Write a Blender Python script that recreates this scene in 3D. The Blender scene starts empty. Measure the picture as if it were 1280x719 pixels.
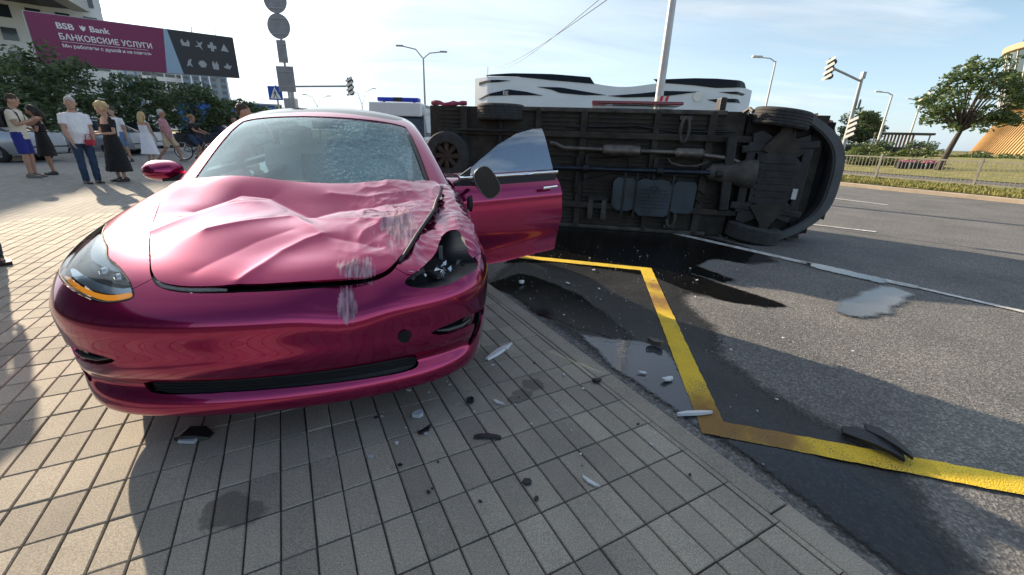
import bpy, bmesh, math, random
import numpy as np
from mathutils import Vector, Matrix, noise as mnoise
R = math.radians
scene = bpy.context.scene
# ------------------------------------------------------------------ camera
CAMH, PITCH, ROLL, FPX = 1.2606, .348, .0323, 520.89
cam_d = bpy.data.cameras.new('camera'); cam = bpy.data.objects.new('camera', cam_d)
scene.collection.objects.link(cam); scene.camera = cam
_c, _s, _cr, _sr = math.cos(PITCH), math.sin(PITCH), math.cos(ROLL), math.sin(ROLL)
_r = Vector((_cr, _s*_sr, _c*_sr)); _u = Vector((-_sr, _s*_cr, _c*_cr)); _f = Vector((0, _c, -_s))
_m = Matrix((_r, _u, -_f)).transposed().to_4x4(); _m.translation = (0, 0, CAMH)
cam.matrix_world = _m
cam_d.sensor_width = 36; cam_d.lens = 36*FPX/1280; cam_d.clip_start = .05; cam_d.clip_end = 3000
# ------------------------------------------------------------------ sky and sun
SUN_EL, SUN_AZ = R(21), R(-49)          # azimuth from +Y, negative to the left; the sun stands behind the scene
world = bpy.data.worlds.new('World'); scene.world = world; world.use_nodes = True
nt = world.node_tree; nt.nodes.clear()
def N(t, **k):
    n = nt.nodes.new(t)
    for a, b in k.items(): setattr(n, a, b)
    return n
out = N('ShaderNodeOutputWorld'); bg = N('ShaderNodeBackground'); sky = N('ShaderNodeTexSky')
sky.sky_type = 'NISHITA'; sky.sun_disc = False; sky.sun_elevation = SUN_EL; sky.sun_rotation = SUN_AZ
sky.air_density = 1.0; sky.dust_density = .6; sky.ozone_density = 1.0
tc = N('ShaderNodeTexCoord'); sep = N('ShaderNodeSeparateXYZ'); nt.links.new(tc.outputs['Generated'], sep.inputs[0])
# thin high cloud: project the view direction on a flat layer overhead
zc = N('ShaderNodeMath', operation='MAXIMUM'); nt.links.new(sep.outputs['Z'], zc.inputs[0]); zc.inputs[1].default_value = .03
za = N('ShaderNodeMath', operation='ADD'); nt.links.new(zc.outputs[0], za.inputs[0]); za.inputs[1].default_value = .12
dx = N('ShaderNodeMath', operation='DIVIDE'); nt.links.new(sep.outputs['X'], dx.inputs[0]); nt.links.new(za.outputs[0], dx.inputs[1])
dy = N('ShaderNodeMath', operation='DIVIDE'); nt.links.new(sep.outputs['Y'], dy.inputs[0]); nt.links.new(za.outputs[0], dy.inputs[1])
cmb = N('ShaderNodeCombineXYZ'); nt.links.new(dx.outputs[0], cmb.inputs[0]); nt.links.new(dy.outputs[0], cmb.inputs[1])
mp = N('ShaderNodeMapping'); mp.inputs['Rotation'].default_value = (0, 0, R(-24)); mp.inputs['Scale'].default_value = (.34, .95, 1); mp.inputs['Location'].default_value = (3.3, 1.7, 0)
nt.links.new(cmb.outputs[0], mp.inputs[0])
n1 = N('ShaderNodeTexNoise'); n1.inputs['Scale'].default_value = 1.0; n1.inputs['Detail'].default_value = 9; n1.inputs['Roughness'].default_value = .56; n1.inputs['Distortion'].default_value = .5
nt.links.new(mp.outputs[0], n1.inputs['Vector'])
rmp = N('ShaderNodeValToRGB'); rmp.color_ramp.elements[0].position = .50; rmp.color_ramp.elements[1].position = .67
nt.links.new(n1.outputs['Fac'], rmp.inputs[0])
# more veil towards the sun side of the sky (west), clearer blue to the east, as cirrus lies in the photograph
sunv = (math.sin(SUN_AZ)*math.cos(SUN_EL), math.cos(SUN_AZ)*math.cos(SUN_EL), math.sin(SUN_EL))
dt = N('ShaderNodeVectorMath', operation='DOT_PRODUCT'); nt.links.new(tc.outputs['Generated'], dt.inputs[0]); dt.inputs[1].default_value = sunv
mr = N('ShaderNodeMapRange'); nt.links.new(dt.outputs['Value'], mr.inputs['Value'])
mr.inputs['From Min'].default_value = .15; mr.inputs['From Max'].default_value = .95; mr.inputs['To Min'].default_value = .02; mr.inputs['To Max'].default_value = .86
am = N('ShaderNodeMath', operation='MULTIPLY'); nt.links.new(rmp.outputs[0], am.inputs[0]); am.inputs[1].default_value = .95
mx_ = N('ShaderNodeMath', operation='MAXIMUM'); nt.links.new(am.outputs[0], mx_.inputs[0]); nt.links.new(mr.outputs[0], mx_.inputs[1])
mix = N('ShaderNodeMix', data_type='RGBA'); nt.links.new(mx_.outputs[0], mix.inputs['Factor'])
nt.links.new(sky.outputs[0], mix.inputs['A'])
# thin cloud scatters sunlight forward: brighter round the sun
au = N('ShaderNodeMapRange'); nt.links.new(dt.outputs['Value'], au.inputs['Value']); au.inputs['From Min'].default_value = .80; au.inputs['From Max'].default_value = 1.; au.inputs['To Min'].default_value = 1.; au.inputs['To Max'].default_value = 2.7; au.interpolation_type = 'SMOOTHSTEP'
cb = N('ShaderNodeVectorMath', operation='SCALE'); cb.inputs[0].default_value = (5.6, 5.95, 6.1); n2 = N('ShaderNodeTexNoise'); n2.inputs['Scale'].default_value = 1.7; n2.inputs['Detail'].default_value = 7; n2.inputs['Roughness'].default_value = .6; n2.inputs['Distortion'].default_value = .8; nt.links.new(mp.outputs[0], n2.inputs['Vector'])
nv = N('ShaderNodeMapRange'); nt.links.new(n2.outputs['Fac'], nv.inputs['Value']); nv.inputs['From Min'].default_value = .34; nv.inputs['From Max'].default_value = .62; nv.inputs['To Min'].default_value = .68; nv.inputs['To Max'].default_value = 1.02
av = N('ShaderNodeMath', operation='MULTIPLY'); nt.links.new(au.outputs[0], av.inputs[0]); nt.links.new(nv.outputs[0], av.inputs[1]); nt.links.new(av.outputs[0], cb.inputs['Scale']); nt.links.new(cb.outputs[0], mix.inputs['B'])
# pale haze low over the horizon, all round
hz = N('ShaderNodeMapRange'); nt.links.new(sep.outputs['Z'], hz.inputs['Value']); hz.inputs['From Min'].default_value = -.02; hz.inputs['From Max'].default_value = .30
hz.inputs['To Min'].default_value = .52; hz.inputs['To Max'].default_value = 0.; hz.interpolation_type = 'SMOOTHSTEP'
mix2 = N('ShaderNodeMix', data_type='RGBA'); nt.links.new(hz.outputs[0], mix2.inputs['Factor']); nt.links.new(mix.outputs['Result'], mix2.inputs['A']); mix2.inputs['B'].default_value = (3.1, 4.6, 6.4, 1)
nt.links.new(mix2.outputs['Result'], bg.inputs['Color']); bg.inputs['Strength'].default_value = .10
nt.links.new(bg.outputs[0], out.inputs[0])
sun_d = bpy.data.lights.new('sun', 'SUN'); sun = bpy.data.objects.new('sun', sun_d); scene.collection.objects.link(sun)
sun_d.energy = 5.0; sun_d.angle = R(.55); sun_d.color = (1, .82, .60)
sun.rotation_euler = Vector(sunv).to_track_quat('Z', 'Y').to_euler()
vs = scene.view_settings; vs.view_transform = 'Standard'; vs.look = 'None'; vs.gamma = 1; vs.use_curve_mapping = False; vs.exposure = .95
scene.render.resolution_x, scene.render.resolution_y = 1024, 575
# ------------------------------------------------------------------ helpers
COL = scene.collection
rng = random.Random(7)
def tag(o, label=None, cat=None, group=None, kind=None):
    for k, v in (('label', label), ('category', cat), ('group', group), ('kind', kind)):
        if v: o[k] = v
    return o
def thing(name, label, cat, loc=(0, 0, 0), rotz=0., group=None, mat=None):
    o = bpy.data.objects.new(name, None); COL.objects.link(o); o.empty_display_size = .2
    if mat is not None: o.matrix_world = mat
    else: o.location = loc; o.rotation_euler = (0, 0, rotz)
    return tag(o, label, cat, group)
def copy_tree(o, parent=None):
    c = o.copy(); COL.objects.link(c)
    if parent: c.parent = parent
    for ch in o.children: copy_tree(ch, c)
    return c
class MB:
    """collects simple shapes into one mesh"""
    def __init__(s): s.v = []; s.f = []; s.mi = []; s.cur = 0
    def add(s, vs, fs, M=None):
        b = len(s.v)
        s.v += [tuple(M @ Vector(p)) for p in vs] if M is not None else [tuple(p) for p in vs]
        s.f += [tuple(b+i for i in f) for f in fs]; s.mi += [s.cur]*len(fs); return s
    def box(s, c, d, M=None, bev=0., taper=1.):
        x, y, z = d[0]/2, d[1]/2, d[2]/2
        T = Matrix.Translation(c)
        if M is not None: T = T @ M
        if bev <= 0:
            v = [(-x, -y, -z), (x, -y, -z), (x, y, -z), (-x, y, -z), (-x*taper, -y*taper, z), (x*taper, -y*taper, z), (x*taper, y*taper, z), (-x*taper, y*taper, z)]
            return s.add(v, [(0, 3, 2, 1), (4, 5, 6, 7), (0, 1, 5, 4), (1, 2, 6, 5), (2, 3, 7, 6), (3, 0, 4, 7)], T)
        bm = bmesh.new(); bmesh.ops.create_cube(bm, size=1)
        for q in bm.verts: q.co = (q.co.x*2*x, q.co.y*2*y, q.co.z*2*z)
        bmesh.ops.bevel(bm, geom=bm.edges[:], offset=bev, segments=2, affect='EDGES', profile=.6)
        s.bm(bm, T); bm.free(); return s
    def bm(s, bm, M=None):
        bm.verts.ensure_lookup_table(); bm.verts.index_update()
        return s.add([tuple(q.co) for q in bm.verts], [tuple(q.index for q in f.verts) for f in bm.faces], M)
    def prism(s, pts, h0, h1, M=None):
        """polygon (x,y) extruded from h0 to h1 along z"""
        n = len(pts)
        v = [(p[0], p[1], h0) for p in pts]+[(p[0], p[1], h1) for p in pts]
        return s.add(v, [tuple(range(n))[::-1], tuple(range(n, 2*n))]+[(i, (i+1) % n, n+(i+1) % n, n+i) for i in range(n)], M)
    def tube(s, pts, r, n=8, cap=True, M=None, sq=1.):
        pts = [Vector(p) for p in pts]; rs = r if hasattr(r, '__len__') else [r]*len(pts)
        vs = []; prev = None
        for i, p in enumerate(pts):
            d = (pts[min(i+1, len(pts)-1)]-pts[max(i-1, 0)])
            d = d.normalized() if d.length > 1e-9 else Vector((0, 0, 1))
            if prev is None: a = d.orthogonal().normalized()
            else:
                a = prev-d*prev.dot(d); a = a.normalized() if a.length > 1e-6 else d.orthogonal().normalized()
            prev = a; b = d.cross(a)
            for k in range(n):
                t = 2*math.pi*k/n; vs.append(p+(a*math.cos(t)+b*math.sin(t)*sq)*rs[i])
        fs = [(i*n+k, i*n+(k+1) % n, (i+1)*n+(k+1) % n, (i+1)*n+k) for i in range(len(pts)-1) for k in range(n)]
        if cap: fs += [tuple(range(n))[::-1], tuple((len(pts)-1)*n+k for k in range(n))]
        return s.add(vs, fs, M)
    def lathe(s, prof, n=24, M=None, cap=True):
        """profile [(r,z)] round z"""
        vs = [(r*math.cos(2*math.pi*k/n), r*math.sin(2*math.pi*k/n), z) for r, z in prof for k in range(n)]
        m = len(prof)
        fs = [(i*n+k, i*n+(k+1) % n, (i+1)*n+(k+1) % n, (i+1)*n+k) for i in range(m-1) for k in range(n)]
        if cap: fs += [tuple(range(n))[::-1], tuple((m-1)*n+k for k in range(n))]
        return s.add(vs, fs, M)
    def loft(s, rings, cap=True, M=None):
        n = len(rings[0]); vs = [p for r in rings for p in r]
        fs = [(i*n+k, i*n+(k+1) % n, (i+1)*n+(k+1) % n, (i+1)*n+k) for i in range(len(rings)-1) for k in range(n)]
        if cap: fs += [tuple(range(n))[::-1], tuple((len(rings)-1)*n+k for k in range(n))]
        return s.add(vs, fs, M)
    def mesh(s, name, mats, smooth=None):
        me = bpy.data.meshes.new(name); me.from_pydata(s.v, [], s.f)
        for m in (mats if isinstance(mats, (list, tuple)) else [mats]): me.materials.append(m)
        if any(s.mi): me.polygons.foreach_set('material_index', s.mi)
        if smooth is not None:
            me.polygons.foreach_set('use_smooth', [True]*len(me.polygons))
            if smooth < 179: me.set_sharp_from_angle(angle=R(smooth))
        me.update(); return me
    def build(s, name, mats, parent=None, smooth=None, fix=False):
        me = s.mesh(name, mats, smooth)
        if fix:
            bm = bmesh.new(); bm.from_mesh(me); bmesh.ops.recalc_face_normals(bm, faces=bm.faces[:]); bm.to_mesh(me); bm.free()
        o = bpy.data.objects.new(name, me); COL.objects.link(o)
        if parent is not None: o.parent = parent
        return o
def tri_obj(name, V, T, mats, parent=None, solid=0., attr=None, offset=-1., smooth=True, sharp=None, outc=(0, 2.2, .5)):
    """V (n,3) T (m,3) arrays -> object; unused vertices dropped"""
    T = np.asarray(T, int)
    if outc is not None:
        A_ = np.asarray(V)[T]; nn_ = np.cross(A_[:, 1]-A_[:, 0], A_[:, 2]-A_[:, 0])
        if (nn_*(A_.mean(1)-np.array(outc))).sum() < 0: T = T[:, ::-1]
    used = np.unique(T); mp_ = -np.ones(len(V), int); mp_[used] = np.arange(len(used))
    me = bpy.data.meshes.new(name); Vn = np.asarray(V)[used]
    me.from_pydata([tuple(p) for p in Vn], [], [tuple(t) for t in mp_[T]])
    for m in (mats if isinstance(mats, (list, tuple)) else [mats]): me.materials.append(m)
    if smooth: me.polygons.foreach_set('use_smooth', [True]*len(me.polygons))
    if sharp: me.set_sharp_from_angle(angle=R(sharp))
    if attr is not None:
        for k, a in attr.items():
            at = me.attributes.new(k, 'FLOAT', 'POINT'); at.data.foreach_set('value', np.asarray(a, float)[used])
    me.update()
    o = bpy.data.objects.new(name, me); COL.objects.link(o)
    if parent is not None: o.parent = parent
    if solid:
        m = o.modifiers.new('thickness', 'SOLIDIFY'); m.thickness = solid; m.offset = offset; m.use_even_offset = False
        es = o.modifiers.new('crisp_edges', 'EDGE_SPLIT'); es.split_angle = R(52)
    return o
# ---- materials
def mat(name, col, rough=.6, metal=0., spec=.5, var=0., vscale=8., bump=0., bscale=40., coat=0., col2=None, trans=0., emis=None, estr=1., det=4., alpha=1., coatr=.03):
    m = bpy.data.materials.new(name); m.use_nodes = True; t = m.node_tree; b = t.nodes['Principled BSDF']
    b.inputs['Base Color'].default_value = (*col, 1); b.inputs['Roughness'].default_value = rough; b.inputs['Metallic'].default_value = metal
    b.inputs['Specular IOR Level'].default_value = spec; b.inputs['Coat Weight'].default_value = coat; b.inputs['Coat Roughness'].default_value = coatr
    b.inputs['Transmission Weight'].default_value = trans
    if emis: b.inputs['Emission Color'].default_value = (*emis, 1); b.inputs['Emission Strength'].default_value = estr
    if var or bump:
        tc_ = t.nodes.new('ShaderNodeTexCoord')
    if var:
        nz = t.nodes.new('ShaderNodeTexNoise'); nz.inputs['Scale'].default_value = vscale; nz.inputs['Detail'].default_value = det
        t.links.new(tc_.outputs['Object'], nz.inputs['Vector'])
        rp = t.nodes.new('ShaderNodeValToRGB'); rp.color_ramp.elements[0].position = .3; rp.color_ramp.elements[1].position = .72
        c2 = col2 or tuple(min(1, c*(1+var)) for c in col); c1 = tuple(c*(1-var) for c in col) if not col2 else col
        rp.color_ramp.elements[0].color = (*c1, 1); rp.color_ramp.elements[1].color = (*c2, 1)
        t.links.new(nz.outputs['Fac'], rp.inputs[0]); t.links.new(rp.outputs[0], b.inputs['Base Color'])
    if bump:
        nb = t.nodes.new('ShaderNodeTexNoise'); nb.inputs['Scale'].default_value = bscale; nb.inputs['Detail'].default_value = 5
        t.links.new(tc_.outputs['Object'], nb.inputs['Vector'])
        bp = t.nodes.new('ShaderNodeBump'); bp.inputs['Strength'].default_value = bump; bp.inputs['Distance'].default_value = .02
        t.links.new(nb.outputs['Fac'], bp.inputs['Height']); t.links.new(bp.outputs[0], b.inputs['Normal'])
    return m
def nodes(m):
    t = m.node_tree
    def n(ty, **k):
        q = t.nodes.new(ty)
        for a, b in k.items(): setattr(q, a, b)
        return q
    return t, n, t.nodes['Principled BSDF']
def schlick(t, ior, boost=0.):
    g = t.nodes.new('ShaderNodeNewGeometry'); d = t.nodes.new('ShaderNodeVectorMath'); d.operation = 'DOT_PRODUCT'
    t.links.new(g.outputs['Incoming'], d.inputs[0]); t.links.new(g.outputs['Normal'], d.inputs[1])
    ab = t.nodes.new('ShaderNodeMath'); ab.operation = 'ABSOLUTE'; t.links.new(d.outputs['Value'], ab.inputs[0])
    om = t.nodes.new('ShaderNodeMath'); om.operation = 'SUBTRACT'; om.inputs[0].default_value = 1; om.use_clamp = True; t.links.new(ab.outputs[0], om.inputs[1])
    pw = t.nodes.new('ShaderNodeMath'); pw.operation = 'POWER'; pw.inputs[1].default_value = 5; t.links.new(om.outputs[0], pw.inputs[0])
    f0 = ((ior-1)/(ior+1))**2+boost
    ma = t.nodes.new('ShaderNodeMath'); ma.operation = 'MULTIPLY_ADD'; ma.use_clamp = True; ma.inputs[1].default_value = 1-f0; ma.inputs[2].default_value = f0; t.links.new(pw.outputs[0], ma.inputs[0]); return ma
def thin_glass(name, tint=(.8, .9, .88), rough=.0, ior=1.5, boost=0.):
    """a pane: mirror-like reflection over a tinted see-through sheet"""
    m = bpy.data.materials.new(name); m.use_nodes = True; t = m.node_tree; t.nodes.remove(t.nodes['Principled BSDF'])
    o = t.nodes['Material Output']; tr = t.nodes.new('ShaderNodeBsdfTransparent'); tr.inputs[0].default_value = (*tint, 1)
    gl = t.nodes.new('ShaderNodeBsdfGlossy'); gl.inputs['Roughness'].default_value = rough
    ad = schlick(t, ior, boost)
    mx = t.nodes.new('ShaderNodeMixShader'); t.links.new(ad.outputs[0], mx.inputs[0]); t.links.new(tr.outputs[0], mx.inputs[1]); t.links.new(gl.outputs[0], mx.inputs[2])
    t.links.new(mx.outputs[0], o.inputs[0]); return m
def text_obj(name, txt, size, m, parent, M, ext=.002, align='LEFT', weight=0., sx=1.):
    cu = bpy.data.curves.new(name, 'FONT'); cu.body = txt; cu.size = size; cu.extrude = ext; cu.align_x = align; cu.offset = weight
    cu.resolution_u = 3
    tmp = bpy.data.objects.new(name, cu); COL.objects.link(tmp)
    dg = bpy.context.evaluated_depsgraph_get(); me = bpy.data.meshes.new_from_object(tmp.evaluated_get(dg))
    bpy.data.objects.remove(tmp); me.materials.clear(); me.materials.append(m)
    if sx != 1.:
        for v in me.vertices: v.co.x *= sx
    o = bpy.data.objects.new(name, me); COL.objects.link(o); o.parent = parent; o.matrix_local = M; return o
def nz3(p, f=1., seed=0.):
    return np.array([mnoise.noise(Vector((q[0]*f+seed, q[1]*f+seed*1.7, q[2]*f-seed))) for q in p])
def sdpoly(x, y, P):
    """signed distance to polygon (negative inside)"""
    P = np.asarray(P, float); d = np.full(x.shape, 1e9); ins = np.zeros(x.shape, bool)
    for i in range(len(P)):
        a, b = P[i], P[(i+1) % len(P)]; e = b-a; wx, wy = x-a[0], y-a[1]
        t_ = np.clip((wx*e[0]+wy*e[1])/(e@e), 0, 1)
        d = np.minimum(d, np.hypot(wx-e[0]*t_, wy-e[1]*t_))
        c = (a[1] > y) != (b[1] > y)
        with np.errstate(divide='ignore', invalid='ignore'):
            ins ^= c & (x < (b[0]-a[0])*(y-a[1])/(b[1]-a[1])+a[0])
    return np.where(ins, -d, d)
def gridT(nu, nv):
    i, j = np.meshgrid(np.arange(nu-1), np.arange(nv-1), indexing='ij'); a = (i*nv+j).ravel()
    return np.vstack([np.stack([a, a+nv, a+nv+1], 1), np.stack([a, a+nv+1, a+1], 1)])
GALV = mat('galvanised_steel', (.45, .46, .47), .45, .85, var=.15, vscale=6)
BLACKP = mat('black_plastic', (.02, .02, .022), .55, bump=.15, bscale=300)
RUBBER = mat('tyre_rubber', (.018, .018, .02), .8, var=.4, vscale=20, bump=.1, bscale=60)
DARK = mat('dark_void', (.006, .006, .007), .9)
CHROME = mat('chrome_trim', (.8, .8, .82), .08, 1.)
# ------------------------------------------------------------------ ground, road, pavement
PHI = .4929
KD = Vector((math.sin(PHI), -math.cos(PHI), 0)); ND = Vector((math.cos(PHI), math.sin(PHI), 0))
def kn(k, n, z=0.): p = KD*k+ND*n; return (p.x, p.y, z)
GZ, RZ = -.14, -.05
MKN = Matrix((KD, ND, Vector((0, 0, 1)))).transposed().to_4x4()   # local x = k, local y = n (left-handed is avoided below)
# earth
m_earth = mat('dry_grass_ground', (.10, .11, .04), .95, var=.4, vscale=.6, col2=(.17, .15, .07), det=8)
ground = MB().add([(-2500, -2500, GZ), (2500, -2500, GZ), (2500, 2500, GZ), (-2500, 2500, GZ)], [(0, 1, 2, 3)]).build('ground', m_earth)
tag(ground, 'dry grassy earth stretching to the horizon', 'ground', kind='structure')
def asphalt(name, base, wet=False):
    m = mat(name, (base,)*3, .85); t, n, b = nodes(m)
    g = n('ShaderNodeNewGeometry')
    v = n('ShaderNodeTexVoronoi'); v.inputs['Scale'].default_value = 95; t.links.new(g.outputs['Position'], v.inputs['Vector'])
    f = n('ShaderNodeTexNoise'); f.inputs['Scale'].default_value = 230; f.inputs['Detail'].default_value = 3; t.links.new(g.outputs['Position'], f.inputs['Vector'])
    l = n('ShaderNodeTexNoise'); l.inputs['Scale'].default_value = 1.3; l.inputs['Detail'].default_value = 7; t.links.new(g.outputs['Position'], l.inputs['Vector'])
    r1 = n('ShaderNodeValToRGB'); t.links.new(v.outputs['Color'], r1.inputs[0])
    k = base
    e = r1.color_ramp.elements; e[0].position = .12; e[0].color = (k*.60, k*.60, k*.61, 1); e[1].position = .95; e[1].color = (k*1.9, k*1.85, k*1.76, 1)
    q = e.new(.6); q.color = (k*1.0, k*.99, k*.97, 1)
    r2 = n('ShaderNodeValToRGB'); t.links.new(l.outputs['Fac'], r2.inputs[0]); e = r2.color_ramp.elements
    e[0].position = .3; e[0].color = (.78, .78, .79, 1); e[1].position = .75; e[1].color = (1.2, 1.18, 1.15, 1)
    mx = n('ShaderNodeMix', data_type='RGBA', blend_type='MULTIPLY'); mx.inputs['Factor'].default_value = 1
    t.links.new(r1.outputs[0], mx.inputs['A']); t.links.new(r2.outputs[0], mx.inputs['B']); t.links.new(mx.outputs['Result'], b.inputs['Base Color'])
    ad = n('ShaderNodeMath', operation='ADD'); t.links.new(v.outputs['Distance'], ad.inputs[0]); t.links.new(f.outputs['Fac'], ad.inputs[1])
    bp = n('ShaderNodeBump'); bp.inputs['Strength'].default_value = .55 if not wet else .12; bp.inputs['Distance'].default_value = .006; t.links.new(ad.outputs[0], bp.inputs['Height'])
    t.links.new(bp.outputs[0], b.inputs['Normal'])
    if wet:
        r3 = n('ShaderNodeMapRange'); t.links.new(l.outputs['Fac'], r3.inputs[0]); r3.inputs[1].default_value = .35; r3.inputs[2].default_value = .65
        r3.inputs[3].default_value = wet[0]; r3.inputs[4].default_value = wet[1]; t.links.new(r3.outputs[0], b.inputs['Roughness'])
        b.inputs['Specular IOR Level'].default_value = .5
    return m
m_asph = asphalt('asphalt', .145)
m_asph2 = asphalt('asphalt_worn', .13)
def quad(name, k0, k1, n0, n1, z, m, parent=None):
    b = MB().add([kn(k0, n0, z), kn(k0, n1, z), kn(k1, n1, z), kn(k1, n0, z)], [(0, 3, 2, 1)])
    return b.build(name, m, parent)
FARK = 17.6
road = quad('road', -260, 60, 1.50, FARK, RZ, m_asph)
tag(road, 'grey asphalt road with white lane lines', 'road', kind='structure')
road2 = quad('road', -260, 60, 23.5, 31, RZ, m_asph2)
tag(road2, 'second carriageway beyond the metal fence', 'road', kind='structure')
# worn lighter repair strip across the lane
# ---- markings
m_yel = mat('yellow_road_paint', (.72, .47, .02), .7, var=.25, vscale=14, col2=(.80, .55, .035), bump=.5, bscale=160, det=8)
t, n, b = nodes(m_yel)
g = n('ShaderNodeNewGeometry')
def spotmask(n, t, g, spots, nscale=7., namt=.12):
    """sum of soft round spots at world places, edges broken by noise"""
    nz = n('ShaderNodeTexNoise'); nz.inputs['Scale'].default_value = nscale; nz.inputs['Detail'].default_value = 6; t.links.new(g.outputs['Position'], nz.inputs['Vector'])
    acc = None
    for (x, y, r, soft) in spots:
        d = n('ShaderNodeVectorMath', operation='DISTANCE'); t.links.new(g.outputs['Position'], d.inputs[0]); d.inputs[1].default_value = (x, y, 0)
        s = n('ShaderNodeMath', operation='MULTIPLY_ADD'); t.links.new(nz.outputs['Fac'], s.inputs[0]); s.inputs[1].default_value = namt*2; t.links.new(d.outputs['Value'], s.inputs[2])
        mr_ = n('ShaderNodeMapRange'); t.links.new(s.outputs[0], mr_.inputs[0]); mr_.inputs[1].default_value = r+namt; mr_.inputs[2].default_value = r+namt+soft; mr_.inputs[3].default_value = 1; mr_.inputs[4].default_value = 0
        if acc is None: acc = mr_.outputs[0]
        else:
            a = n('ShaderNodeMath', operation='MAXIMUM'); t.links.new(acc, a.inputs[0]); t.links.new(mr_.outputs[0], a.inputs[1]); acc = a.outputs[0]
    return acc
src = b.inputs['Base Color'].links[0].from_socket
rust = spotmask(n, t, g, [(1.03, 1.72, .13, .2), (1.23, 1.64, .08, .15), (1.38, 3.75, .05, .2), (1.30, 3.35, .08, .25)], 12, .10)
rm = n('ShaderNodeMath', operation='MULTIPLY'); t.links.new(rust, rm.inputs[0]); rm.inputs[1].default_value = .8
mx = n('ShaderNodeMix', data_type='RGBA'); t.links.new(rm.outputs[0], mx.inputs['Factor']); t.links.new(src, mx.inputs['A']); mx.inputs['B'].default_value = (.13, .045, .03, 1)
def worn(t, n, b, src, g, lo, hi):
    w1 = n('ShaderNodeTexNoise'); w1.inputs['Scale'].default_value = 130; w1.inputs['Detail'].default_value = 4; t.links.new(g.outputs['Position'], w1.inputs['Vector'])
    w2 = n('ShaderNodeTexNoise'); w2.inputs['Scale'].default_value = 6; w2.inputs['Detail'].default_value = 6; t.links.new(g.outputs['Position'], w2.inputs['Vector'])
    ws = n('ShaderNodeMath', operation='MULTIPLY_ADD'); t.links.new(w2.outputs['Fac'], ws.inputs[0]); ws.inputs[1].default_value = .55; t.links.new(w1.outputs['Fac'], ws.inputs[2])
    wr = n('ShaderNodeMapRange'); t.links.new(ws.outputs[0], wr.inputs[0]); wr.inputs[1].default_value = lo; wr.inputs[2].default_value = hi; wr.inputs[4].default_value = .8
    wm = n('ShaderNodeMix', data_type='RGBA'); t.links.new(wr.outputs[0], wm.inputs['Factor']); t.links.new(src, wm.inputs['A']); wm.inputs['B'].default_value = (.075, .07, .06, 1); t.links.new(wm.outputs['Result'], b.inputs['Base Color'])
worn(t, n, b, mx.outputs['Result'], g, .84, .97)
def strip(pts, w, z):
    """ribbon of width w along a polyline, mitred"""
    P = [Vector((p[0], p[1], 0)) for p in pts]; L = []; Rr = []
    for i, p in enumerate(P):
        d0 = (p-P[i-1]).normalized() if i else (P[1]-p).normalized()
        d1 = (P[i+1]-p).normalized() if i < len(P)-1 else d0
        t_ = (d0+d1).normalized(); nn = Vector((-t_.y, t_.x, 0)); k = 1/max(.3, t_.dot(d0))
        L.append(p+nn*w/2*k); Rr.append(p-nn*w/2*k)
    fine = lambda E: [q for i in range(len(E)-1) for q in [E[i].lerp(E[i+1], j/60)+Vector((mnoise.noise(E[i].lerp(E[i+1], j/60)*26), mnoise.noise(E[i].lerp(E[i+1], j/60)*23+Vector((5, 0, 0))), 0))*.006 for j in range(60)]]+[E[-1]]
    L, Rr = fine(L), fine(Rr); P = L
    v = [(q.x, q.y, z) for q in L]+[(q.x, q.y, z) for q in Rr]; m = len(P)
    return v, [(i, m+i, m+i+1, i+1) for i in range(m-1)]
v, f = strip([(-.30, 4.74), (1.435, 4.30), (1.0, 1.685), (2.6, 1.245), (4.2, .80)], .125, RZ+.011)
o = MB().add(v, f).build('road_marking', m_yel, road); tag(o, 'yellow zigzag line stained brown at its corner')
m_wht = mat('white_road_paint', (.62, .62, .60), .7, var=.35, vscale=18, bump=.4, bscale=150, det=8)
t, n, b = nodes(m_wht); worn(t, n, b, b.inputs['Base Color'].links[0].from_socket, n('ShaderNodeNewGeometry'), .80, .95)
def rline(pts, w):
    v, f = strip(pts, w, RZ+.010); return MB().add(v, f).build('road_marking', m_wht, road)
rline([(2.43, 6.22), (3.43, 4.82), (4.07, 3.98)], .13)
rline([(4.07, 3.98), (4.47, 3.39), (5.2, 2.3), (6.4, .4)], .075)
rline([(4.9, 7.6), (5.99, 6.86)], .10); rline([(7.6, 13.1), (9.15, 10.4)], .14); rline([(11.0, 7.0), (13, 3.4)], .14); rline([(3.8, 19.6), (5.8, 16.1)], .14)
rline([(kn(-40, 12.4)[0], kn(-40, 12.4)[1]), (kn(-30, 12.4)[0], kn(-30, 12.4)[1])], .14); rline([(kn(-24, 12.4)[0], kn(-24, 12.4)[1]), (kn(-18, 12.4)[0], kn(-18, 12.4)[1])], .14)
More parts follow.
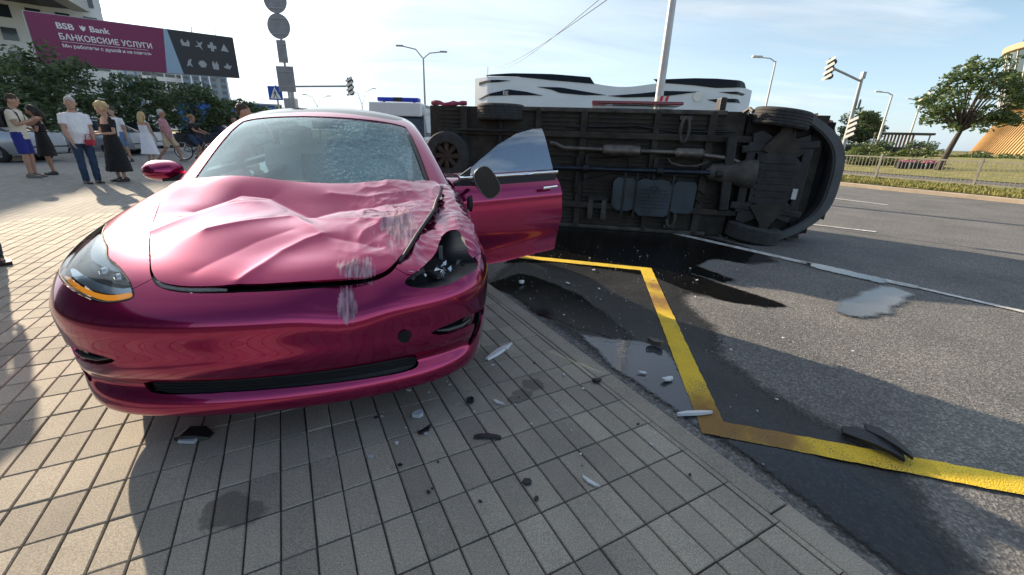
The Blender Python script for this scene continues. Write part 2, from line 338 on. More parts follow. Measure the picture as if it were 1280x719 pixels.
# ---- spilled liquids: sheets with ragged outlines
def ragged(pts, seed, amp=.05, f=3., sub=10):
    out = []
    for i, p in enumerate(pts):
        q = pts[(i+1) % len(pts)]
        for j in range(sub):
            a = j/sub; x = p[0]*(1-a)+q[0]*a; y = p[1]*(1-a)+q[1]*a
            d = mnoise.fractal(Vector((x*f+seed, y*f, seed)), 1., 2., 4)*amp; e = mnoise.fractal(Vector((x*f, y*f+seed, -seed)), 1., 2., 4)*amp
            out.append((x+d, y+e))
    return out
def sheet(name, pts, z, m, parent=None, feather=.05):
    """thin film with a ragged outline that dries out towards its edge (attribute 'wet')"""
    P = np.array(pts); res = .022 if feather < .08 else .035
    xs = np.arange(P[:, 0].min()-.03, P[:, 0].max()+.03+res, res); ys = np.arange(P[:, 1].min()-.03, P[:, 1].max()+.03+res, res)
    X, Y = np.meshgrid(xs, ys, indexing='ij'); x, y = X.ravel(), Y.ravel(); sd = sdpoly(x, y, P); n_ = x*ND.x+y*ND.y
    T = gridT(len(xs), len(ys)); T = T[(sd[T] < .012).all(1) & (n_[T] > 1.508).all(1)]
    alpha_edge(m)
    return tri_obj(name, np.stack([x, y, np.full(x.size, z)], 1), T, m, parent, attr={'wet': np.clip(-sd/feather, 0, 1)}, outc=(0, 0, -50))
def alpha_edge(m):
    if m.get('edge'): return
    m['edge'] = 1; t, n, b = nodes(m); g = n('ShaderNodeNewGeometry'); at = n('ShaderNodeAttribute', attribute_name='wet')
    w = n('ShaderNodeTexNoise'); w.inputs['Scale'].default_value = 55; w.inputs['Detail'].default_value = 6; t.links.new(g.outputs['Position'], w.inputs['Vector'])
    s_ = n('ShaderNodeMath', operation='MULTIPLY_ADD'); t.links.new(w.outputs['Fac'], s_.inputs[0]); s_.inputs[1].default_value = .9; t.links.new(at.outputs['Fac'], s_.inputs[2])
    r_ = n('ShaderNodeMapRange'); t.links.new(s_.outputs[0], r_.inputs[0]); r_.inputs[1].default_value = .45; r_.inputs[2].default_value = 1.0; t.links.new(r_.outputs[0], b.inputs['Alpha'])
m_wet = asphalt('wet_asphalt', .020, wet=(.60, .34))
m_oil = asphalt('oily_asphalt', .006, wet=(.24, .12)); m_oil.node_tree.nodes['Principled BSDF'].inputs['Specular IOR Level'].default_value = .28
m_pud = mat('puddle_water', (.05, .055, .062), .05, spec=.9, bump=.04, bscale=25)
WETA = [(-0.3, 3.72), (-0.1, 4.3), (.1, 5.0), (0.524, 5.8), (0.6, 6.9), (2.6, 6.6), (3.05, 5.85), (3.25, 5.3), (3.2, 4.8), (2.728, 4.581), (2.52, 4.819), (2.254, 4.754), (2.078, 4.509), (2.33, 4.062), (2.156, 3.922), (1.99, 4.131), (1.913, 4.23), (2.196, 3.721), (2.382, 3.343), (2.169, 3.273), (1.842, 3.445), (1.648, 3.525), (1.55, 3.3), (1.6, 2.9), (1.45, 2.45), (1.55, 2.0), (1.75, 1.6), (1.72, 1.3), (1.62, 1.0), (1.34, .86), (1.15, 1.25), (0.92, 1.66), (0.62, 2.22), (0.33, 2.77), (-.05, 3.42)]
o = sheet('wet_patch', ragged(WETA, 3., .05), RZ+.003, m_wet, feather=.22); tag(o, 'dark wet patch on the asphalt between kerb and overturned van', 'wet patch', kind='stuff')
BLB = [(-0.25, 3.70), (0.077, 4.038), (0.43, 3.78), (0.66, 3.33), (0.80, 2.93), (0.878, 2.65), (0.72, 2.62), (0.5, 2.72), (0.23, 2.98), (0, 3.4)]
o = sheet('oil_spill', ragged(BLB, 8., .05), RZ+.0055, m_oil); tag(o, 'black oil spill lying along the pavement kerb', 'oil spill')
BLC = [(-0.1, 4.37), (.1, 5.1), (0.65, 6.9), (2.5, 6.5), (2.95, 5.75), (3.12, 5.2), (2.683, 4.671), (2.435, 4.843), (2.072, 4.539), (2.287, 4.058), (2.11, 3.941), (1.902, 4.202), (2.196, 3.721), (2.40, 3.34), (2.144, 3.288), (1.851, 3.465), (1.60, 3.72), (1.442, 4.03), (1.091, 4.22), (0.522, 4.45)]
o = sheet('oil_spill', ragged(BLC, 15., .045), RZ+.0055, m_oil); tag(o, 'large black oil spill with long fingers in front of the overturned van', 'oil spill')
PUD = [(0.50, 2.70), (0.7, 2.62), (0.883, 2.60), (1.02, 2.48), (1.06, 2.3), (1.05, 2.08), (1.03, 1.855), (0.99, 1.70), (0.92, 1.69), (0.80, 1.90), (0.70, 2.08), (0.60, 2.29)]
o = sheet('puddle', ragged(PUD, 21., .03), RZ+.008, m_pud); tag(o, 'shallow puddle mirroring the sky beside the kerb', 'puddle')
WD = [(0.98, 1.66), (1.10, 1.60), (1.335, 1.56), (1.468, 1.44), (1.55, 1.284), (1.52, 1.125), (1.46, 0.9), (1.32, 0.93), (1.22, 1.13), (1.12, 1.33)]
o = sheet('puddle', ragged(WD, 27., .03), RZ+.008, asphalt('thin_water_film', .020, wet=(.26, .14))); tag(o, 'dark thin water film in the gutter by the kerb end', 'puddle')
BL = [(2.695, 3.27), (2.992, 3.555), (3.36, 3.80), (3.669, 3.98), (3.83, 3.95), (3.85, 3.785), (3.631, 3.561), (3.351, 3.388), (3.137, 3.2), (2.913, 3.103), (2.744, 3.137)]
o = sheet('puddle', ragged(BL, 33., .05, 5.), RZ+.013, m_pud, feather=.10); tag(o, 'blue sky-reflecting puddle on the white lane line', 'puddle')
ST = [(3.40, 4.93), (3.588, 4.76), (3.796, 4.50), (3.95, 4.2), (3.80, 4.02), (3.62, 4.24), (3.42, 4.55)]
o = sheet('puddle', ragged(ST, 41., .035, 5.), RZ+.013, m_pud, feather=.08); tag(o, 'narrow puddle streak along the white lane line', 'puddle')
# ---- pavement
m_grout = mat('joint_sand', (.10, .09, .075), .95, var=.35, vscale=30)
m_pav = mat('concrete_paver', (.30, .27, .23), .85); t, n, b = nodes(m_pav)
g = n('ShaderNodeNewGeometry'); oi = n('ShaderNodeObjectInfo')
a1 = n('ShaderNodeMath', operation='ADD'); t.links.new(g.outputs['Random Per Island'], a1.inputs[0]); t.links.new(oi.outputs['Random'], a1.inputs[1])
fr = n('ShaderNodeMath', operation='FRACT'); t.links.new(a1.outputs[0], fr.inputs[0])
rp = n('ShaderNodeValToRGB'); t.links.new(fr.outputs[0], rp.inputs[0]); e = rp.color_ramp.elements
e[0].color = (.29, .262, .222, 1); e[1].color = (.42, .378, .315, 1)
sp = n('ShaderNodeTexNoise'); sp.inputs['Scale'].default_value = 190; sp.inputs['Detail'].default_value = 4; t.links.new(g.outputs['Position'], sp.inputs['Vector'])
rs = n('ShaderNodeValToRGB'); t.links.new(sp.outputs['Fac'], rs.inputs[0]); e = rs.color_ramp.elements; e[0].position = .33; e[0].color = (.62, .62, .62, 1); e[1].position = .7; e[1].color = (1.22, 1.22, 1.2, 1)
lg = n('ShaderNodeTexNoise'); lg.inputs['Scale'].default_value = 2.6; lg.inputs['Detail'].default_value = 8; lg.inputs['Roughness'].default_value = .65; t.links.new(g.outputs['Position'], lg.inputs['Vector'])
rl = n('ShaderNodeValToRGB'); t.links.new(lg.outputs['Fac'], rl.inputs[0]); e = rl.color_ramp.elements; e[0].position = .3; e[0].color = (.80, .80, .81, 1); e[1].position = .62; e[1].color = (1.06, 1.05, 1.04, 1)
m1 = n('ShaderNodeMix', data_type='RGBA', blend_type='MULTIPLY'); m1.inputs['Factor'].default_value = 1; t.links.new(rp.outputs[0], m1.inputs['A']); t.links.new(rs.outputs[0], m1.inputs['B'])
m2 = n('ShaderNodeMix', data_type='RGBA', blend_type='MULTIPLY'); m2.inputs['Factor'].default_value = 1; t.links.new(m1.outputs['Result'], m2.inputs['A']); t.links.new(rl.outputs[0], m2.inputs['B'])
stain = spotmask(n, t, g, [(.075, 1.85, .045, .012), (.135, 1.945, .05, .012), (.03, 1.80, .03, .012), (-.98, 1.10, .07, .015), (-.90, 1.08, .05, .015), (.95, .6, .1, .02)], 22, .035)
sm = n('ShaderNodeMath', operation='MULTIPLY'); t.links.new(stain, sm.inputs[0]); sm.inputs[1].default_value = .55
m3 = n('ShaderNodeMix', data_type='RGBA'); t.links.new(sm.outputs[0], m3.inputs['Factor']); t.links.new(m2.outputs['Result'], m3.inputs['A']); m3.inputs['B'].default_value = (.05, .045, .04, 1)
t.links.new(m3.outputs['Result'], b.inputs['Base Color'])
bp = n('ShaderNodeBump'); bp.inputs['Strength'].default_value = .35; bp.inputs['Distance'].default_value = .004; t.links.new(sp.outputs['Fac'], bp.inputs['Height']); t.links.new(bp.outputs[0], b.inputs['Normal'])
# far paving: same blocks too small to tell apart
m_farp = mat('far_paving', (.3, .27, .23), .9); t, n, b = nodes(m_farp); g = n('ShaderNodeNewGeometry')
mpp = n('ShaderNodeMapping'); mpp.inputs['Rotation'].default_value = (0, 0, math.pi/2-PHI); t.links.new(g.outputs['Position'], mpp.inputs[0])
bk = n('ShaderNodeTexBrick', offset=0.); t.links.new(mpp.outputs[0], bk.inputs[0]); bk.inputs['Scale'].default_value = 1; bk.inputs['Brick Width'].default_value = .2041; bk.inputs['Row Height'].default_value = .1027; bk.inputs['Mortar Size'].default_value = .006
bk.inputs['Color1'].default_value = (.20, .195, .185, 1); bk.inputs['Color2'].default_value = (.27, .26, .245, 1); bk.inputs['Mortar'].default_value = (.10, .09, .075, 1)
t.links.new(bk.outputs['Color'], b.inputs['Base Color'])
K0, N0, SK, SN = -1.546, -.0701, .2041, .1027
pavement = quad('pavement', -60, 40, -45, 1.40, -.012, m_grout); tag(pavement, 'paved footway of small concrete blocks', 'pavement', kind='structure')
FARR = 8.6
def in_near(x, y): return x*x+y*y < FARR*FARR and y > -.6 and abs(math.atan2(x, y+.6)) < R(72)
pm = MB(); bw, bl, bh, cv = (SN-.0055)/2, (SK-.0055)/2, .012, .0035
pv = [(-bl, -bw, -bh), (bl, -bw, -bh), (bl, bw, -bh), (-bl, bw, -bh), (-bl, -bw, -cv), (bl, -bw, -cv), (bl, bw, -cv), (-bl, bw, -cv), (-bl+cv, -bw+cv, 0), (bl-cv, -bw+cv, 0), (bl-cv, bw-cv, 0), (-bl+cv, bw-cv, 0)]
pf = [(0, 1, 5, 4), (1, 2, 6, 5), (2, 3, 7, 6), (3, 0, 4, 7), (4, 5, 9, 8), (5, 6, 10, 9), (6, 7, 11, 10), (7, 4, 8, 11), (8, 9, 10, 11)]
pav_me = MB().add(pv, pf).mesh('paver', m_pav)
rot = Matrix.Rotation(math.atan2(KD.y, KD.x), 4, 'Z')
cells = []
for ki in range(-60, 40):
    for ni in range(-110, 14):
        c = KD*(K0+SK*(ki+.5))+ND*(N0+SN*(ni+.5))
        if in_near(c.x, c.y): cells.append((c.x, c.y))
def infr(x, y):
    z = -CAMH; d = y*_c-z*_s
    if d < .1: return False
    U = FPX*x/d; W = -FPX*(y*_s+z*_c)/d
    return abs(_cr*U-_sr*W) < 650 and abs(_sr*U+_cr*W) < 365
CARB = Matrix.Rotation(-.2696, 2)
def under_car(x, y):
    q = CARB @ Vector((x+.88, y-1.405)); return abs(q.x) < .8 and .18 < q.y < 4.5
cells.sort(key=lambda c: (not infr(*c) or under_car(*c), c[0]**2+c[1]**2))
far = MB(); prng = random.Random(3)
for i, c in enumerate(cells):
    M = Matrix.Translation((c[0]+prng.uniform(-.0008, .0008), c[1]+prng.uniform(-.0008, .0008), prng.uniform(-.0014, .0014))) @ rot @ Matrix.Rotation(prng.gauss(0, .004), 4, 'Z') @ Matrix.Rotation(prng.gauss(0, .003), 4, 'X')
    if i < 300:
        o = bpy.data.objects.new('paver', pav_me); COL.objects.link(o); o.parent = pavement; o.matrix_world = M
    else: far.add(pv, pf, M)
o = far.build('pavers', m_pav, pavement); tag(o, kind='stuff')
# far sheet with a hole where the real blocks lie: ring sectors outside FARR
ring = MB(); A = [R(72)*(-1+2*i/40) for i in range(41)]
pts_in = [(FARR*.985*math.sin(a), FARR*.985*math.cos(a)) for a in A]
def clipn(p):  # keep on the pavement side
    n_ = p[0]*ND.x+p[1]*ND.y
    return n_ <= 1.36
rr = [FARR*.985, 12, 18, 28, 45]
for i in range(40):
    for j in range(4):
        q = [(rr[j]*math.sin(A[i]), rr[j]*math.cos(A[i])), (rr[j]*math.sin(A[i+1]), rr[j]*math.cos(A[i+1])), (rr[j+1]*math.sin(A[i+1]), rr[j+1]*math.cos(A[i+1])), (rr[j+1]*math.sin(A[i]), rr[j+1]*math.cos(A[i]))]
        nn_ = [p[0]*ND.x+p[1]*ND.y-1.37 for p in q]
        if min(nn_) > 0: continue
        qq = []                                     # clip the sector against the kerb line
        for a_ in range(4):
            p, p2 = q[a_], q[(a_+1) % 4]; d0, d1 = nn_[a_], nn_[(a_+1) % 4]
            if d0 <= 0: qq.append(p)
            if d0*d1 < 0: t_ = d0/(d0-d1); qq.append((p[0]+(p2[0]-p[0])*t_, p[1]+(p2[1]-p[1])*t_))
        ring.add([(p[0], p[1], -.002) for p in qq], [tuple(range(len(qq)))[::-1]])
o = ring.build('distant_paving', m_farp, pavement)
# cut strip and kerb stones
m_kerb = mat('kerb_concrete', (.31, .30, .285), .85, var=.22, vscale=5, bump=.35, bscale=220, det=8)
kerb = quad('kerb', -120, 40, 1.3985, 1.50, -.02, m_kerb); tag(kerb, 'flush concrete kerb between pavement and road', 'kerb', kind='structure')
ks = MB().box((0, 0, -.08), (.994, .104, .16), bev=.008).mesh('kerb_stone', m_pav)
cs = MB().box((0, 0, -.02), (SK-.004, .0225, .04)).mesh('edge_strip', m_pav)
k = -12.0
for i in range(17):
    o = bpy.data.objects.new('kerb_stone', ks); COL.objects.link(o); o.parent = kerb
    o.matrix_world = Matrix.Translation(Vector(kn(-14.06+i, 1.4515, prng.uniform(-.002, .002)))) @ rot
MB().box((0, 0, -.08), (100, .104, .16)).build('kerb_run', m_kerb, kerb).matrix_world = Matrix.Translation(Vector(kn(-64.6, 1.4515, 0))) @ rot
for i in range(-28, 8):
    o = bpy.data.objects.new('edge_strip', cs); COL.objects.link(o); o.parent = kerb
    o.matrix_world = Matrix.Translation(Vector(kn(K0+SK*(i+.5), 1.382, prng.uniform(-.002, .001)))) @ rot
# ------------------------------------------------------------------ car shape
def spl(xs, ys):
    """natural cubic spline with linear extrapolation"""
    xs = np.array(xs, float); ys = np.array(ys, float); n = len(xs); h = np.diff(xs)
    A = np.eye(n); r = np.zeros(n)
    for i in range(1, n-1):
        A[i, i-1] = h[i-1]; A[i, i] = 2*(h[i-1]+h[i]); A[i, i+1] = h[i]
        r[i] = 6*((ys[i+1]-ys[i])/h[i]-(ys[i]-ys[i-1])/h[i-1])
    m = np.linalg.solve(A, r)
    def f(x):
        x = np.asarray(x, float)
        i = np.clip(np.searchsorted(xs, x)-1, 0, n-2)
        xc = np.clip(x, xs[0], xs[-1])
        a = xs[i+1]-xc; b = xc-xs[i]; hh = h[i]
        v = (m[i]*a**3+m[i+1]*b**3)/(6*hh)+(ys[i]/hh-m[i]*hh/6)*a+(ys[i+1]/hh-m[i+1]*hh/6)*b
        s0 = (ys[1]-ys[0])/h[0]-h[0]*(2*m[0]+m[1])/6
        s1 = (ys[-1]-ys[-2])/h[-1]+h[-1]*(2*m[-1]+m[-2])/6
        return v+np.where(x < xs[0], (x-xs[0])*s0, 0)+np.where(x > xs[-1], (x-xs[-1])*s1, 0)
    return f
def smax(a, b, k):
    h = np.maximum(k-np.abs(a-b), 0)/k
    return np.maximum(a, b)+h**3*k/6
nose_n = spl([.08, .13, .17, .22, .30, .40, .50, .56, .60, .64, .68, .72, .78], [.20, .085, .035, .022, .030, .018, .005, .0, .006, .030, .062, .10, .17])
hood_z = spl([0, .15, .3, .6, .9, 1.2, 1.5, 2.0], [.655, .715, .765, .845, .905, .955, .99, 1.03])
side_w = spl([0, .35, .7, 1.1, 2.0, 3.0, 3.8, 4.4, 4.75], [.87, .905, .922, .925, .918, .922, .925, .875, .80])
side_t = spl([.10, .18, .26, .36, .50, .62, .72, .80, .90, 1.0, 1.1], [.10, .05, .025, .012, .004, .0, .004, .014, .045, .10, .17])
belt_z = spl([1.2, 1.6, 2.4, 3.2, 3.9, 4.3, 4.6, 4.75], [.955, .965, .985, 1.01, 1.055, 1.075, 1.06, 1.03])
tail_n = spl([.1, .3, .5, .75, .95, 1.05, 1.15], [.28, .06, .0, .01, .05, .10, .22])
def f_body(x, y, z):
    a = np.abs(x)
    ff = (.21*a**2+.14*a**4+nose_n(z)-y)*.93
    fs = a-(side_w(y)-side_t(z))
    top = np.where(y < 1.35, hood_z(y), np.where(y > 1.7, belt_z(y), hood_z(y)+(belt_z(y)-hood_z(y))*np.clip((y-1.35)/.35, 0, 1)))
    ft = (z-(top-.075*np.clip(a, 0, 1)**2.4+.012*np.exp(-((a-.74)/.10)**2)))*.95
    fb = (.165+.05*np.clip((y-.4)/1.0, 0, 1)-z)
    fr = (y-(4.69-.22*a**2-tail_n(z)))*.95
    v = smax(ff, fs, .34)
    v = smax(v, fr, .30)
    v = smax(v, ft, .13)
    return smax(v, fb, .03)
prof = spl([.9, 1.12, 1.35, 1.6, 1.85, 2.05, 2.3, 2.6, 3.0, 3.4, 3.8, 4.1, 4.4, 4.7],
           [.83, .955, 1.075, 1.20, 1.315, 1.385, 1.43, 1.443, 1.425, 1.365, 1.265, 1.17, 1.09, 1.02])
def f_green(x, y, z):
    a = np.abs(x)
    ft = (z-(prof(y)-(.15*a**2+.12*a**4)))*.85
    u = z-.95
    fs = (a-(.825-.41*u-.12*u*u)-.05*np.clip((2.2-y)/1.2,-1,1)*0)*.9
    fs = fs+np.clip(y-3.3, 0, 2)**2*.10
    return smax(ft, fs, .10)
def cast(f, O, D, tmax=3.5):
    """first crossing from outside->inside along rays, or inside->outside when starting inside"""
    lo = np.zeros(len(D)); hi = np.full(len(D), tmax)
    s0 = f(*O.T) if O.ndim == 2 else np.full(len(D), f(O[0:1], O[1:2], O[2:3])[0])
    for _ in range(44):
        m = (lo+hi)/2; p = O+D*m[:, None]
        v = f(p[:, 0], p[:, 1], p[:, 2])
        same = (v < 0) == (s0 < 0)
        lo = np.where(same, m, lo); hi = np.where(same, hi, m)
    return O+D*((lo+hi)/2)[:, None]
# ------------------------------------------------------------------ crashed red car
CARX, CARY, CARYAW = -.88, 1.405, .2696
car = thing('car', 'crashed crimson electric saloon with crumpled bonnet and its driver door open', 'car', (CARX, CARY, 0), CARYAW)
def clip(V, T, g):
    """cut a triangle mesh along g = 0 -> (V, T with g<0, T with g>0)"""
    V = np.asarray(V, float); g = np.array(g, float)
    E = np.vstack([T[:, [0, 1]], T[:, [1, 2]], T[:, [2, 0]]])
    a, b = g[E[:, 0]], g[E[:, 1]]; cr = a*b < 0
    t_ = a[cr]/(a[cr]-b[cr]); Ec = E[cr]
    g[Ec[t_ < .12, 0]] = 0; g[Ec[t_ > .88, 1]] = 0
    s = np.sign(g)[T]; neg = (s <= 0).all(1) & (s < 0).any(1); pos = (s >= 0).all(1) & (s > 0).any(1)
    mixed = ~(neg | pos) & (s != 0).any(1)
    Vl = []; nb = len(V); cache = {}; Tn = []; Tp = []
    def cut(i, j):
        k = (i, j) if i < j else (j, i)
        if k not in cache:
            q = g[k[0]]/(g[k[0]]-g[k[1]]); cache[k] = nb+len(Vl); Vl.append(V[k[0]]+(V[k[1]]-V[k[0]])*q)
        return cache[k]
    for tr in T[mixed]:
        for sg, L in ((-1, Tn), (1, Tp)):
            poly = []
            for i in range(3):
                u, w = tr[i], tr[(i+1) % 3]
                if g[u]*sg >= 0: poly.append(u)
                if g[u]*g[w] < 0: poly.append(cut(u, w))
            for i in range(1, len(poly)-1): L.append((poly[0], poly[i], poly[i+1]))
    V2 = np.vstack([V, np.array(Vl)]) if Vl else V
    mk = lambda base, L: np.vstack([base, np.array(L, int)]) if L else base
    return V2, mk(T[neg], Tn), mk(T[pos], Tp)
def smooth_poly(P, sub=6):
    P = [np.array(p, float) for p in P]; n = len(P); o = []
    for i in range(n):
        p0, p1, p2, p3 = P[i-1], P[i], P[(i+1) % n], P[(i+2) % n]
        for j in range(sub):
            t_ = j/sub; o.append(.5*(2*p1+(p2-p0)*t_+(2*p0-5*p1+4*p2-p3)*t_**2+(3*p1-p0-3*p2+p3)*t_**3))
    return np.array(o)
def pline(x, y, L):
    d = np.full(x.shape, 1e9)
    for (ax, ay), (bx, by) in zip(L[:-1], L[1:]):
        ex, ey = bx-ax, by-ay; t_ = np.clip(((x-ax)*ex+(y-ay)*ey)/(ex*ex+ey*ey), 0, 1)
        d = np.minimum(d, np.hypot(x-ax-ex*t_, y-ay-ey*t_))
    return d
def sstep(v, a, b): t_ = np.clip((v-a)/(b-a), 0, 1); return t_*t_*(3-2*t_)
# ---- paint
def paint_mat():
    m = mat('crimson_paint', (.34, .003, .082), .20, .85, coat=1., coatr=.025); t, n, b = nodes(m)
    b.inputs['Specular IOR Level'].default_value = .5
    at = n('ShaderNodeAttribute', attribute_name='scuff'); tcn = n('ShaderNodeTexCoord')
    mpn = n('ShaderNodeMapping'); mpn.inputs['Scale'].default_value = (40, 3.5, 3.5); mpn.inputs['Rotation'].default_value = (0, 0, .12); t.links.new(tcn.outputs['Object'], mpn.inputs[0])
    s1 = n('ShaderNodeTexNoise'); s1.inputs['Scale'].default_value = 1.6; s1.inputs['Detail'].default_value = 9; s1.inputs['Roughness'].default_value = .7; t.links.new(mpn.outputs[0], s1.inputs['Vector'])
    s2 = n('ShaderNodeTexNoise'); s2.inputs['Scale'].default_value = 9; s2.inputs['Detail'].default_value = 8; s2.inputs['Roughness'].default_value = .7; t.links.new(tcn.outputs['Object'], s2.inputs['Vector'])
    sm_ = n('ShaderNodeMath', operation='ADD'); t.links.new(s1.outputs['Fac'], sm_.inputs[0]); t.links.new(s2.outputs['Fac'], sm_.inputs[1])
    ms = n('ShaderNodeMath', operation='MULTIPLY_ADD'); t.links.new(at.outputs['Fac'], ms.inputs[0]); ms.inputs[1].default_value = .95; t.links.new(sm_.outputs[0], ms.inputs[2])
    th = n('ShaderNodeMapRange'); t.links.new(ms.outputs[0], th.inputs[0]); th.inputs[1].default_value = 1.50; th.inputs[2].default_value = 1.66
    g8 = n('ShaderNodeMath', operation='MULTIPLY'); t.links.new(th.outputs[0], g8.inputs[0]); g8.inputs[1].default_value = .85
    rp_ = n('ShaderNodeValToRGB'); t.links.new(s1.outputs['Fac'], rp_.inputs[0]); e = rp_.color_ramp.elements
    e[0].position = .40; e[0].color = (.035, .02, .03, 1); e[1].position = .60; e[1].color = (.50, .30, .38, 1)
    mxc = n('ShaderNodeMix', data_type='RGBA'); t.links.new(g8.outputs[0], mxc.inputs['Factor']); mxc.inputs['A'].default_value = (.34, .003, .082, 1); t.links.new(rp_.outputs[0], mxc.inputs['B'])
    t.links.new(mxc.outputs['Result'], b.inputs['Base Color'])
    for sock, lo, hi in (('Metallic', .85, 0.), ('Coat Weight', 1., .15), ('Roughness', .20, .5)):
        mr_ = n('ShaderNodeMapRange'); t.links.new(g8.outputs[0], mr_.inputs[0]); mr_.inputs[3].default_value = lo; mr_.inputs[4].default_value = hi; t.links.new(mr_.outputs[0], b.inputs[sock])
    # road film and faint orange peel
    bpn = n('ShaderNodeBump'); bpn.inputs['Strength'].default_value = .10; bpn.inputs['Distance'].default_value = .01
    t.links.new(s2.outputs['Fac'], bpn.inputs['Height']); bs = n('ShaderNodeMath', operation='MULTIPLY'); t.links.new(at.outputs['Fac'], bs.inputs[0]); bs.inputs[1].default_value = .35; t.links.new(bs.outputs[0], bpn.inputs['Strength'])
    t.links.new(bpn.outputs[0], b.inputs['Normal'])
    return m
PAINT = paint_mat()
GLOSSB = mat('gloss_black_trim', (.008, .008, .009), .12, coat=.6)
CABIN = mat('cabin_dark_cloth', (.03, .03, .034), .85)
SEATM = mat('pale_seat_leather', (.62, .64, .66), .5)
LENS = thin_glass('headlight_lens', (.86, .9, .92), 0., 1.5)
GLASS = thin_glass('car_window_glass', (.62, .72, .72), 0., 1.5, .02)
# ---- front shell by casting rays from inside
C0 = np.array([0, .95, .45])
th = np.radians(np.arange(-128, 128.01, .5)); ph = np.radians(np.arange(-25, 46.01, .55))
TH, PH = np.meshgrid(th, ph, indexing='ij')
D = np.stack([np.sin(TH)*np.cos(PH), -np.cos(TH)*np.cos(PH), np.sin(PH)], -1).reshape(-1, 3)
SV = cast(f_body, C0, D); ST_ = gridT(len(th), len(ph))
def tp(V):
    d = V-C0; return np.degrees(np.arctan2(d[:, 0], -d[:, 1])), np.degrees(np.arctan2(d[:, 2], np.hypot(d[:, 0], d[:, 1])))
HOODP = [(0, .094), (.25, .108), (.385, .145), (.445, .21), (.50, .34), (.575, .53), (.65, .78), (.71, 1.0), (.735, 1.17), (.70, 1.27), (.5, 1.215), (.25, 1.165), (0, 1.15)]
HOODP = HOODP+[(-x, y) for x, y in HOODP[-2:0:-1]]
HOODS = smooth_poly(HOODP, 5)
HL = [(71.5, 23.3), (56.0, 21.6), (47.9, 19.3), (43.9, 18.5), (39.2, 17.3), (34.3, 15.5), (30.6, 13.1), (31.8, 12.1), (34.7, 11.5), (37.6, 11.6), (42.5, 12.4), (48.9, 13.4), (57.0, 14.6), (66, 17.8), (73, 21.0), (75.5, 23.0)]
HLS = smooth_poly(HL, 5)
HOLE = smooth_poly([(61.5, 23.0), (59.5, 20.0), (54.8, 16.5), (53.4, 13.8), (53.2, 12.3), (50.5, 11.3), (44.7, 10.8), (40.8, 10.3), (36.1, 10.4), (32.1, 11.2), (30.1, 12.5), (31.4, 13.7), (35.7, 15.1), (41.3, 17.1), (45.4, 18.4), (52.3, 21.2), (57.5, 22.9)], 4)
FEND = [(29.5, 20), (30.5, 16.6), (32, 14.5), (40, 13), (52, 14.2), (58, 14.2), (66, 8), (70, 2), (90, -40), (140, -40), (140, 60), (20, 60)]
INTAKE = smooth_poly([(-.50, .325), (-.27, .333), (0, .333), (.25, .333), (.46, .33), (.515, .29), (.48, .262), (.22, .266), (0, .27), (-.25, .272), (-.48, .272), (-.53, .298)], 3)
FOG = smooth_poly([(.575, .436), (.645, .455), (.735, .462), (.86, .44), (.855, .40), (.84, .35), (.81, .30), (.775, .275), (.765, .295), (.785, .345), (.795, .395), (.74, .405), (.66, .405)], 3)
# smooth crumple of the whole front end
def deform(V, part=''):
    x, y, z = V[:, 0], V[:, 1], V[:, 2]; o = V.copy()
    # styling: channel above the lip
    w = np.exp(-((z-.298)/.036)**2)*(1-sstep(np.abs(x), .70, .86))*(1-sstep(y, .35, .6)); o[:, 1] += .030*w
    w = np.exp(-((z-.405)/.05)**2)*(1-sstep(np.abs(x), .55, .8))*(1-sstep(y, .3, .5)); o[:, 1] += -.008*w
    # dent in bumper top, driver side
    near = (y < .5) & (x > -.1)
    w = np.exp(-((x-.25)/.13)**2-((z-.66)/.10)**2)*(y < .4); o[:, 1] += .035*w; o[:, 2] -= .012*w
    # crumpled driver-side fender
    m = sstep(x, .38, .56)*sstep(z, .66, .74)*sstep(y, .16, .34)*(1-sstep(y, 1.15, 1.45))
    if part in ('fender', 'hood') and m.max() > 0:
        i = np.where(m > .001)[0]; P = V[i]
        fold = 1-2*np.abs(nz3(P*np.array([1.0, .5, 1.0]), 5.0, 3.1)); f2 = 1-2*np.abs(nz3(P, 15., 8.2)); f3 = nz3(P, 3.2, 1.2)
        dsp = (-.022+.026*(fold-.6)+.006*(f2-.6)+.03*f3)*m[i]
        if part == 'hood': dsp *= .35
        o[i, 2] += dsp*.8; o[i, 0] += dsp*.75; o[i, 1] += (f3*.02)*m[i]
    return o
def scuff_of(V):
    x, y, z = V[:, 0], V[:, 1], V[:, 2]
    a = np.exp(-((x-.25-.12*(.62-z))/.05)**2-((z-.61)/.075)**2)*(y < .3)*1.0
    b_ = np.exp(-((x-.47)/.15)**2-((y-.55)/.38)**2)*(z > .7)*.85
    c = np.exp(-((x-.30)/.10)**2-((y-.18)/.12)**2)*(z > .66)*.8
    d = np.exp(-((x-.72)/.13)**2-((y-.8)/.42)**2)*(z > .72)*.62
    e = np.exp(-((x-.85)/.05)**2-((z-.66)/.04)**2)*(y < .5)*.6
    f_ = np.exp(-((x-.62)/.12)**2-((z-.56)/.02)**2)*(y < .4)*.42
    g_ = np.exp(-((x-.40)/.3)**2-((y-1.0)/.2)**2)*(z > .8)*.50
    return np.maximum.reduce([a, b_, c, d, e, f_, g_])
def panel(name, V, T, m=None, solid=.008, part='', parent=None, **k):
    return tri_obj(name, deform(V, part), T, m or PAINT, parent or car, solid=solid, attr={'scuff': scuff_of(V)}, **k)
V, T = SV, ST_
V, T, _o = clip(V, T, V[:, 1]-1.435)
V, _i, T = clip(V, T, np.where(np.abs(V[:, 0]) > .5, np.hypot(V[:, 1]-.885, V[:, 2]-.335)-.372, .5))
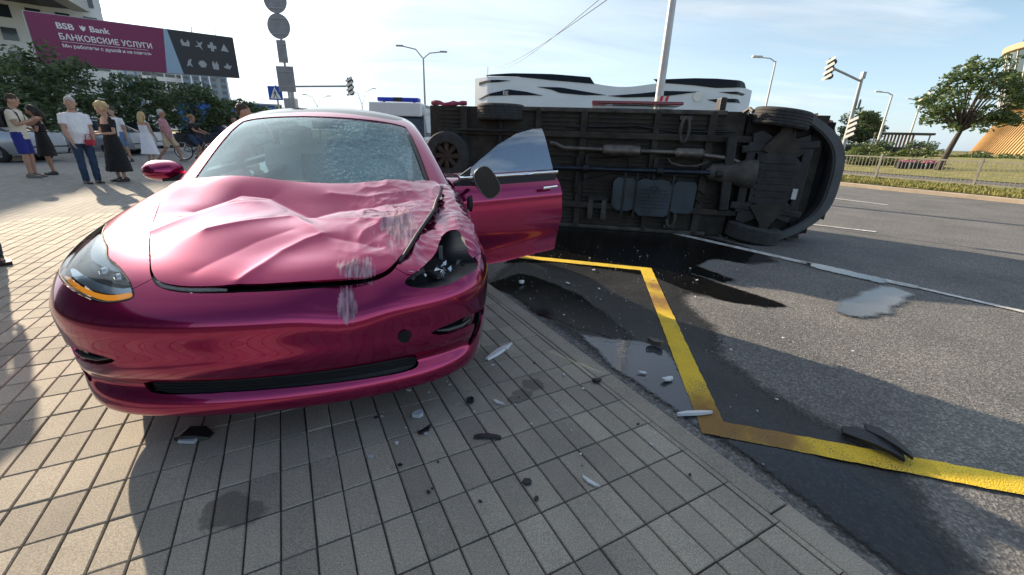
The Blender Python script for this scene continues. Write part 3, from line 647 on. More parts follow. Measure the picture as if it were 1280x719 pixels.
V, _i, T = clip(V, T, np.where(V[:, 2] > .6, sdpoly(V[:, 0], V[:, 1], HOODS)-.006, .3))
a, p = tp(V)
Vh, THL, T1 = clip(V, T, np.where(a < 0, sdpoly(np.abs(a), p, HLS)*.016, 1))          # intact lamp (passenger side)
a, p = tp(Vh); gap = np.where(a < 0, sdpoly(np.abs(a), p, HLS)*.016-.0035, 1); Vb, _x, T1 = clip(Vh, T1, gap)
a, p = tp(Vb); Vb, THO, T1 = clip(Vb, T1, np.where(a > 0, sdpoly(a, p, HOLE)*.016, 1))    # torn-out lamp (driver side)
a, p = tp(Vb); gf = sdpoly(np.abs(a), p, FEND)*.016
Vb, TF, TB = clip(Vb, T1, gf)
a, p = tp(Vb); gf = sdpoly(np.abs(a), p, FEND)*.016; Vb, _x, TB = clip(Vb, TB, gf-.0035)
Vb, TFL, TFR = clip(Vb, TF, -Vb[:, 0])      # x>0 = driver side
panel('fender', Vb, TFL, part='fender', sharp=60); panel('fender', Vb, TFR, part='fender')
V2, _x, TB = clip(Vb, TB, np.where(Vb[:, 1] < .6, sdpoly(Vb[:, 0], Vb[:, 2], INTAKE), 1))
V2, _x, TB = clip(V2, TB, np.where(V2[:, 1] < .8, sdpoly(np.abs(V2[:, 0]), V2[:, 2], FOG), 1))
V2, TOWP, TB = clip(V2, TB, np.where((V2[:, 1] < .5) & (V2[:, 0] > 0), np.hypot(V2[:, 0]-.466, V2[:, 2]-.451)-.027, 1))
bumper = panel('front_bumper', V2, TB, part='bumper', solid=.012)
tag(bumper, 'crimson front bumper scuffed and dented on one side')
# backing behind the openings
def backing(name, sel_poly, side, depth, m, parent):
    VV, Ti, _ = clip(SV, ST_, np.where((SV[:, 1] < .8) & ((SV[:, 0]*side > 0) | (side == 0)), sdpoly(np.abs(SV[:, 0]) if side else SV[:, 0], SV[:, 2], sel_poly)-.02, 1))
    q = deform(VV); d = q-np.array([0, .9, .36]); q = q-d*(depth/np.linalg.norm(d, axis=1))[:, None]
    return tri_obj(name, q, Ti, m, parent)
backing('intake_grille', INTAKE, 0, .045, BLACKP, bumper)
for k in range(4):      # slats of the intake
    z0 = .277+.014*k
    xs = np.linspace(-.50, .50, 21); MB().tube([(x, .21*x*x+.14*x**4+.064, z0) for x in xs], .0030, 5).build('grille_slat', DARK, bumper)
for sd in (1, -1):
    backing('fog_duct', FOG, sd, .032, GLOSSB, bumper)
    pts = [(.60, .431), (.66, .418), (.74, .414), (.80, .425)]
    q = cast(f_body, np.array([[sd*x*.2, .9, z] for x, z in pts]), np.array([[sd*x*.8, -(.9-.10-.3*(x-.55)), 0.] for x, z in pts])/np.linalg.norm([[x*.8, -(.9-.10-.3*(x-.55)), 0.] for x, z in pts], axis=1)[:, None])
    fogl = MB(); fogl.tube([tuple(p+np.array([0, .018, 0])) for p in q], [.004, .011, .012, .008], 8); fogl.build('fog_lamp', mat('smoked_lens', (.03, .035, .035), .1, coat=.6), bumper, smooth=60)
q = cast(f_body, np.array([[.466, .9, .451]]), np.array([[0, -1., 0]]))[0]
MB().lathe([(.026, 0), (.029, .004), (.026, .008), (.025, -.03), (.002, -.03)], 20, Matrix.Translation(q+np.array([0, .012, 0])) @ Matrix.Rotation(R(90), 4, 'X') @ Matrix.Rotation(R(180), 4, 'X') @ Matrix.Rotation(R(8), 4, 'Y'), cap=False).build('tow_eye_socket', DARK, bumper, smooth=50)
# ---- intact headlight
lamp = tri_obj('headlight', Vh, THL, LENS, car, solid=.004)
def shrink(V, d): e = V-C0; return V-e*(d/np.linalg.norm(e, axis=1))[:, None]
TEAR = smooth_poly([(70, 22.7), (54.4, 20.9), (47.4, 18.9), (43.2, 18.0), (40.3, 17.3), (41.4, 16.9), (46.7, 17.4), (51.3, 18.0), (55.1, 18.8), (62.2, 20.5)], 4)
PROJ = smooth_poly([(51.4, 17.0), (50.6, 17.5), (46.1, 17.0), (41.1, 16.6), (39.2, 16.8), (35.2, 15.6), (33.7, 14.9), (36.2, 14.5), (41.1, 14.8), (46.4, 15.7)], 4)
DRL = smooth_poly([(55, 15.6), (50.4, 15.5), (46.6, 15.1), (40.7, 14.3), (35.8, 14.0), (33.3, 14.5), (31.7, 13.8), (35.2, 12.9), (38.6, 12.8), (43.9, 13.5), (50, 14.4)], 4)
AMB = smooth_poly([(52.5, 14.35), (48.6, 14.15), (43.1, 13.35), (38.3, 12.75), (35.0, 12.8), (31.9, 13.6), (31.2, 12.9), (34.2, 11.85), (37.6, 11.85), (43.2, 12.6), (49, 13.55)], 4)
m_house = mat('lamp_housing', (.05, .052, .058), .35, .3); m_silver = mat('lamp_reflector', (.62, .66, .72), .18, .9, var=.1, vscale=30); m_grey = mat('lamp_satin_cover', (.30, .33, .38), .25, .6)
m_amber = mat('amber_indicator', (.85, .26, .015), .25, coat=.6, emis=(1, .35, .02), estr=.25)
VH, TH_, _x = clip(SV, ST_, np.where(tp(SV)[0] < 0, sdpoly(np.abs(tp(SV)[0]), tp(SV)[1], HLS)*.016-.004, 1))
tri_obj('housing', shrink(VH, .05), TH_, m_house, lamp)
for nm, poly, dep, mm in (('reflector_cover', TEAR, .018, m_grey), ('projector', PROJ, .035, GLOSSB), ('running_light', DRL, .016, m_silver), ('indicator', AMB, .005, m_amber)):
    a, p = tp(VH); v_, t_, _x = clip(VH, TH_, np.where(a < 0, sdpoly(np.abs(a), p, poly)*.016, 1)); tri_obj(nm, shrink(v_, dep), t_, mm, lamp, solid=.012)
a, p = tp(VH)
for (aa, pp) in ((44.5, 16.0), (39.5, 15.6)):    # two projector lenses
    i = np.argmin((np.abs(a)-aa)**2+(p-pp)**2+(a > 0)*1e3); c_ = shrink(VH[i:i+1], .034)[0]
    MB().lathe([(.001, .016), (.012, .012), (.018, .004), (.020, -.004)], 16, Matrix.Translation(c_) @ Matrix.Rotation(R(90), 4, 'X') @ Matrix.Rotation(R(30), 4, 'Y'), cap=False).build('projector_lens', CHROME, lamp, smooth=80)
# black edge seal of the lamp
loop = [np.radians(q) for q in HLS]; Ld = np.array([[-math.sin(t_)*math.cos(p_), -math.cos(t_)*math.cos(p_), math.sin(p_)] for t_, p_ in loop])
lp = cast(f_body, C0, Ld); MB().tube([tuple(q) for q in shrink(lp, .002)]+[tuple(shrink(lp, .002)[0])], .0035, 5, cap=False).build('seal', BLACKP, lamp)
# ---- torn-out headlight: dark bay with broken bits
bay = tri_obj('lamp_bay', shrink(*[(lambda v: v)(x) for x in (Vb,)], .16), THO, DARK, car)
lw = [np.radians(q) for q in HOLE]; Ld = np.array([[math.sin(t_)*math.cos(p_), -math.cos(t_)*math.cos(p_), math.sin(p_)] for t_, p_ in lw])
lp = deform(cast(f_body, C0, Ld), 'fender'); lpi = shrink(cast(f_body, C0, Ld), .16); nL = len(lp)
wallb = MB().add([tuple(q) for q in lp*1.0]+[tuple(q) for q in lpi], [(i, (i+1) % nL, nL+(i+1) % nL, nL+i) for i in range(nL)]); wallb.build('bay_wall', mat('bay_plastic', (.02, .02, .023), .5), bay)
brk = random.Random(5)
for i in range(16):
    t_ = R(brk.uniform(33, 50)); p_ = R(brk.uniform(11.2, 14.5)); d = np.array([[math.sin(t_)*math.cos(p_), -math.cos(t_)*math.cos(p_), math.sin(p_)]])
    c_ = shrink(cast(f_body, C0, d), brk.uniform(.02, .10))[0]; s_ = brk.uniform(.006, .02)
    b_ = MB(); b_.add([(s_*brk.uniform(-1, 1), s_*brk.uniform(-1, 1), s_*brk.uniform(-1, 1)) for _ in range(5)], [(0, 1, 2), (0, 2, 3), (1, 3, 4), (2, 3, 4), (0, 1, 4)], Matrix.Translation(c_)); b_.build('broken_bit', m_silver if i % 3 == 0 else m_grey if i % 3 == 1 else BLACKP, bay)
bk_ = MB(); bk_.box((.60, .33, .64), (.03, .16, .02), Matrix.Rotation(.5, 4, 'Z')); bk_.box((.66, .44, .66), (.02, .03, .16)); bk_.box((.52, .27, .66), (.10, .02, .03), Matrix.Rotation(-.4, 4, 'Y')); bk_.build('bracket', mat('primer_metal', (.12, .12, .13), .5, .6), bay)
# splash of the bumper's torn upper corner, standing off the fender
# ---- bonnet
hx = np.arange(-.78, .781, .007); hy = np.arange(.08, 1.32, .007); HX, HY = np.meshgrid(hx, hy, indexing='ij')
HV = cast(f_body, np.stack([HX.ravel(), HY.ravel(), np.full(HX.size, .45)], 1), np.tile([0, 0, 1.], (HX.size, 1)))
HT = gridT(len(hx), len(hy))
HV, HT, _x = clip(HV, HT, sdpoly(HV[:, 0], HV[:, 1], HOODS))
def hood_dz(x, y):
    rd = lambda L, h, w: .42*h*np.exp(-np.sqrt(pline(x, y, L)**2+.005**2)/w)
    z = .046*np.exp(-((x+.36)/.30)**2-((y-1.28)/.20)**2)+.012*sstep(y, .9, 1.2)
    z += .018*np.exp(-((x-.45)/.2)**2-((y-1.22)/.12)**2)
    z += rd([(-.50, .80), (-.42, .90), (-.35, 1.0), (-.20, .97), (.03, .76)], -.055, .07)
    z += rd([(-.58, .55), (-.48, .72), (-.38, .86), (-.25, .90)], .020, .05)
    z += rd([(-.36, .52), (-.22, .60), (-.05, .69), (.10, .66), (.27, .64), (.40, .60)], .034, .045)
    z += rd([(-.05, .70), (.06, .56), (.12, .46)], .022, .03)
    z += rd([(-.13, .12), (-.07, .22), (-.02, .33), (.06, .42), (.12, .46)], .024, .035)
    z += rd([(.12, .46), (.25, .40), (.38, .33)], -.020, .05)
    z += rd([(.03, .76), (.16, .84), (.34, .86), (.52, .92)], -.030, .07)
    z += rd([(.10, 1.02), (.30, .98), (.55, 1.05)], .018, .04)
    z += rd([(.40, .60), (.50, .70), (.60, .84)], .018, .03)
    z += rd([(-.30, .20), (-.14, .42), (-.02, .52)], -.012, .06)
    z -= .040*np.exp(-((x-.12)/.32)**2-((y-.82)/.22)**2)+.016*np.exp(-((x-.0)/.25)**2-((y-.35)/.15)**2)
    m = sstep(x, .12, .42); P = np.stack([x, y*.7, np.zeros_like(x)], 1)
    fold = 1-2*np.abs(nz3(P, 7.5, 5.3)); f2 = 1-2*np.abs(nz3(P, 17, 2.3))
    z += m*(.008*(fold-.5)+.0022*(f2-.5))+.004*nz3(P, 3.5, 9.)
    z += .020*np.exp(-np.clip(y-.09, 0, 9)/.10)*(1-.5*sstep(x, .2, .5))+.006
    return z
HD = HV.copy(); HD[:, 2] += hood_dz(HV[:, 0], HV[:, 1]); HD[:, 1] += .012*np.exp(-np.clip(HV[:, 1]-.09, 0, 9)/.1)
hood = tri_obj('bonnet', HD, HT, PAINT, car, solid=.010, attr={'scuff': scuff_of(HV)}); tag(hood, 'buckled crimson bonnet creased and scraped on one side')
# under-bonnet: dark tub and slam panel with crumpled grey seal
ub = MB(); ub.box((0, .72, .52), (1.24, 1.06, .06)); ub.build('engine_bay', DARK, car)
sl = MB()
for x0, x1, y0, z0 in ((-.46, -.30, .205, .662), (-.30, .30, .155, .655), (.30, .46, .205, .662)): sl.box(((x0+x1)/2, y0+.04, z0-.05), (x1-x0, .08, .06))
sl.build('slam_panel', mat('grey_seal_rubber', (.10, .10, .105), .7), car)
sr_ = random.Random(2); MB().tube([(-.47, .27, .70), (-.45, .22, .695), (-.40, .175, .690), (-.34, .155, .682), (-.27, .140, .679), (-.18, .128, .676)], [.008, .012, .015, .013, .012, .006], 7).build('torn_seal', mat('torn_grey_rubber', (.32, .33, .30), .7, var=.3, vscale=40), car, smooth=60)
# weather strip standing out of the gap on the driver side
wsp = [(.745, 1.20), (.725, 1.05), (.69, .92), (.655, .78), (.60, .60), (.55, .46), (.505, .34), (.455, .23)]
wz = cast(f_body, np.array([[x_, y_, .45] for x_, y_ in wsp]), np.tile([0, 0, 1.], (len(wsp), 1))); wr_ = random.Random(9)
MB().tube([(q[0]+.004+wr_.uniform(-.004, .004), q[1], q[2]+.004+wr_.uniform(-.006, .008)) for q in wz], [.012, .010, .009, .011, .010, .009, .010, .007], 7).build('weather_strip', BLACKP, car, smooth=60)
# gutter strips beside the bonnet
# ---- greenhouse
gy = np.arange(1.06, 4.62, .0125); ga = np.radians(np.arange(0, 180.01, 1.2))
GY, GA = np.meshgrid(gy, ga, indexing='ij')
O_ = np.stack([np.zeros(GY.size), GY.ravel(), np.full(GY.size, .90)], 1); D_ = np.stack([np.cos(GA).ravel(), np.zeros(GY.size), np.sin(GA).ravel()], 1)
GV = cast(f_green, O_, D_); GT = gridT(len(gy), len(ga))
WSP = [(0, 1.06), (.35, 1.10), (.665, 1.25), (.675, 1.36), (.632, 1.66), (.575, 1.93), (.52, 1.985), (.28, 1.965), (0, 1.955)]
WSP = WSP+[(-x, y) for x, y in WSP[-2:0:-1]]
WS = smooth_poly(WSP, 4)
ROOFP = smooth_poly([(0, 2.06), (.50, 2.09), (.53, 2.5), (.50, 2.95), (0, 3.0), (-.50, 2.95), (-.53, 2.5), (-.50, 2.09)], 4)
REARP = smooth_poly([(0, 3.06), (.50, 3.02), (.56, 3.5), (.50, 4.05), (0, 4.12), (-.50, 4.05), (-.56, 3.5), (-.50, 3.02)], 4)
FWP = [(1.56, .985), (1.70, 1.06), (1.95, 1.19), (2.20, 1.285), (2.40, 1.325), (2.515, 1.333), (2.515, .998), (2.0, .99)]
RWP = [(2.575, 1.0), (2.575, 1.332), (2.85, 1.315), (3.15, 1.245), (3.40, 1.15), (3.53, 1.06), (3.45, 1.025), (3.0, 1.012)]
top_ = lambda P: np.where(P[:, 2] > .9, 0, 1)
V, TW, T = clip(GV, GT, sdpoly(GV[:, 0], GV[:, 1], WS)); TW0, VW0 = TW, V
V, TR, T = clip(V, T, np.where(np.abs(V[:, 0]) < .62, sdpoly(V[:, 0], V[:, 1], ROOFP), 1)); VR = V
V, TRG, T = clip(V, T, np.where(np.abs(V[:, 0]) < .62, sdpoly(V[:, 0], V[:, 1], REARP), 1)); VRG = V
V, TS, T = clip(V, T, np.where(np.abs(V[:, 0]) > .45, sdpoly(V[:, 1], V[:, 2], FWP), 1)); VS = V
V, TS2, T = clip(V, T, np.where(np.abs(V[:, 0]) > .45, sdpoly(V[:, 1], V[:, 2], RWP), 1)); VS2 = V
V, _x, T = clip(V, T, .955-.01*V[:, 1]*0-V[:, 2]) if False else (V, None, T)
V, T, _x = clip(V, T, (np.minimum(1.30, .975+.02*(V[:, 1]-1.3))-V[:, 2])*1.0-0*V[:, 0]) if False else (V, T, None)
# keep pillars and roof rails above the belt line
V, T, _x = clip(V, T, .930+.018*(V[:, 1]-1.2)-V[:, 2])
tri_obj('roof_frame', V, T, PAINT, car, solid=.03, attr={'scuff': np.zeros(len(V))})
tri_obj('roof_glass', VR, TR, thin_glass('roof_glass', (.10, .11, .12), .0, 1.6, .05), car, solid=.004)
tri_obj('rear_window', VRG, TRG, thin_glass('rear_glass', (.45, .52, .52), .0, 1.5, .02), car, solid=.004)
# windscreen: driver side crazed and pushed in
def ws_mat():
    m = bpy.data.materials.new('cracked_windscreen'); m.use_nodes = True; t = m.node_tree; t.nodes.remove(t.nodes['Principled BSDF']); o = t.nodes['Material Output']
    def n(ty, **k):
        q = t.nodes.new(ty)
        for a, b in k.items(): setattr(q, a, b)
        return q
    tr = n('ShaderNodeBsdfTransparent'); tr.inputs[0].default_value = (.72, .86, .86, 1); gl = n('ShaderNodeBsdfGlossy'); gl.inputs['Roughness'].default_value = .015
    fr_ = schlick(t, 1.6, .13); gl.inputs[0].default_value = (.82, .97, 1, 1)
    m1_ = n('ShaderNodeMixShader'); t.links.new(fr_.outputs[0], m1_.inputs[0]); t.links.new(tr.outputs[0], m1_.inputs[1]); t.links.new(gl.outputs[0], m1_.inputs[2])
    at = n('ShaderNodeAttribute', attribute_name='crack'); tc_ = n('ShaderNodeTexCoord')
    acc = None
    nzw = n('ShaderNodeTexNoise'); nzw.inputs['Scale'].default_value = 9; nzw.inputs['Detail'].default_value = 5; t.links.new(tc_.outputs['Object'], nzw.inputs['Vector'])
    wv = n('ShaderNodeMix', data_type='VECTOR'); wv.inputs['Factor'].default_value = .06; t.links.new(tc_.outputs['Object'], wv.inputs['A']); t.links.new(nzw.outputs['Color'], wv.inputs['B'])
    for sc, wd in ((6, .03), (17, .07), (44, .13)):
        v = n('ShaderNodeTexVoronoi', feature='DISTANCE_TO_EDGE'); v.inputs['Scale'].default_value = sc; t.links.new(wv.outputs['Result'], v.inputs['Vector'])
        r = n('ShaderNodeMapRange'); t.links.new(v.outputs['Distance'], r.inputs[0]); r.inputs[1].default_value = 0; r.inputs[2].default_value = wd; r.inputs[3].default_value = 1; r.inputs[4].default_value = 0
        if acc is None: acc = r.outputs[0]
        else:
            a = n('ShaderNodeMath', operation='MAXIMUM'); t.links.new(acc, a.inputs[0]); t.links.new(r.outputs[0], a.inputs[1]); acc = a.outputs[0]
    nm = n('ShaderNodeMath', operation='MULTIPLY_ADD'); t.links.new(nzw.outputs['Fac'], nm.inputs[0]); nm.inputs[1].default_value = .5; nm.inputs[2].default_value = .12
    base = n('ShaderNodeMath', operation='MAXIMUM'); t.links.new(acc, base.inputs[0]); t.links.new(nm.outputs[0], base.inputs[1])
    k = n('ShaderNodeMath', operation='MULTIPLY'); t.links.new(base.outputs[0], k.inputs[0]); t.links.new(at.outputs['Fac'], k.inputs[1])
    df = n('ShaderNodeBsdfDiffuse'); df.inputs[0].default_value = (.52, .80, .86, 1); tl = n('ShaderNodeBsdfTranslucent'); tl.inputs[0].default_value = (.52, .80, .86, 1)
    md = n('ShaderNodeMixShader'); md.inputs[0].default_value = .6; t.links.new(df.outputs[0], md.inputs[1]); t.links.new(tl.outputs[0], md.inputs[2])
    m2_ = n('ShaderNodeMixShader'); t.links.new(k.outputs[0], m2_.inputs[0]); t.links.new(m1_.outputs[0], m2_.inputs[1]); t.links.new(md.outputs[0], m2_.inputs[2])
    bp_ = n('ShaderNodeBump'); bp_.inputs['Distance'].default_value = .012; vb = n('ShaderNodeTexVoronoi'); vb.inputs['Scale'].default_value = 30; t.links.new(wv.outputs['Result'], vb.inputs['Vector'])
    t.links.new(vb.outputs['Distance'], bp_.inputs['Height']); cs_ = n('ShaderNodeMapRange'); t.links.new(at.outputs['Fac'], cs_.inputs[0]); cs_.inputs[1].default_value = .38; cs_.inputs[2].default_value = .9; cs_.inputs[3].default_value = 0; cs_.inputs[4].default_value = .75; t.links.new(cs_.outputs[0], bp_.inputs['Strength']); t.links.new(bp_.outputs[0], gl.inputs['Normal'])
    t.links.new(m2_.outputs[0], o.inputs[0]); return m
x, y = VW0[:, 0], VW0[:, 1]
u_ = (y-1.1)/.85
cr_ = np.exp(-(((x-.30)/.30)**4)-(((u_-.48)/.50)**4))
wv_ = nz3(VW0, 5., 4.); cr_ = np.clip(cr_*1.15+.25*wv_*cr_, 0, 1); cr_ = np.maximum(cr_, .05+.14*np.clip(nz3(VW0, 3., 7.), 0, 1))
WD_ = VW0.copy(); sag = np.exp(-((x-.34)/.26)**2-((u_-.45)/.35)**2)
WD_[:, 1] += .035*sag; WD_[:, 2] -= .03*sag+.004*cr_*nz3(VW0, 22., 1.); WD_[:, 2] -= .004; WD_[:, 1] += .004
tri_obj('windscreen', WD_, TW0, ws_mat(), car, solid=0., attr={'crack': cr_})
# black frit border of the screen
frit = MB()
lp2 = [np.array(q) for q in WS]; inn = [q*np.array([.955, 1])+np.array([0, (1.5-q[1])*.05]) for q in lp2]
def gz(P): return cast(f_green, np.array([[p[0], p[1], .9] for p in P]), np.tile([0, 0, 1.], (len(P), 1)))
q1, q2 = gz([(p[0]*.998, p[1]) for p in lp2]), gz(inn); nn = len(q1)
frit.add([tuple(q+np.array([0, .004, -.007])) for q in q1]+[tuple(q+np.array([0, .004, -.007])) for q in q2], [(i, (i+1) % nn, nn+(i+1) % nn, nn+i) for i in range(nn)])
frit.build('windscreen_border', mat('black_glass_border', (.012, .013, .014), .35), car)
# side windows
for nm, VV, TT in (('front', VS, TS), ('rear', VS2, TS2)):
    for sg in (1, -1):
        sel = TT[(VV[TT][:, :, 0].mean(1)*sg > 0)]
        if nm == 'front' and sg > 0: DOORGLASS = (VV, sel); continue
        tri_obj('side_window', VV, sel, GLASS, car, solid=.004)
# ---- side shells
sy = np.arange(1.438, 4.3, .014); sa = np.radians(np.arange(-34, 44.01, 1.1)); SY, SA = np.meshgrid(sy, sa, indexing='ij')
for sg in (1, -1):
    O_ = np.stack([np.zeros(SY.size), SY.ravel(), np.full(SY.size, .56)], 1); D_ = np.stack([sg*np.cos(SA).ravel(), np.zeros(SY.size), np.sin(SA).ravel()], 1)
    V = cast(f_body, O_, D_); T = gridT(len(sy), len(sa))
    if sg < 0: T = T[:, ::-1]
    # body-side crease and sill undercut
    V[:, 0] += sg*(.006*np.exp(-((V[:, 2]-.80)/.02)**2)-.012*np.exp(-((V[:, 2]-.42)/.09)**2)+.012*np.exp(-((V[:, 2]-.265)/.03)**2))
    V, _x, T = clip(V, T, np.hypot(V[:, 1]-3.76, V[:, 2]-.335)-.37)
    DP = [(1.448, .30), (1.448, .93), (1.55, 1.2), (2.53, 1.2), (2.545, .60), (2.50, .30), (1.9, .285)]
    RP = [(2.545, 1.2), (2.56, .60), (2.515, .30), (3.05, .29), (3.34, .50), (3.40, .75), (3.55, 1.2)]
    gd = sdpoly(V[:, 1], V[:, 2], DP); V, TD, T = clip(V, T, gd)
    gd = sdpoly(V[:, 1], V[:, 2], RP); V, TRD, T = clip(V, T, gd)
    gd = np.minimum(sdpoly(V[:, 1], V[:, 2], DP), sdpoly(V[:, 1], V[:, 2], RP)); V3, _x, T = clip(V, T, gd-.004)
    z0 = np.zeros(len(V3))
    tri_obj('body_side', V3, T, PAINT, car, solid=.02, attr={'scuff': z0})
    rd_ = tri_obj('rear_door', V, TRD, PAINT, car, solid=.03, attr={'scuff': np.zeros(len(V))})
    MB().box((sg*.925, 3.22, .87), (.02, .16, .022), bev=.006).build('handle', CHROME, rd_)
    if sg < 0:
        fd = tri_obj('front_door', V, TD, PAINT, car, solid=.03, attr={'scuff': np.zeros(len(V))}); MB().box((-.922, 2.34, .86), (.02, .16, .022), bev=.006).build('handle', CHROME, fd)
    else: DOORSKIN = (V, TD)
# ---- rear end
C1 = np.array([0, 3.9, .55]); th2 = np.radians(np.arange(-66, 66.01, 2)); ph2 = np.radians(np.arange(-35, 60, 2.5)); A_, B_ = np.meshgrid(th2, ph2, indexing='ij')
D = np.stack([np.sin(A_)*np.cos(B_), np.cos(A_)*np.cos(B_), np.sin(B_)], -1).reshape(-1, 3)
V = cast(f_body, C1, D); T = gridT(len(th2), len(ph2))[:, ::-1]
V, _x, T = clip(V, T, np.hypot(V[:, 1]-3.76, V[:, 2]-.335)-.37); V, _x, T = clip(V, T, 4.27-V[:, 1])
g_ = np.where(V[:, 1] > 4.2, sdpoly(np.abs(V[:, 0]), V[:, 2], smooth_poly([(.45, .80), (.62, .80), (.83, .84), (.84, .93), (.7, .94), (.5, .86)], 3)), 1)
V, TL, T = clip(V, T, g_); tri_obj('rear_body', V, T, PAINT, car, solid=.02, attr={'scuff': np.zeros(len(V))})
tri_obj('tail_lamp', V, TL[V[TL][:, :, 0].mean(1) > 0], mat('red_lamp', (.35, .01, .01), .15, coat=.5), car, solid=.01); tri_obj('tail_lamp', V, TL[V[TL][:, :, 0].mean(1) < 0], bpy.data.materials['red_lamp'], car, solid=.01)
dk = MB(); dk.add([(-.70, 3.9, 1.03), (.70, 3.9, 1.03), (.66, 4.5, 1.04), (-.66, 4.5, 1.04)], [(0, 1, 2, 3)]); dk.build('parcel_shelf', CABIN, car)
# ---- interior
tub = MB()
tub.box((0, 2.5, .30), (1.66, 2.9, .05)); tub.box((-.86, 2.5, .55), (.03, 2.9, .5)); tub.box((.80, 3.3, .55), (.03, 1.45, .5)); tub.box((0, 1.36, .60), (1.6, .04, .6)); tub.box((0, 3.85, .68), (1.5, .05, .72))
tub.build('cabin_floor', CABIN, car)
ds = MB(); ds.loft([[(x, 1.30+.25*x*x*.3, .90) for x in (-.74, -.4, 0, .4, .74)]+[(x, 1.55, .80) for x in (.74, .4, 0, -.4, -.74)], [(x, 1.22+.25*x*x*.3, .955) for x in (-.72, -.4, 0, .4, .72)]+[(x, 1.72, .925) for x in (.72, .4, 0, -.4, -.72)]]); ds.build('dashboard', CABIN, car)
MB().box((.02, 1.70, 1.0), (.36, .015, .21), Matrix.Rotation(-.15, 4, 'X'), bev=.006).build('touch_screen', GLOSSB, car)
st = MB(); c_ = Vector((.36, 1.86, .93)); st.tube([c_+Matrix.Rotation(R(-65), 4, 'X') @ Vector((.18*math.cos(q), .18*math.sin(q), 0)) for q in [i*math.tau/24 for i in range(25)]], .016, 8, cap=False); st.tube([c_-Vector((.17, 0, 0)), c_+Vector((.17, 0, 0))], .018, 6); st.tube([c_, c_+Vector((0, -.2, -.08))], .03, 8); st.build('steering_wheel', BLACKP, car, smooth=60)
def seat(x, y):
    s = MB()
    s.box((x, y-.02, .50), (.50, .52, .16), Matrix.Rotation(.12, 4, 'X'), bev=.05)
    s.box((x, y+.30, .83), (.50, .14, .64), Matrix.Rotation(-.35, 4, 'X'), bev=.05)
    o = s.build('front_seat', SEATM, car, smooth=60)
    h = MB().box((x, y+.45, 1.20), (.27, .09, .17), Matrix.Rotation(-.25, 4, 'X'), bev=.04); h.build('headrest', SEATM, o, smooth=60)
seat(-.37, 2.25); seat(.37, 2.25)
s = MB(); s.box((0, 3.25, .50), (1.3, .5, .18), bev=.05); s.box((0, 3.58, .80), (1.3, .14, .60), Matrix.Rotation(-.4, 4, 'X'), bev=.05); o = s.build('rear_bench', SEATM, car, smooth=60)
for x in (-.4, .4): MB().box((x, 3.72, 1.10), (.26, .08, .14), bev=.03).build('headrest', SEATM, o, smooth=60)
MB().box((0, 1.98, 1.30), (.22, .02, .06), bev=.01).build('inner_mirror', BLACKP, car)
# ---- driver door, swung open
hinge = Vector((.885, 1.455, 0)); door = bpy.data.objects.new('driver_door', None); COL.objects.link(door); door.parent = car
door.matrix_local = Matrix.Translation(hinge) @ Matrix.Rotation(R(-64), 4, 'Z')
tag(door, 'crimson driver door standing open with its window up')
hv = np.array(hinge)
V, T = DOORSKIN; dskin = tri_obj('door_skin', V-hv, T, PAINT, door, outc=(-.8, .5, .5), solid=.02, attr={'scuff': np.zeros(len(V))})
V, T = DOORGLASS; tri_obj('door_window', V-hv, T, thin_glass('door_glass', (.55, .70, .80), 0., 1.5, .36), door, solid=.004)
ip = MB(); ip.prism([(1.46, .33), (1.46, .93), (1.60, .975), (2.51, .985), (2.52, .60), (2.47, .33)], 0, .05, Matrix(((0, 0, 1, .80-.885), (1, 0, 0, -1.455), (0, 1, 0, 0), (0, 0, 0, 1)))); ip.build('door_card', CABIN, door)
tr_ = MB(); tr_.tube([(.842-.885+.0*0, y_-1.455, .962+.018*(y_-1.5)) for y_ in np.linspace(1.50, 2.53, 12)], .014, 6, sq=1.); tr_.build('belt_moulding', CHROME, door, smooth=60)
MB().box((.930-.885, 2.36-1.455, .865), (.022, .17, .024), Matrix.Rotation(.03, 4, 'X'), bev=.007).build('handle', CHROME, door, smooth=40)
qg = MB(); qg.prism([(1.52, .975), (1.63, 1.035), (1.62, .975)], 0, .012, Matrix(((0, 0, 1, .80-.885), (1, 0, 0, -1.455), (0, 1, 0, 0), (0, 0, 0, 1)))); qg.build('quarter_trim', GLOSSB, door)
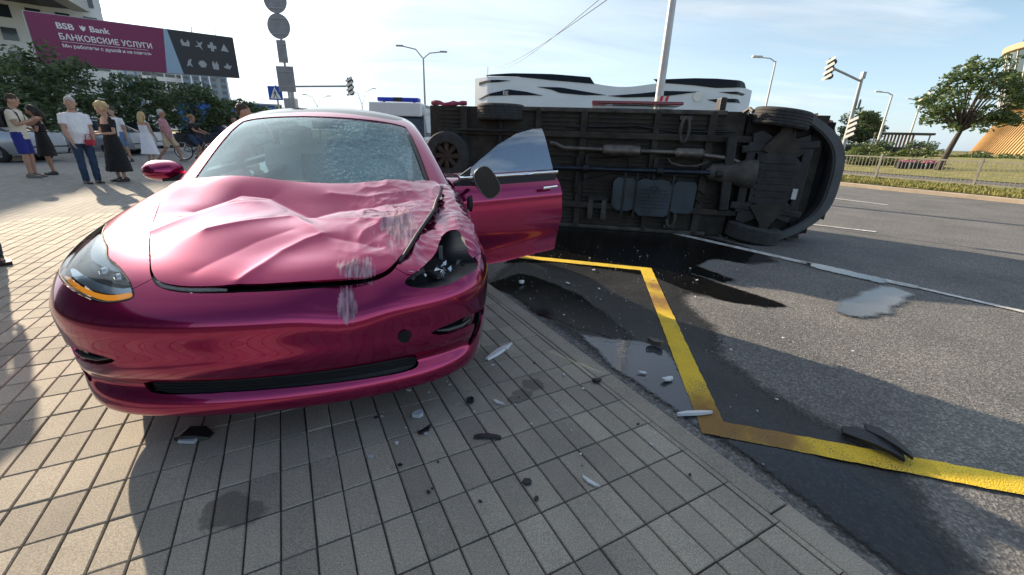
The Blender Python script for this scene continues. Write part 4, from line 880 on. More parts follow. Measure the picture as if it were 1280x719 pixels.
def mirror(parent, off, sg, M, broken=False):
    rings = []
    for t_, w_, h_, zz in ((0, .02, .02, 0), (.015, .075, .045, 0), (.05, .105, .068, 0), (.09, .118, .078, 0), (.115, .12, .08, 0)):
        rings.append([(w_*math.copysign(abs(math.cos(q))**.8, math.cos(q)), t_, h_*math.copysign(abs(math.sin(q))**.8, math.sin(q))+zz) for q in [i*math.tau/20 for i in range(20)]])
    b = MB().loft(rings, cap=True); o = b.build('wing_mirror', mat('mirror_cap', (.02, .02, .022), .25, coat=.5) if broken else PAINT, parent, smooth=50); o.matrix_local = M
    g = MB().loft([[(.108*math.copysign(abs(math.cos(q))**.7, math.cos(q)), .1165, .070*math.copysign(abs(math.sin(q))**.7, math.sin(q))) for q in [i*math.tau/20 for i in range(20)]], [(.108*math.copysign(abs(math.cos(q))**.7, math.cos(q)), .1185, .070*math.copysign(abs(math.sin(q))**.7, math.sin(q))) for q in [i*math.tau/20 for i in range(20)]]]); g.build('mirror_glass', mat('mirror_silver', (.75, .78, .8), .03, 1.) if not broken else mat('broken_mirror', (.008, .008, .010), .25, var=.5, vscale=40), o)
    MB().tube([(.115*math.copysign(abs(math.cos(q))**.7, math.cos(q)), .114, .075*math.copysign(abs(math.sin(q))**.7, math.sin(q))) for q in [i*math.tau/24 for i in range(25)]], .0045, 6, cap=False).build('mirror_rim', mat('scratched_rim', (.16, .16, .17), .5, .5) if broken else BLACKP, o, smooth=60)
    return o
mirror(car, 0, -1, Matrix.Translation((-.985, 1.56, .985)) @ Matrix.Rotation(R(-8), 4, 'Z') @ Matrix.Diagonal((.95, 1, .82, 1)))
MB().tube([(-.83, 1.60, .955), (-.90, 1.60, .945), (-.96, 1.60, .94)], [.03, .022, .02], 8, sq=.5).build('mirror_foot', BLACKP, car)
bm_ = mirror(door, 0, 1, Matrix.Translation((.115, .125, .955)) @ Matrix.Rotation(R(-104), 4, 'Z') @ Matrix.Rotation(R(-55), 4, 'Y') @ Matrix.Scale(.98, 4), True); tag(bm_, 'broken wing mirror twisted on its foot')
MB().tube([(.0, .14, .93), (.08, .12, .93), (.12, .10, .92)], [.02, .018, .015], 7).build('mirror_foot', BLACKP, door)
MB().loft([[(.09+.016*math.cos(q), .03, .80+.05*math.sin(q)) for q in [i*math.tau/12 for i in range(12)]], [(.10+.022*math.cos(q), .05, .80+.06*math.sin(q)) for q in [i*math.tau/12 for i in range(12)]]]).build('dangling_cap', BLACKP, door, smooth=50)
# ---- wheels
def wheel_mesh(name, r, w, rim_r, spokes, tm, rm, parent, M, tread=True):
    o = bpy.data.objects.new(name, None); COL.objects.link(o); o.parent = parent; o.matrix_local = M
    h = w/2
    pr = [(rim_r, -h*.92), (r*.86, -h), (r*.95, -h*.93), (r, -h*.74)]
    for q in (-.5, -.17, .17, .5): pr += [(r, (q-.05)*h), (r-.008, (q-.045)*h), (r-.008, (q+.045)*h), (r, (q+.05)*h)]
    pr += [(r, h*.74), (r*.95, h*.93), (r*.86, h), (rim_r, h*.92)]
    MB().lathe(pr, 40, cap=False).build('tyre', tm, o, smooth=35)
    b = MB().lathe([(rim_r*1.01, -h*.9), (rim_r*.93, -h*.7), (rim_r*.9, 0), (rim_r*.93, h*.7), (rim_r*1.01, h*.9)], 40, cap=False)
    b.lathe([(.001, -h*.25), (rim_r*.9, -h*.2)], 24, cap=False); b.lathe([(.001, h*.62), (.06, h*.6), (.065, h*.3)], 16, cap=False)
    for i in range(spokes):
        b.prism([(-.026, .04), (.026, .04), (.036, rim_r*.95), (-.036, rim_r*.95)], h*.35, h*.66, Matrix.Rotation(i*math.tau/spokes, 4, 'Z'))
    b.build('rim', rm, o, smooth=35); return o
m_rim = mat('grey_alloy', (.25, .26, .27), .3, .9)
for x, y in ((-.79, .885), (.79, .885), (-.79, 3.76), (.79, 3.76)):
    wheel_mesh('wheel', .335, .235, .235, 5, RUBBER, m_rim, car, Matrix.Translation((x, y, .335)) @ Matrix.Rotation(R(90 if x > 0 else -90), 4, 'Y'))
for sg in (-1, 1):
    for y_ in (.885, 3.76):     # wheel-arch liners
        MB().add([(sg*.62, y_+.365*math.cos(q), .335+.365*math.sin(q)) for q in np.linspace(0, math.pi, 17)]+[(sg*.885, y_+.368*math.cos(q), .335+.368*math.sin(q)) for q in np.linspace(0, math.pi, 17)], [(i, i+1, 18+i, 17+i) for i in range(16)]).build('arch_liner', DARK, car)
ub = MB(); ub.box((0, 2.3, .22), (1.5, 3.6, .05)); ub.build('underbody', DARK, car)
# ------------------------------------------------------------------ overturned van, lying on its left side, underside to the camera
# van axes: x forward, y to its left, z up (upright); lying: y points down, z points away from the camera
_vf = Vector((.985, -.172, 0)).normalized(); _vu = Vector((.172, .985, 0)).normalized(); _vl = Vector((0, 0, -1))
VANM = Matrix((_vf, _vl, _vu)).transposed().to_4x4()
HW = .865                                    # half width
org = Vector((.725, 6.512, RZ))+_vu*(-.30)-_vl*HW
VANM.translation = org
van = thing('van', 'overturned maroon van lying on its side with its dirty underside exposed', 'van', mat=VANM)
m_under = mat('dirty_underbody', (.020, .017, .015), .8, .1, var=.55, vscale=5, bump=.4, bscale=30, col2=(.062, .052, .042), det=9)
m_under2 = mat('grimy_black_metal', (.022, .022, .024), .5, .35, var=.5, vscale=7, bump=.25, bscale=40, det=8)
m_dust = mat('dusty_grey_metal', (.085, .078, .07), .65, .4, var=.5, vscale=6, bump=.3, bscale=40, det=9)
m_exh = mat('exhaust_steel', (.17, .15, .135), .5, .8, var=.4, vscale=9, det=8)
m_tank = mat('blue_grey_plastic', (.038, .052, .066), .6, var=.45, vscale=4, bump=.2, bscale=50, det=8)
m_maroon = mat('maroon_van_paint', (.20, .012, .03), .3, .3, coat=.8, var=.2, vscale=3)
m_bump = mat('grey_bumper_plastic', (.085, .09, .095), .6, var=.25, vscale=3, bump=.2, bscale=120)
m_white = mat('white_van_trim', (.55, .55, .54), .5, var=.2, vscale=5)
H = lambda h: HW-h                           # height above the ground when lying -> van y
# ---- body shell (roof and far side away from the camera)
def ring(x, w, z0, z1, zr):
    return [(x, -w*.97, z0), (x, -w, z0+.25), (x, -w, z1), (x, -w*.90, zr-.10), (x, -w*.70, zr), (x, w*.70, zr), (x, w*.90, zr-.10), (x, w, z1), (x, w, z0+.25), (x, w*.97, z0)]
b = MB(); b.loft([ring(-2.12, .83, .40, 1.9, 2.46), ring(-2.0, HW, .37, 1.95, 2.52), ring(1.9, HW, .37, 1.95, 2.52), ring(2.35, HW, .42, 1.7, 2.40), ring(2.9, HW, .48, 1.2, 1.75), ring(3.25, .86, .50, .95, 1.22), ring(3.55, .80, .5, .85, 1.02), ring(3.66, .62, .55, .8, .95)])
b.build('body', m_maroon, van, smooth=30)
sg_ = mat('van_dark_glass', (.01, .012, .014), .06, coat=.5)
MB().add([(2.42, -.78, 1.68), (2.42, .78, 1.68), (2.90, .80, 1.27), (2.90, -.80, 1.27)], [(0, 1, 2, 3)], Matrix.Translation((.14, 0, .28))).build('windscreen', sg_, van)
for s in (-1, 1):
    for x0, x1 in ((-1.9, -.75), (-.65, .55), (.65, 1.75)): MB().box(((x0+x1)/2, s*(HW+.004), 1.62), (x1-x0, .012, .62), bev=.004).build('side_window', sg_, van)
    MB().box((3.42, s*.70, .98), (.16, .26, .2), Matrix.Rotation(s*.35, 4, 'Z'), bev=.03).build('headlight', m_white, van)
    MB().box((-2.10, s*.82, 1.2), (.05, .12, .5), bev=.01).build('tail_lamp', mat('van_red_lamp', (.45, .01, .015), .2, coat=.5), van)
# sliding door ajar on the upper side, torn rear corner trim
d = MB().box((.95, -HW-.075, 1.1), (1.25, .045, 1.55), bev=.015).build('sliding_door', m_maroon, van); tag(d, 'maroon sliding door ajar on the upper side')
tr = random.Random(8)
MB().tube([(-2.08+.07*i, -HW-.015+tr.uniform(-.012, .012), .34+tr.uniform(-.03, .03)) for i in range(9)], [tr.uniform(.022, .045) for _ in range(9)], 9).build('torn_trim', mat('torn_red_trim', (.34, .05, .10), .5, var=.4, vscale=14), van, smooth=60)
# ---- floor pan with pressed ribs
fl = MB(); fl.box((.15, 0, .345), (4.5, 1.70, .04)); fl.box((2.9, 0, .40), (1.1, 1.66, .04)); floor = fl.build('floor_pan', m_under, van)
rib = MB().box((0, 0, 0), (1, .024, .016)).mesh('floor_rib', m_under)
y = -.80
while y < .82:
    for x0, x1 in ((-1.95, -1.45), (-.55, .22), (.30, 1.22), (1.30, 2.15)):
        if -.10 < y < .10: continue
        o = bpy.data.objects.new('floor_rib', rib); COL.objects.link(o); o.parent = floor; o.location = ((x0+x1)/2, y, .312); o.scale = (x1-x0, 1, 1)
    y += .058
for s in (-1, 1):
    MB().box((.35, s*.50, .285), (4.6, .085, .10), bev=.012).build('frame_rail', m_under, van)
    sill = MB().box((.62, s*(HW-.035), .33), (3.05, .06, .13), bev=.015).build('sill', m_dust, van)
for x, w in ((-1.55, .10), (-.42, .08), (.24, .09), (1.25, .08), (1.98, .10)):
    MB().box((x, 0, .30), (w, 1.70, .07), bev=.01).build('cross_member', m_under, van)
# fuel tank with three lobes, ribs and a round emblem
tank = MB(); tank.loft([[(x, H(h), z) for x, h in ((.74, .40), (.74, .74), (.80, .80), (1.02, .79), (1.06, .74), (1.06, .36), (.98, .32), (.82, .33))] for z in (.32, .20, .165)]); to = tank.build('fuel_tank', m_tank, van, smooth=35, fix=True)
t2 = MB(); t2.loft([[(x, H(h), z) for x, h in ((1.08, .34), (1.08, .76), (1.16, .80), (1.28, .78), (1.40, .80), (1.52, .77), (1.56, .70), (1.55, .30), (1.50, .27), (1.14, .27))] for z in (.32, .17, .14)]); t2.build('tank_body', m_tank, to, smooth=35, fix=True)
t3 = MB(); t3.loft([[(x, H(h), z) for x, h in ((1.58, .36), (1.58, .72), (1.62, .78), (1.86, .78), (1.90, .72), (1.89, .38), (1.84, .33), (1.64, .33))] for z in (.32, .20, .17)]); t3.build('tank_lobe', m_tank, to, smooth=35, fix=True)
for h in (.40, .45, .50, .55, .60, .65): MB().tube([(1.12, H(h), .137), (1.52, H(h), .137)], .008, 6).build('tank_rib', m_tank, to)
e = MB(); e.tube([(1.32+.075*math.cos(q), H(.63)+.075*math.sin(q), .134) for q in [i*math.tau/24 for i in range(25)]], .009, 6, cap=False)
for a0, b0 in (((-.045, -.055), (-.015, .03)), ((.045, -.055), (.015, .03)), ((-.015, .03), (0, -.02)), ((.015, .03), (0, -.02))): e.tube([(1.32+a0[0], H(.63)+a0[1], .134), (1.32+b0[0], H(.63)+b0[1], .134)], .007, 5)
e.build('emblem', m_tank, to)
for x in (.90, 1.07, 1.57): MB().box((x, H(.55), .16), (.03, .62, .012)).build('tank_strap', m_under2, to)
# propeller shaft
ps = MB(); ps.tube([(-1.0, H(.88), .20), (.30, H(.90), .18), (1.38, H(.91), .17), (2.25, H(.92), .18)], .036, 12); pso = ps.build('propeller_shaft', mat('blue_black_shaft', (.025, .032, .045), .35, .6, var=.3, vscale=6), van, smooth=50)
for x in (.33, 1.36, 2.15): MB().lathe([(.045, -.05), (.062, -.04), (.062, .04), (.045, .05)], 14, Matrix.Translation((x, H(.905), .175)) @ Matrix.Rotation(R(90), 4, 'Y')).build('shaft_joint', m_under2, pso, smooth=40)
for x in (.33, 1.30): MB().box((x, H(.905), .235), (.05, .36, .03)).build('bearing_bracket', m_under2, pso)
# exhaust
ex = MB(); ex.tube([(-.22, H(1.24), .22), (-.12, H(1.22), .20), (-.02, H(1.175), .19), (.55, H(1.17), .18), (1.05, H(1.165), .18), (1.55, H(1.17), .18), (2.25, H(1.12), .20), (2.45, H(1.05), .24)], .030, 12); exo = ex.build('exhaust_pipe', m_exh, van, smooth=50)
MB().lathe([(.03, -.27), (.075, -.25), (.08, -.2), (.08, .2), (.075, .25), (.03, .27)], 18, Matrix.Translation((.80, H(1.168), .175)) @ Matrix.Rotation(R(90), 4, 'Y')).build('silencer', m_exh, exo, smooth=40)
MB().lathe([(.03, -.2), (.07, -.16), (.07, .16), (.03, .2)], 18, Matrix.Translation((1.72, H(1.165), .175)) @ Matrix.Rotation(R(90), 4, 'Y')).build('catalyst', m_exh, exo, smooth=40)
MB().tube([(1.45, H(1.08), .19), (1.50, H(1.02), .18), (1.65, H(.99), .17), (1.85, H(1.0), .18), (1.98, H(1.06), .2)], .018, 8).build('heat_shield_rail', m_dust, exo, smooth=50)
# brackets
def brk_(x, h0, h1, w, m=m_dust):
    b = MB(); b.box((x, H((h0+h1)/2), .25), (w, h1-h0, .05), bev=.008); b.tube([(x, H(h0+.04), .215), (x, H(h0+.10), .215)], .016, 8); return b.build('bracket', m, van)
brk_(.44, .16, .46, .075); brk_(.64, .16, .46, .075); brk_(.54, .44, .50, .30, m_under2)
for h0, h1 in ((.12, .36), (1.30, 1.62)):
    o_ = MB(); P = [(1.62+.055*math.cos(q), H((h0+h1)/2)+(h1-h0)/2*math.sin(q), .235) for q in [i*math.tau/20 for i in range(21)]]; o_.tube(P, .024, 7, cap=False); o_.box((1.62, H(h1 if h0 > 1 else h0), .26), (.16, .05, .04)); o_.build('jacking_bracket', m_dust, van, smooth=50)
MB().box((.20, H(.80), .245), (.05, .5, .05), bev=.008).build('hanger', m_under2, van)
# brake lines and wiring along the floor
for pts, rr_ in (([(-.9, H(.72), .29), (.2, H(.70), .29), (.7, H(.84), .27), (2.2, H(.83), .28)], .008), ([(-.9, H(1.06), .29), (.6, H(1.05), .29), (2.2, H(1.30), .28)], .008), ([(.0, H(1.46), .29), (1.0, H(1.50), .28), (1.5, H(1.44), .27), (2.3, H(1.46), .28)], .012), ([(.9, H(1.10), .28), (.95, H(.86), .24)], .01), ([(1.9, H(.56), .25), (2.0, H(.50), .22), (2.05, H(.60), .22), (1.95, H(.66), .24)], .014)):
    MB().tube(pts, rr_, 6).build('pipe', m_under2, van, smooth=60)
# gearbox cross beam (slanted) and side beams
MB().box((2.27, H(.90), .21), (.13, 1.0, .10), Matrix.Rotation(-.07, 4, 'Z'), bev=.02).build('gearbox_beam', m_under2, van)
gb = MB(); gb.loft([[(x, H(.92)+w*math.cos(q), .22+w*.7*math.sin(q)) for q in [i*math.tau/14 for i in range(14)]] for x, w in ((1.98, .05), (2.05, .12), (2.35, .15), (2.5, .20), (2.62, .20))]); gb.build('gearbox', m_dust, van, smooth=40)
# front subframe, sump guard, control arms
sf = MB()
for s in (-1, 1): sf.box((2.86, s*.42, .24), (.95, .10, .10), Matrix.Rotation(s*.10, 4, 'Z'), bev=.02)
sf.box((2.52, 0, .24), (.12, .95, .09), bev=.02); sf.box((3.22, 0, .25), (.12, .85, .09), bev=.02); sfo = sf.build('subframe', m_under2, van)
sg2 = MB(); sg2.prism([(2.60, -.30), (2.60, .30), (2.78, .36), (3.05, .33), (3.16, .22), (3.16, -.22), (3.05, -.33), (2.78, -.36)], .17, .24); so = sg2.build('sump_guard', m_under2, van, fix=True)
for y_ in (-.22, -.13, -.04, .05, .14, .23): MB().box((2.88, y_, .163), (.44, .028, .02), bev=.005).build('guard_rib', m_under2, so)
for s in (-1, 1):
    ca = MB(); ca.prism([(2.64, .38), (2.80, .60), (2.83, .68), (2.93, .68), (2.96, .60), (3.12, .38), (3.04, .34), (2.72, .34)], .16, .22, Matrix.Diagonal((1, s, 1, 1))); ca.build('control_arm', m_under, van, fix=True)
    ar = MB(); ar.prism([(2.62, .30), (2.52, .40), (2.50, .58), (2.60, .62), (2.80, .52), (3.0, .52), (3.20, .58), (3.22, .40), (3.12, .30)], .20, .30, Matrix.Diagonal((1, s, 1, 1))); ar.build('spring_mount', m_under2, van, fix=True)
    MB().tube([(3.06, s*.10, .24), (3.04, s*.40, .23), (3.0, s*.66, .25)], .018, 8).build('track_rod', m_under2, van, smooth=50)
    MB().add([(2.85+.43*math.cos(q), s*.56, .42+.43*math.sin(q)) for q in np.linspace(-.25, math.pi+.25, 15)]+[(2.85+.43*math.cos(q), s*(HW-.01), .42+.43*math.sin(q)) for q in np.linspace(-.25, math.pi+.25, 15)], [(i, i+1, 16+i, 15+i) for i in range(14)]).build('arch_liner', DARK, van)
    lf = MB()
    for k_ in range(4): L_ = .72-.14*k_; lf.tube([(-1.0-L_, s*.52, .26), (-1.0-L_*.5, s*.52, .185-.012*k_), (-1.0, s*.52, .165-.012*k_), (-1.0+L_*.5, s*.52, .185-.012*k_), (-1.0+L_, s*.52, .26)], .018, 6)
    lf.build('leaf_spring', m_under2, van)
MB().box((3.16, .18, .16), (.06, .14, .02)).build('label_plate', m_white, van)
MB().box((3.30, 0, .42), (.5, 1.5, .04)).build('front_splash_panel', DARK, van)
MB().box((2.85, 0, .45), (1.2, 1.6, .04)).build('engine_bay', DARK, van)
# rear axle
ax = MB(); ax.tube([(-1.0, -.70, .33), (-1.0, -.25, .33), (-1.0, -.12, .33), (-1.0, .12, .33), (-1.0, .25, .33), (-1.0, .70, .33)], [.045, .05, .13, .13, .05, .045], 14); ax.build('rear_axle', m_under2, van, smooth=40)
# spare wheel under the tail
wm = mat('rusty_rim', (.06, .042, .032), .7, .3, var=.5, vscale=12)
VTYRE = mat('dusty_van_tyre', (.040, .041, .043), .85, var=.35, vscale=12, bump=.15, bscale=60)
def vwheel(M, name='wheel', rm=None): return wheel_mesh(name, .355, .225, .205, 8, VTYRE, rm or m_dust, van, M)
for x, s in ((2.85, -1), (2.85, 1), (-1.0, -1), (-1.0, 1)):
    steer = R(7) if x > 0 else 0
    vwheel(Matrix.Translation((x if not (x > 0 and s > 0) else 2.76, s*(.775 if s < 0 else .745), .355 if not (x > 0 and s > 0) else .20)) @ Matrix.Rotation(steer, 4, 'Z') @ Matrix.Rotation(R(90 if s < 0 else -90), 4, 'X'))
vwheel(Matrix.Translation((-1.80, H(1.0), .25)) @ Matrix.Rotation(R(180), 4, 'X'), 'spare_wheel', wm)
# ---- front bumper, a thick bow
def bow(z, off):
    P = []
    for i in range(25):
        q = -1+2*i/24; P.append((3.72-off-.62*abs(q)**3.2-.03*q*q, q*(HW+.015-off*.4), z))
    return P
bb = MB(); oo = [bow(.20, .03), bow(.26, 0), bow(.45, -.03), bow(.62, 0), bow(.72, .05)]; ii = [bow(.72, .12), bow(.45, .14), bow(.22, .15)]
rows = oo+ii; n_ = 25; vs_ = [p for r in rows for p in r]; fs_ = [(i*n_+k, i*n_+k+1, ((i+1) % len(rows))*n_+k+1, ((i+1) % len(rows))*n_+k) for i in range(len(rows)) for k in range(n_-1)]
bb.add(vs_, fs_); bo = bb.build('front_bumper', m_bump, van, smooth=50, fix=True)
lp_ = MB(); P0, P1 = bow(.20, .02), bow(.195, .13); lp_.add(P0+P1, [(i, i+1, 26+i, 25+i) for i in range(24)]); lp_.build('bumper_underside', m_bump, bo)
MB().box((3.725, .28, .46), (.02, .52, .11), bev=.003).build('number_plate_holder', BLACKP, bo)
for s in (-1, 1): MB().tube([(2.35, s*(HW-.03), .30), (2.40, s*(HW+.02), .24), (2.42, s*(HW-.02), .15)], .025, 6).build('mud_flap', m_dust, van)
# mirror sticking up at the front corner
mr2 = MB(); mr2.box((2.30, -HW-.14, 1.30), (.10, .20, .26), bev=.03); mr2.tube([(2.28, -HW+.02, 1.2), (2.30, -HW-.10, 1.25)], .025, 6); mr2.build('door_mirror', BLACKP, van)
# ------------------------------------------------------------------ people
def skin_mat(name, c): return mat(name, c, .55, var=.12, vscale=14)
SK1 = skin_mat('skin_light', (.42, .25, .18)); SK2 = skin_mat('skin_tan', (.33, .18, .12))
def cloth(name, c, v=.18): return mat(name, c, .9, var=v, vscale=7, bump=.3, bscale=30)
def ell(cx, cy, cz, rx, ry, n=16): return [(cx+rx*math.cos(i*math.tau/n), cy+ry*math.sin(i*math.tau/n), cz) for i in range(n)]
def blob(b, c, r, n=12, m=8):
    rings = [ell(c[0], c[1], c[2]+r[2]*math.sin(t_), max(.001, r[0]*math.cos(t_)), max(.001, r[1]*math.cos(t_)), n) for t_ in np.linspace(-math.pi/2*.98, math.pi/2*.98, m)]
    b.loft(rings)
def voxel(o, size, it=4):
    m = o.modifiers.new('merge', 'REMESH'); m.mode = 'VOXEL'; m.voxel_size = size; m.use_smooth_shade = True
    s = o.modifiers.new('soften', 'SMOOTH'); s.iterations = it; s.factor = .5
    return o
def fold(o, scale, strength):
    tx = bpy.data.textures.new('folds', 'CLOUDS'); tx.noise_scale = scale
    d = o.modifiers.new('folds', 'DISPLACE'); d.texture = tx; d.strength = strength; d.mid_level = .5; d.texture_coords = 'LOCAL'
def person(label, loc, rotz, Ht, skin, top, bottom, hair, hairstyle='short', arms=None, legs=None, shoes=None, headturn=0., nod=0., group='bystanders on the pavement', belly=0., lean=0., female=False, seated=0.):
    s = Ht/1.75; P = thing('person', label, 'person', loc, rotz, group); P.scale = (s, s, s)
    sw = .17 if female else .188
    A = {-1: [(-.03, .02, -.29), (.00, .10, -.54)], 1: [(.03, .02, -.29), (.0, .10, -.54)]}
    if arms: A.update(arms)
    Lg = {-1: [(-.01, .02, -.43), (-.01, 0, -.84)], 1: [(.01, .02, -.43), (.01, 0, -.84)]}
    if legs: Lg.update(legs)
    hz = .93-seated; V3 = Vector
    sh = {q: V3((q*sw, lean*.45, hz+.455)) for q in (-1, 1)}; hp = {q: V3((q*.092, 0, hz)) for q in (-1, 1)}
    b = MB(); hipw = .165 if female else .155
    tors = [(hz-.08, hipw*.8, .10, 0), (hz, hipw, .115+belly*.3, 0), (hz+.12, .135 if female else .15, .105+belly, belly*.6), (hz+.26, .150 if female else .165, .112+belly*.5, belly*.3), (hz+.38, .165 if female else .185, .11, 0), (hz+.47, .155, .088, 0), (hz+.52, .10, .07, 0), (hz+.56, .06, .058, 0)]
    def torso(bb, k=0., z0=-9, z1=9):
        rr_ = [ell(0, y_+lean*(z_-hz)*.9, z_, rx+k, ry+k) for z_, rx, ry, y_ in tors if z0 <= z_-hz <= z1]
        bb.loft(rr_)
    torso(b)
    nb = V3((0, lean*.5, hz+.55)); hc = nb+V3((0, .02+lean*.1+nod*.03, .135))
    b.tube([nb-V3((0, 0, .06)), nb+V3((0, .005, .08))], .056, 10)
    Hm = Matrix.Translation(hc) @ Matrix.Scale(1.10, 4) @ Matrix.Rotation(headturn, 4, 'Z') @ Matrix.Rotation(-nod, 4, 'X')
    hd = MB(); blob(hd, (0, 0, .02), (.076, .096, .112)); blob(hd, (0, .022, -.05), (.058, .068, .062)); hd.tube([(0, .088, .03), (0, .112, -.012), (0, .090, -.02)], [.010, .015, .010], 6)
    for q in (-1, 1): hd.tube([(q*.074, -.005, .025), (q*.088, -.015, .005), (q*.076, -.005, -.02)], [.012, .016, .010], 6)
    hd.tube([(-.024, .083, -.048), (0, .091, -.047), (.024, .083, -.048)], .008, 5)
    for q in (-1, 1): hd.tube([(q*.016, .090, .048), (q*.034, .087, .052), (q*.052, .074, .046)], .008, 5)
    b.add(hd.v, hd.f, Hm)
    for q in (-1, 1):
        e, w = sh[q]+V3(A[q][0]), sh[q]+V3(A[q][1]); f = .85 if female else 1.
        b.tube([sh[q]-V3((q*.05, 0, -.0)), sh[q], sh[q].lerp(e, .5), e, e.lerp(w, .3), w], [.062*f, .058*f, .050*f, .041*f, .043*f, .028*f], 10)
        d = (w-e).normalized(); si = d.orthogonal().normalized(); hnd = w+d*.085
        b.tube([w-d*.02, w+d*.03, hnd], [.026, .034, .030], 8, sq=.55)
        side = V3((-q, 0, 0))-d*d.dot(V3((-q, 0, 0))); side = side.normalized() if side.length > .1 else si; up = d.cross(side)
        for k_ in range(4):
            r0 = hnd+up*(.024-.016*k_)-d*.01; b.tube([r0, r0+d*(.045-.004*abs(k_-1))+side*.008, r0+d*(.075-.008*abs(k_-1))+side*.028], [.010, .009, .007], 6)
        r0 = w+d*.03+up*.026; b.tube([r0, r0+up*.022+d*.02+side*.01, r0+up*.026+d*.05+side*.022], [.011, .010, .008], 6)
        kn_, an = hp[q]+V3(Lg[q][0]), hp[q]+V3(Lg[q][1])
        b.tube([hp[q]+V3((0, 0, .04)), hp[q].lerp(kn_, .25), hp[q].lerp(kn_, .75), kn_, kn_.lerp(an, .28), kn_.lerp(an, .75), an], [.088, .085, .066, .054, .056, .038, .036], 12)
        b.tube([an+V3((0, -.045, -.045)), an+V3((0, .04, -.055)), an+V3((0, .15, -.062))], [.036, .036, .026], 8)
        if shoes:
            so = MB(); so.loft([[(an.x+x_*w_, an.y+y_, an.z+z_) for x_, z_ in ((-1, -.088), (1, -.088), (1.02, -.05), (.8, h_), (-.8, h_), (-1.02, -.05))] for y_, w_, h_ in ((-.075, .034, -.02), (-.02, .042, .012), (.06, .046, -.018), (.13, .048, -.04), (.185, .034, -.058))]); o = so.build('shoe', shoes, P, smooth=50)
    body = voxel(b.build('body', skin, P), .0095, 3)
    def sleeves(bb, k, n_=.62, full=False):
        for q in (-1, 1):
            e, w = sh[q]+V3(A[q][0]), sh[q]+V3(A[q][1])
            if full: bb.tube([sh[q]-V3((q*.06, 0, 0)), sh[q], e, e.lerp(w, .9)], [.068+k, .066+k, .052+k, .040+k], 10)
            else: bb.tube([sh[q]-V3((q*.06, 0, 0)), sh[q], sh[q].lerp(e, n_)], [.058+k, .064+k, .066+k], 10)
    kind, tm = top
    if kind == 'tee':
        g = MB(); torso(g, .020, -.05, .53); g.loft([ell(0, lean*.1, hz-.10, hipw+.028, .13+belly*.2), ell(0, 0, hz+.05, hipw+.020, .13+belly*.6)]); sleeves(g, .006); o = voxel(g.build('shirt', tm, P), .012, 4); fold(o, .09, .018)
    if kind == 'dress':
        g = MB(); torso(g, .014, .1, .46); hem = bottom[0]; wid = bottom[2]
        rr_ = [ell(0, 0, hz+.16, .15, .115, 20), ell(0, 0, hz+.02, hipw+.03, .14, 20), ell(0, 0, (hz+hem)/2, hipw+.02+wid*.5, .15+wid*.4, 20), ell(0, .01, hem, hipw+.03+wid, .15+wid*.9, 20)]; g.loft(rr_)
        for q in (-1, 1): g.tube([(q*.10, lean*.4, hz+.36), (q*.115, lean*.45-.01, hz+.545)], [.05, .03], 8)
        if bottom[1]: sleeves(g, .004, bottom[1])
        o = voxel(g.build('dress', tm, P), .012, 4); fold(o, .07, .022)
    elif bottom:
        bk, bmat = bottom; g = MB(); g.loft([ell(0, 0, hz-.10, hipw+.012, .125), ell(0, 0, hz+.10, hipw+.010, .125+belly*.5)])
        for q in (-1, 1):
            kn_, an = hp[q]+V3(Lg[q][0]), hp[q]+V3(Lg[q][1])
            if bk == 'shorts': g.tube([hp[q]+V3((0, 0, .05)), hp[q].lerp(kn_, .4), hp[q].lerp(kn_, .95)], [.105, .104, .098], 12)
            else: g.tube([hp[q]+V3((0, 0, .05)), hp[q].lerp(kn_, .5), kn_, kn_.lerp(an, .5), an+V3((0, 0, -.02))], [.102, .088, .070, .066, .062], 12)
        o = voxel(g.build('shorts' if bk == 'shorts' else 'trousers', bmat, P), .012, 4); fold(o, .08, .02)
    if hair:
        g = MB(); k_ = .012
        if hairstyle in ('short', 'grey'): blob(g, (0, -.012, .055), (.080, .096, .088)); blob(g, (0, -.045, .0), (.072, .06, .06))
        elif hairstyle == 'curly':
            cr = random.Random(int(loc[0]*10))
            for _ in range(34):
                t_, p_ = cr.uniform(0, math.tau), cr.uniform(-.3, 1.5); c_ = (.092*math.cos(t_)*math.cos(p_), -.028+.098*math.sin(t_)*math.cos(p_), .035+.105*math.sin(p_))
                if c_[1] > .045 and c_[2] < .085: continue
                blob(g, c_, (.042,)*3, 8, 5)
            blob(g, (0, -.03, .05), (.09, .09, .09))
        else:
            blob(g, (0, -.014, .05), (.084, .098, .094)); g.tube([(0, -.06, .04), (0, -.085, -.06), (0, -.085, -.18), (0, -.075, -.26)], [.075, .075, .07, .03], 10); [g.tube([(q*.07, -.01, .05), (q*.082, .0, -.05), (q*.075, -.02, -.14)], [.03, .03, .012], 8) for q in (-1, 1)]
        G2 = MB(); G2.add(g.v, g.f, Hm); o = voxel(G2.build('hair', hair, P), .010, 2)
        tx = bpy.data.textures.new('locks', 'CLOUDS'); tx.noise_scale = .03; d = o.modifiers.new('locks', 'DISPLACE'); d.texture = tx; d.strength = .02; d.texture_coords = 'LOCAL'
    return P
def face(dx, dy): return math.atan2(-dx, dy)      # rotation so that local +Y looks along (dx,dy)
HB = mat('hair_brown', (.05, .03, .018), .7, var=.4, vscale=60); HD_ = mat('hair_dark', (.018, .013, .010), .65, var=.4, vscale=60); HBL = mat('hair_blonde', (.50, .36, .18), .65, var=.3, vscale=60); HG = mat('hair_grey', (.42, .40, .38), .7, var=.2, vscale=60); HC = mat('hair_light_brown', (.24, .14, .07), .7, var=.35, vscale=60)
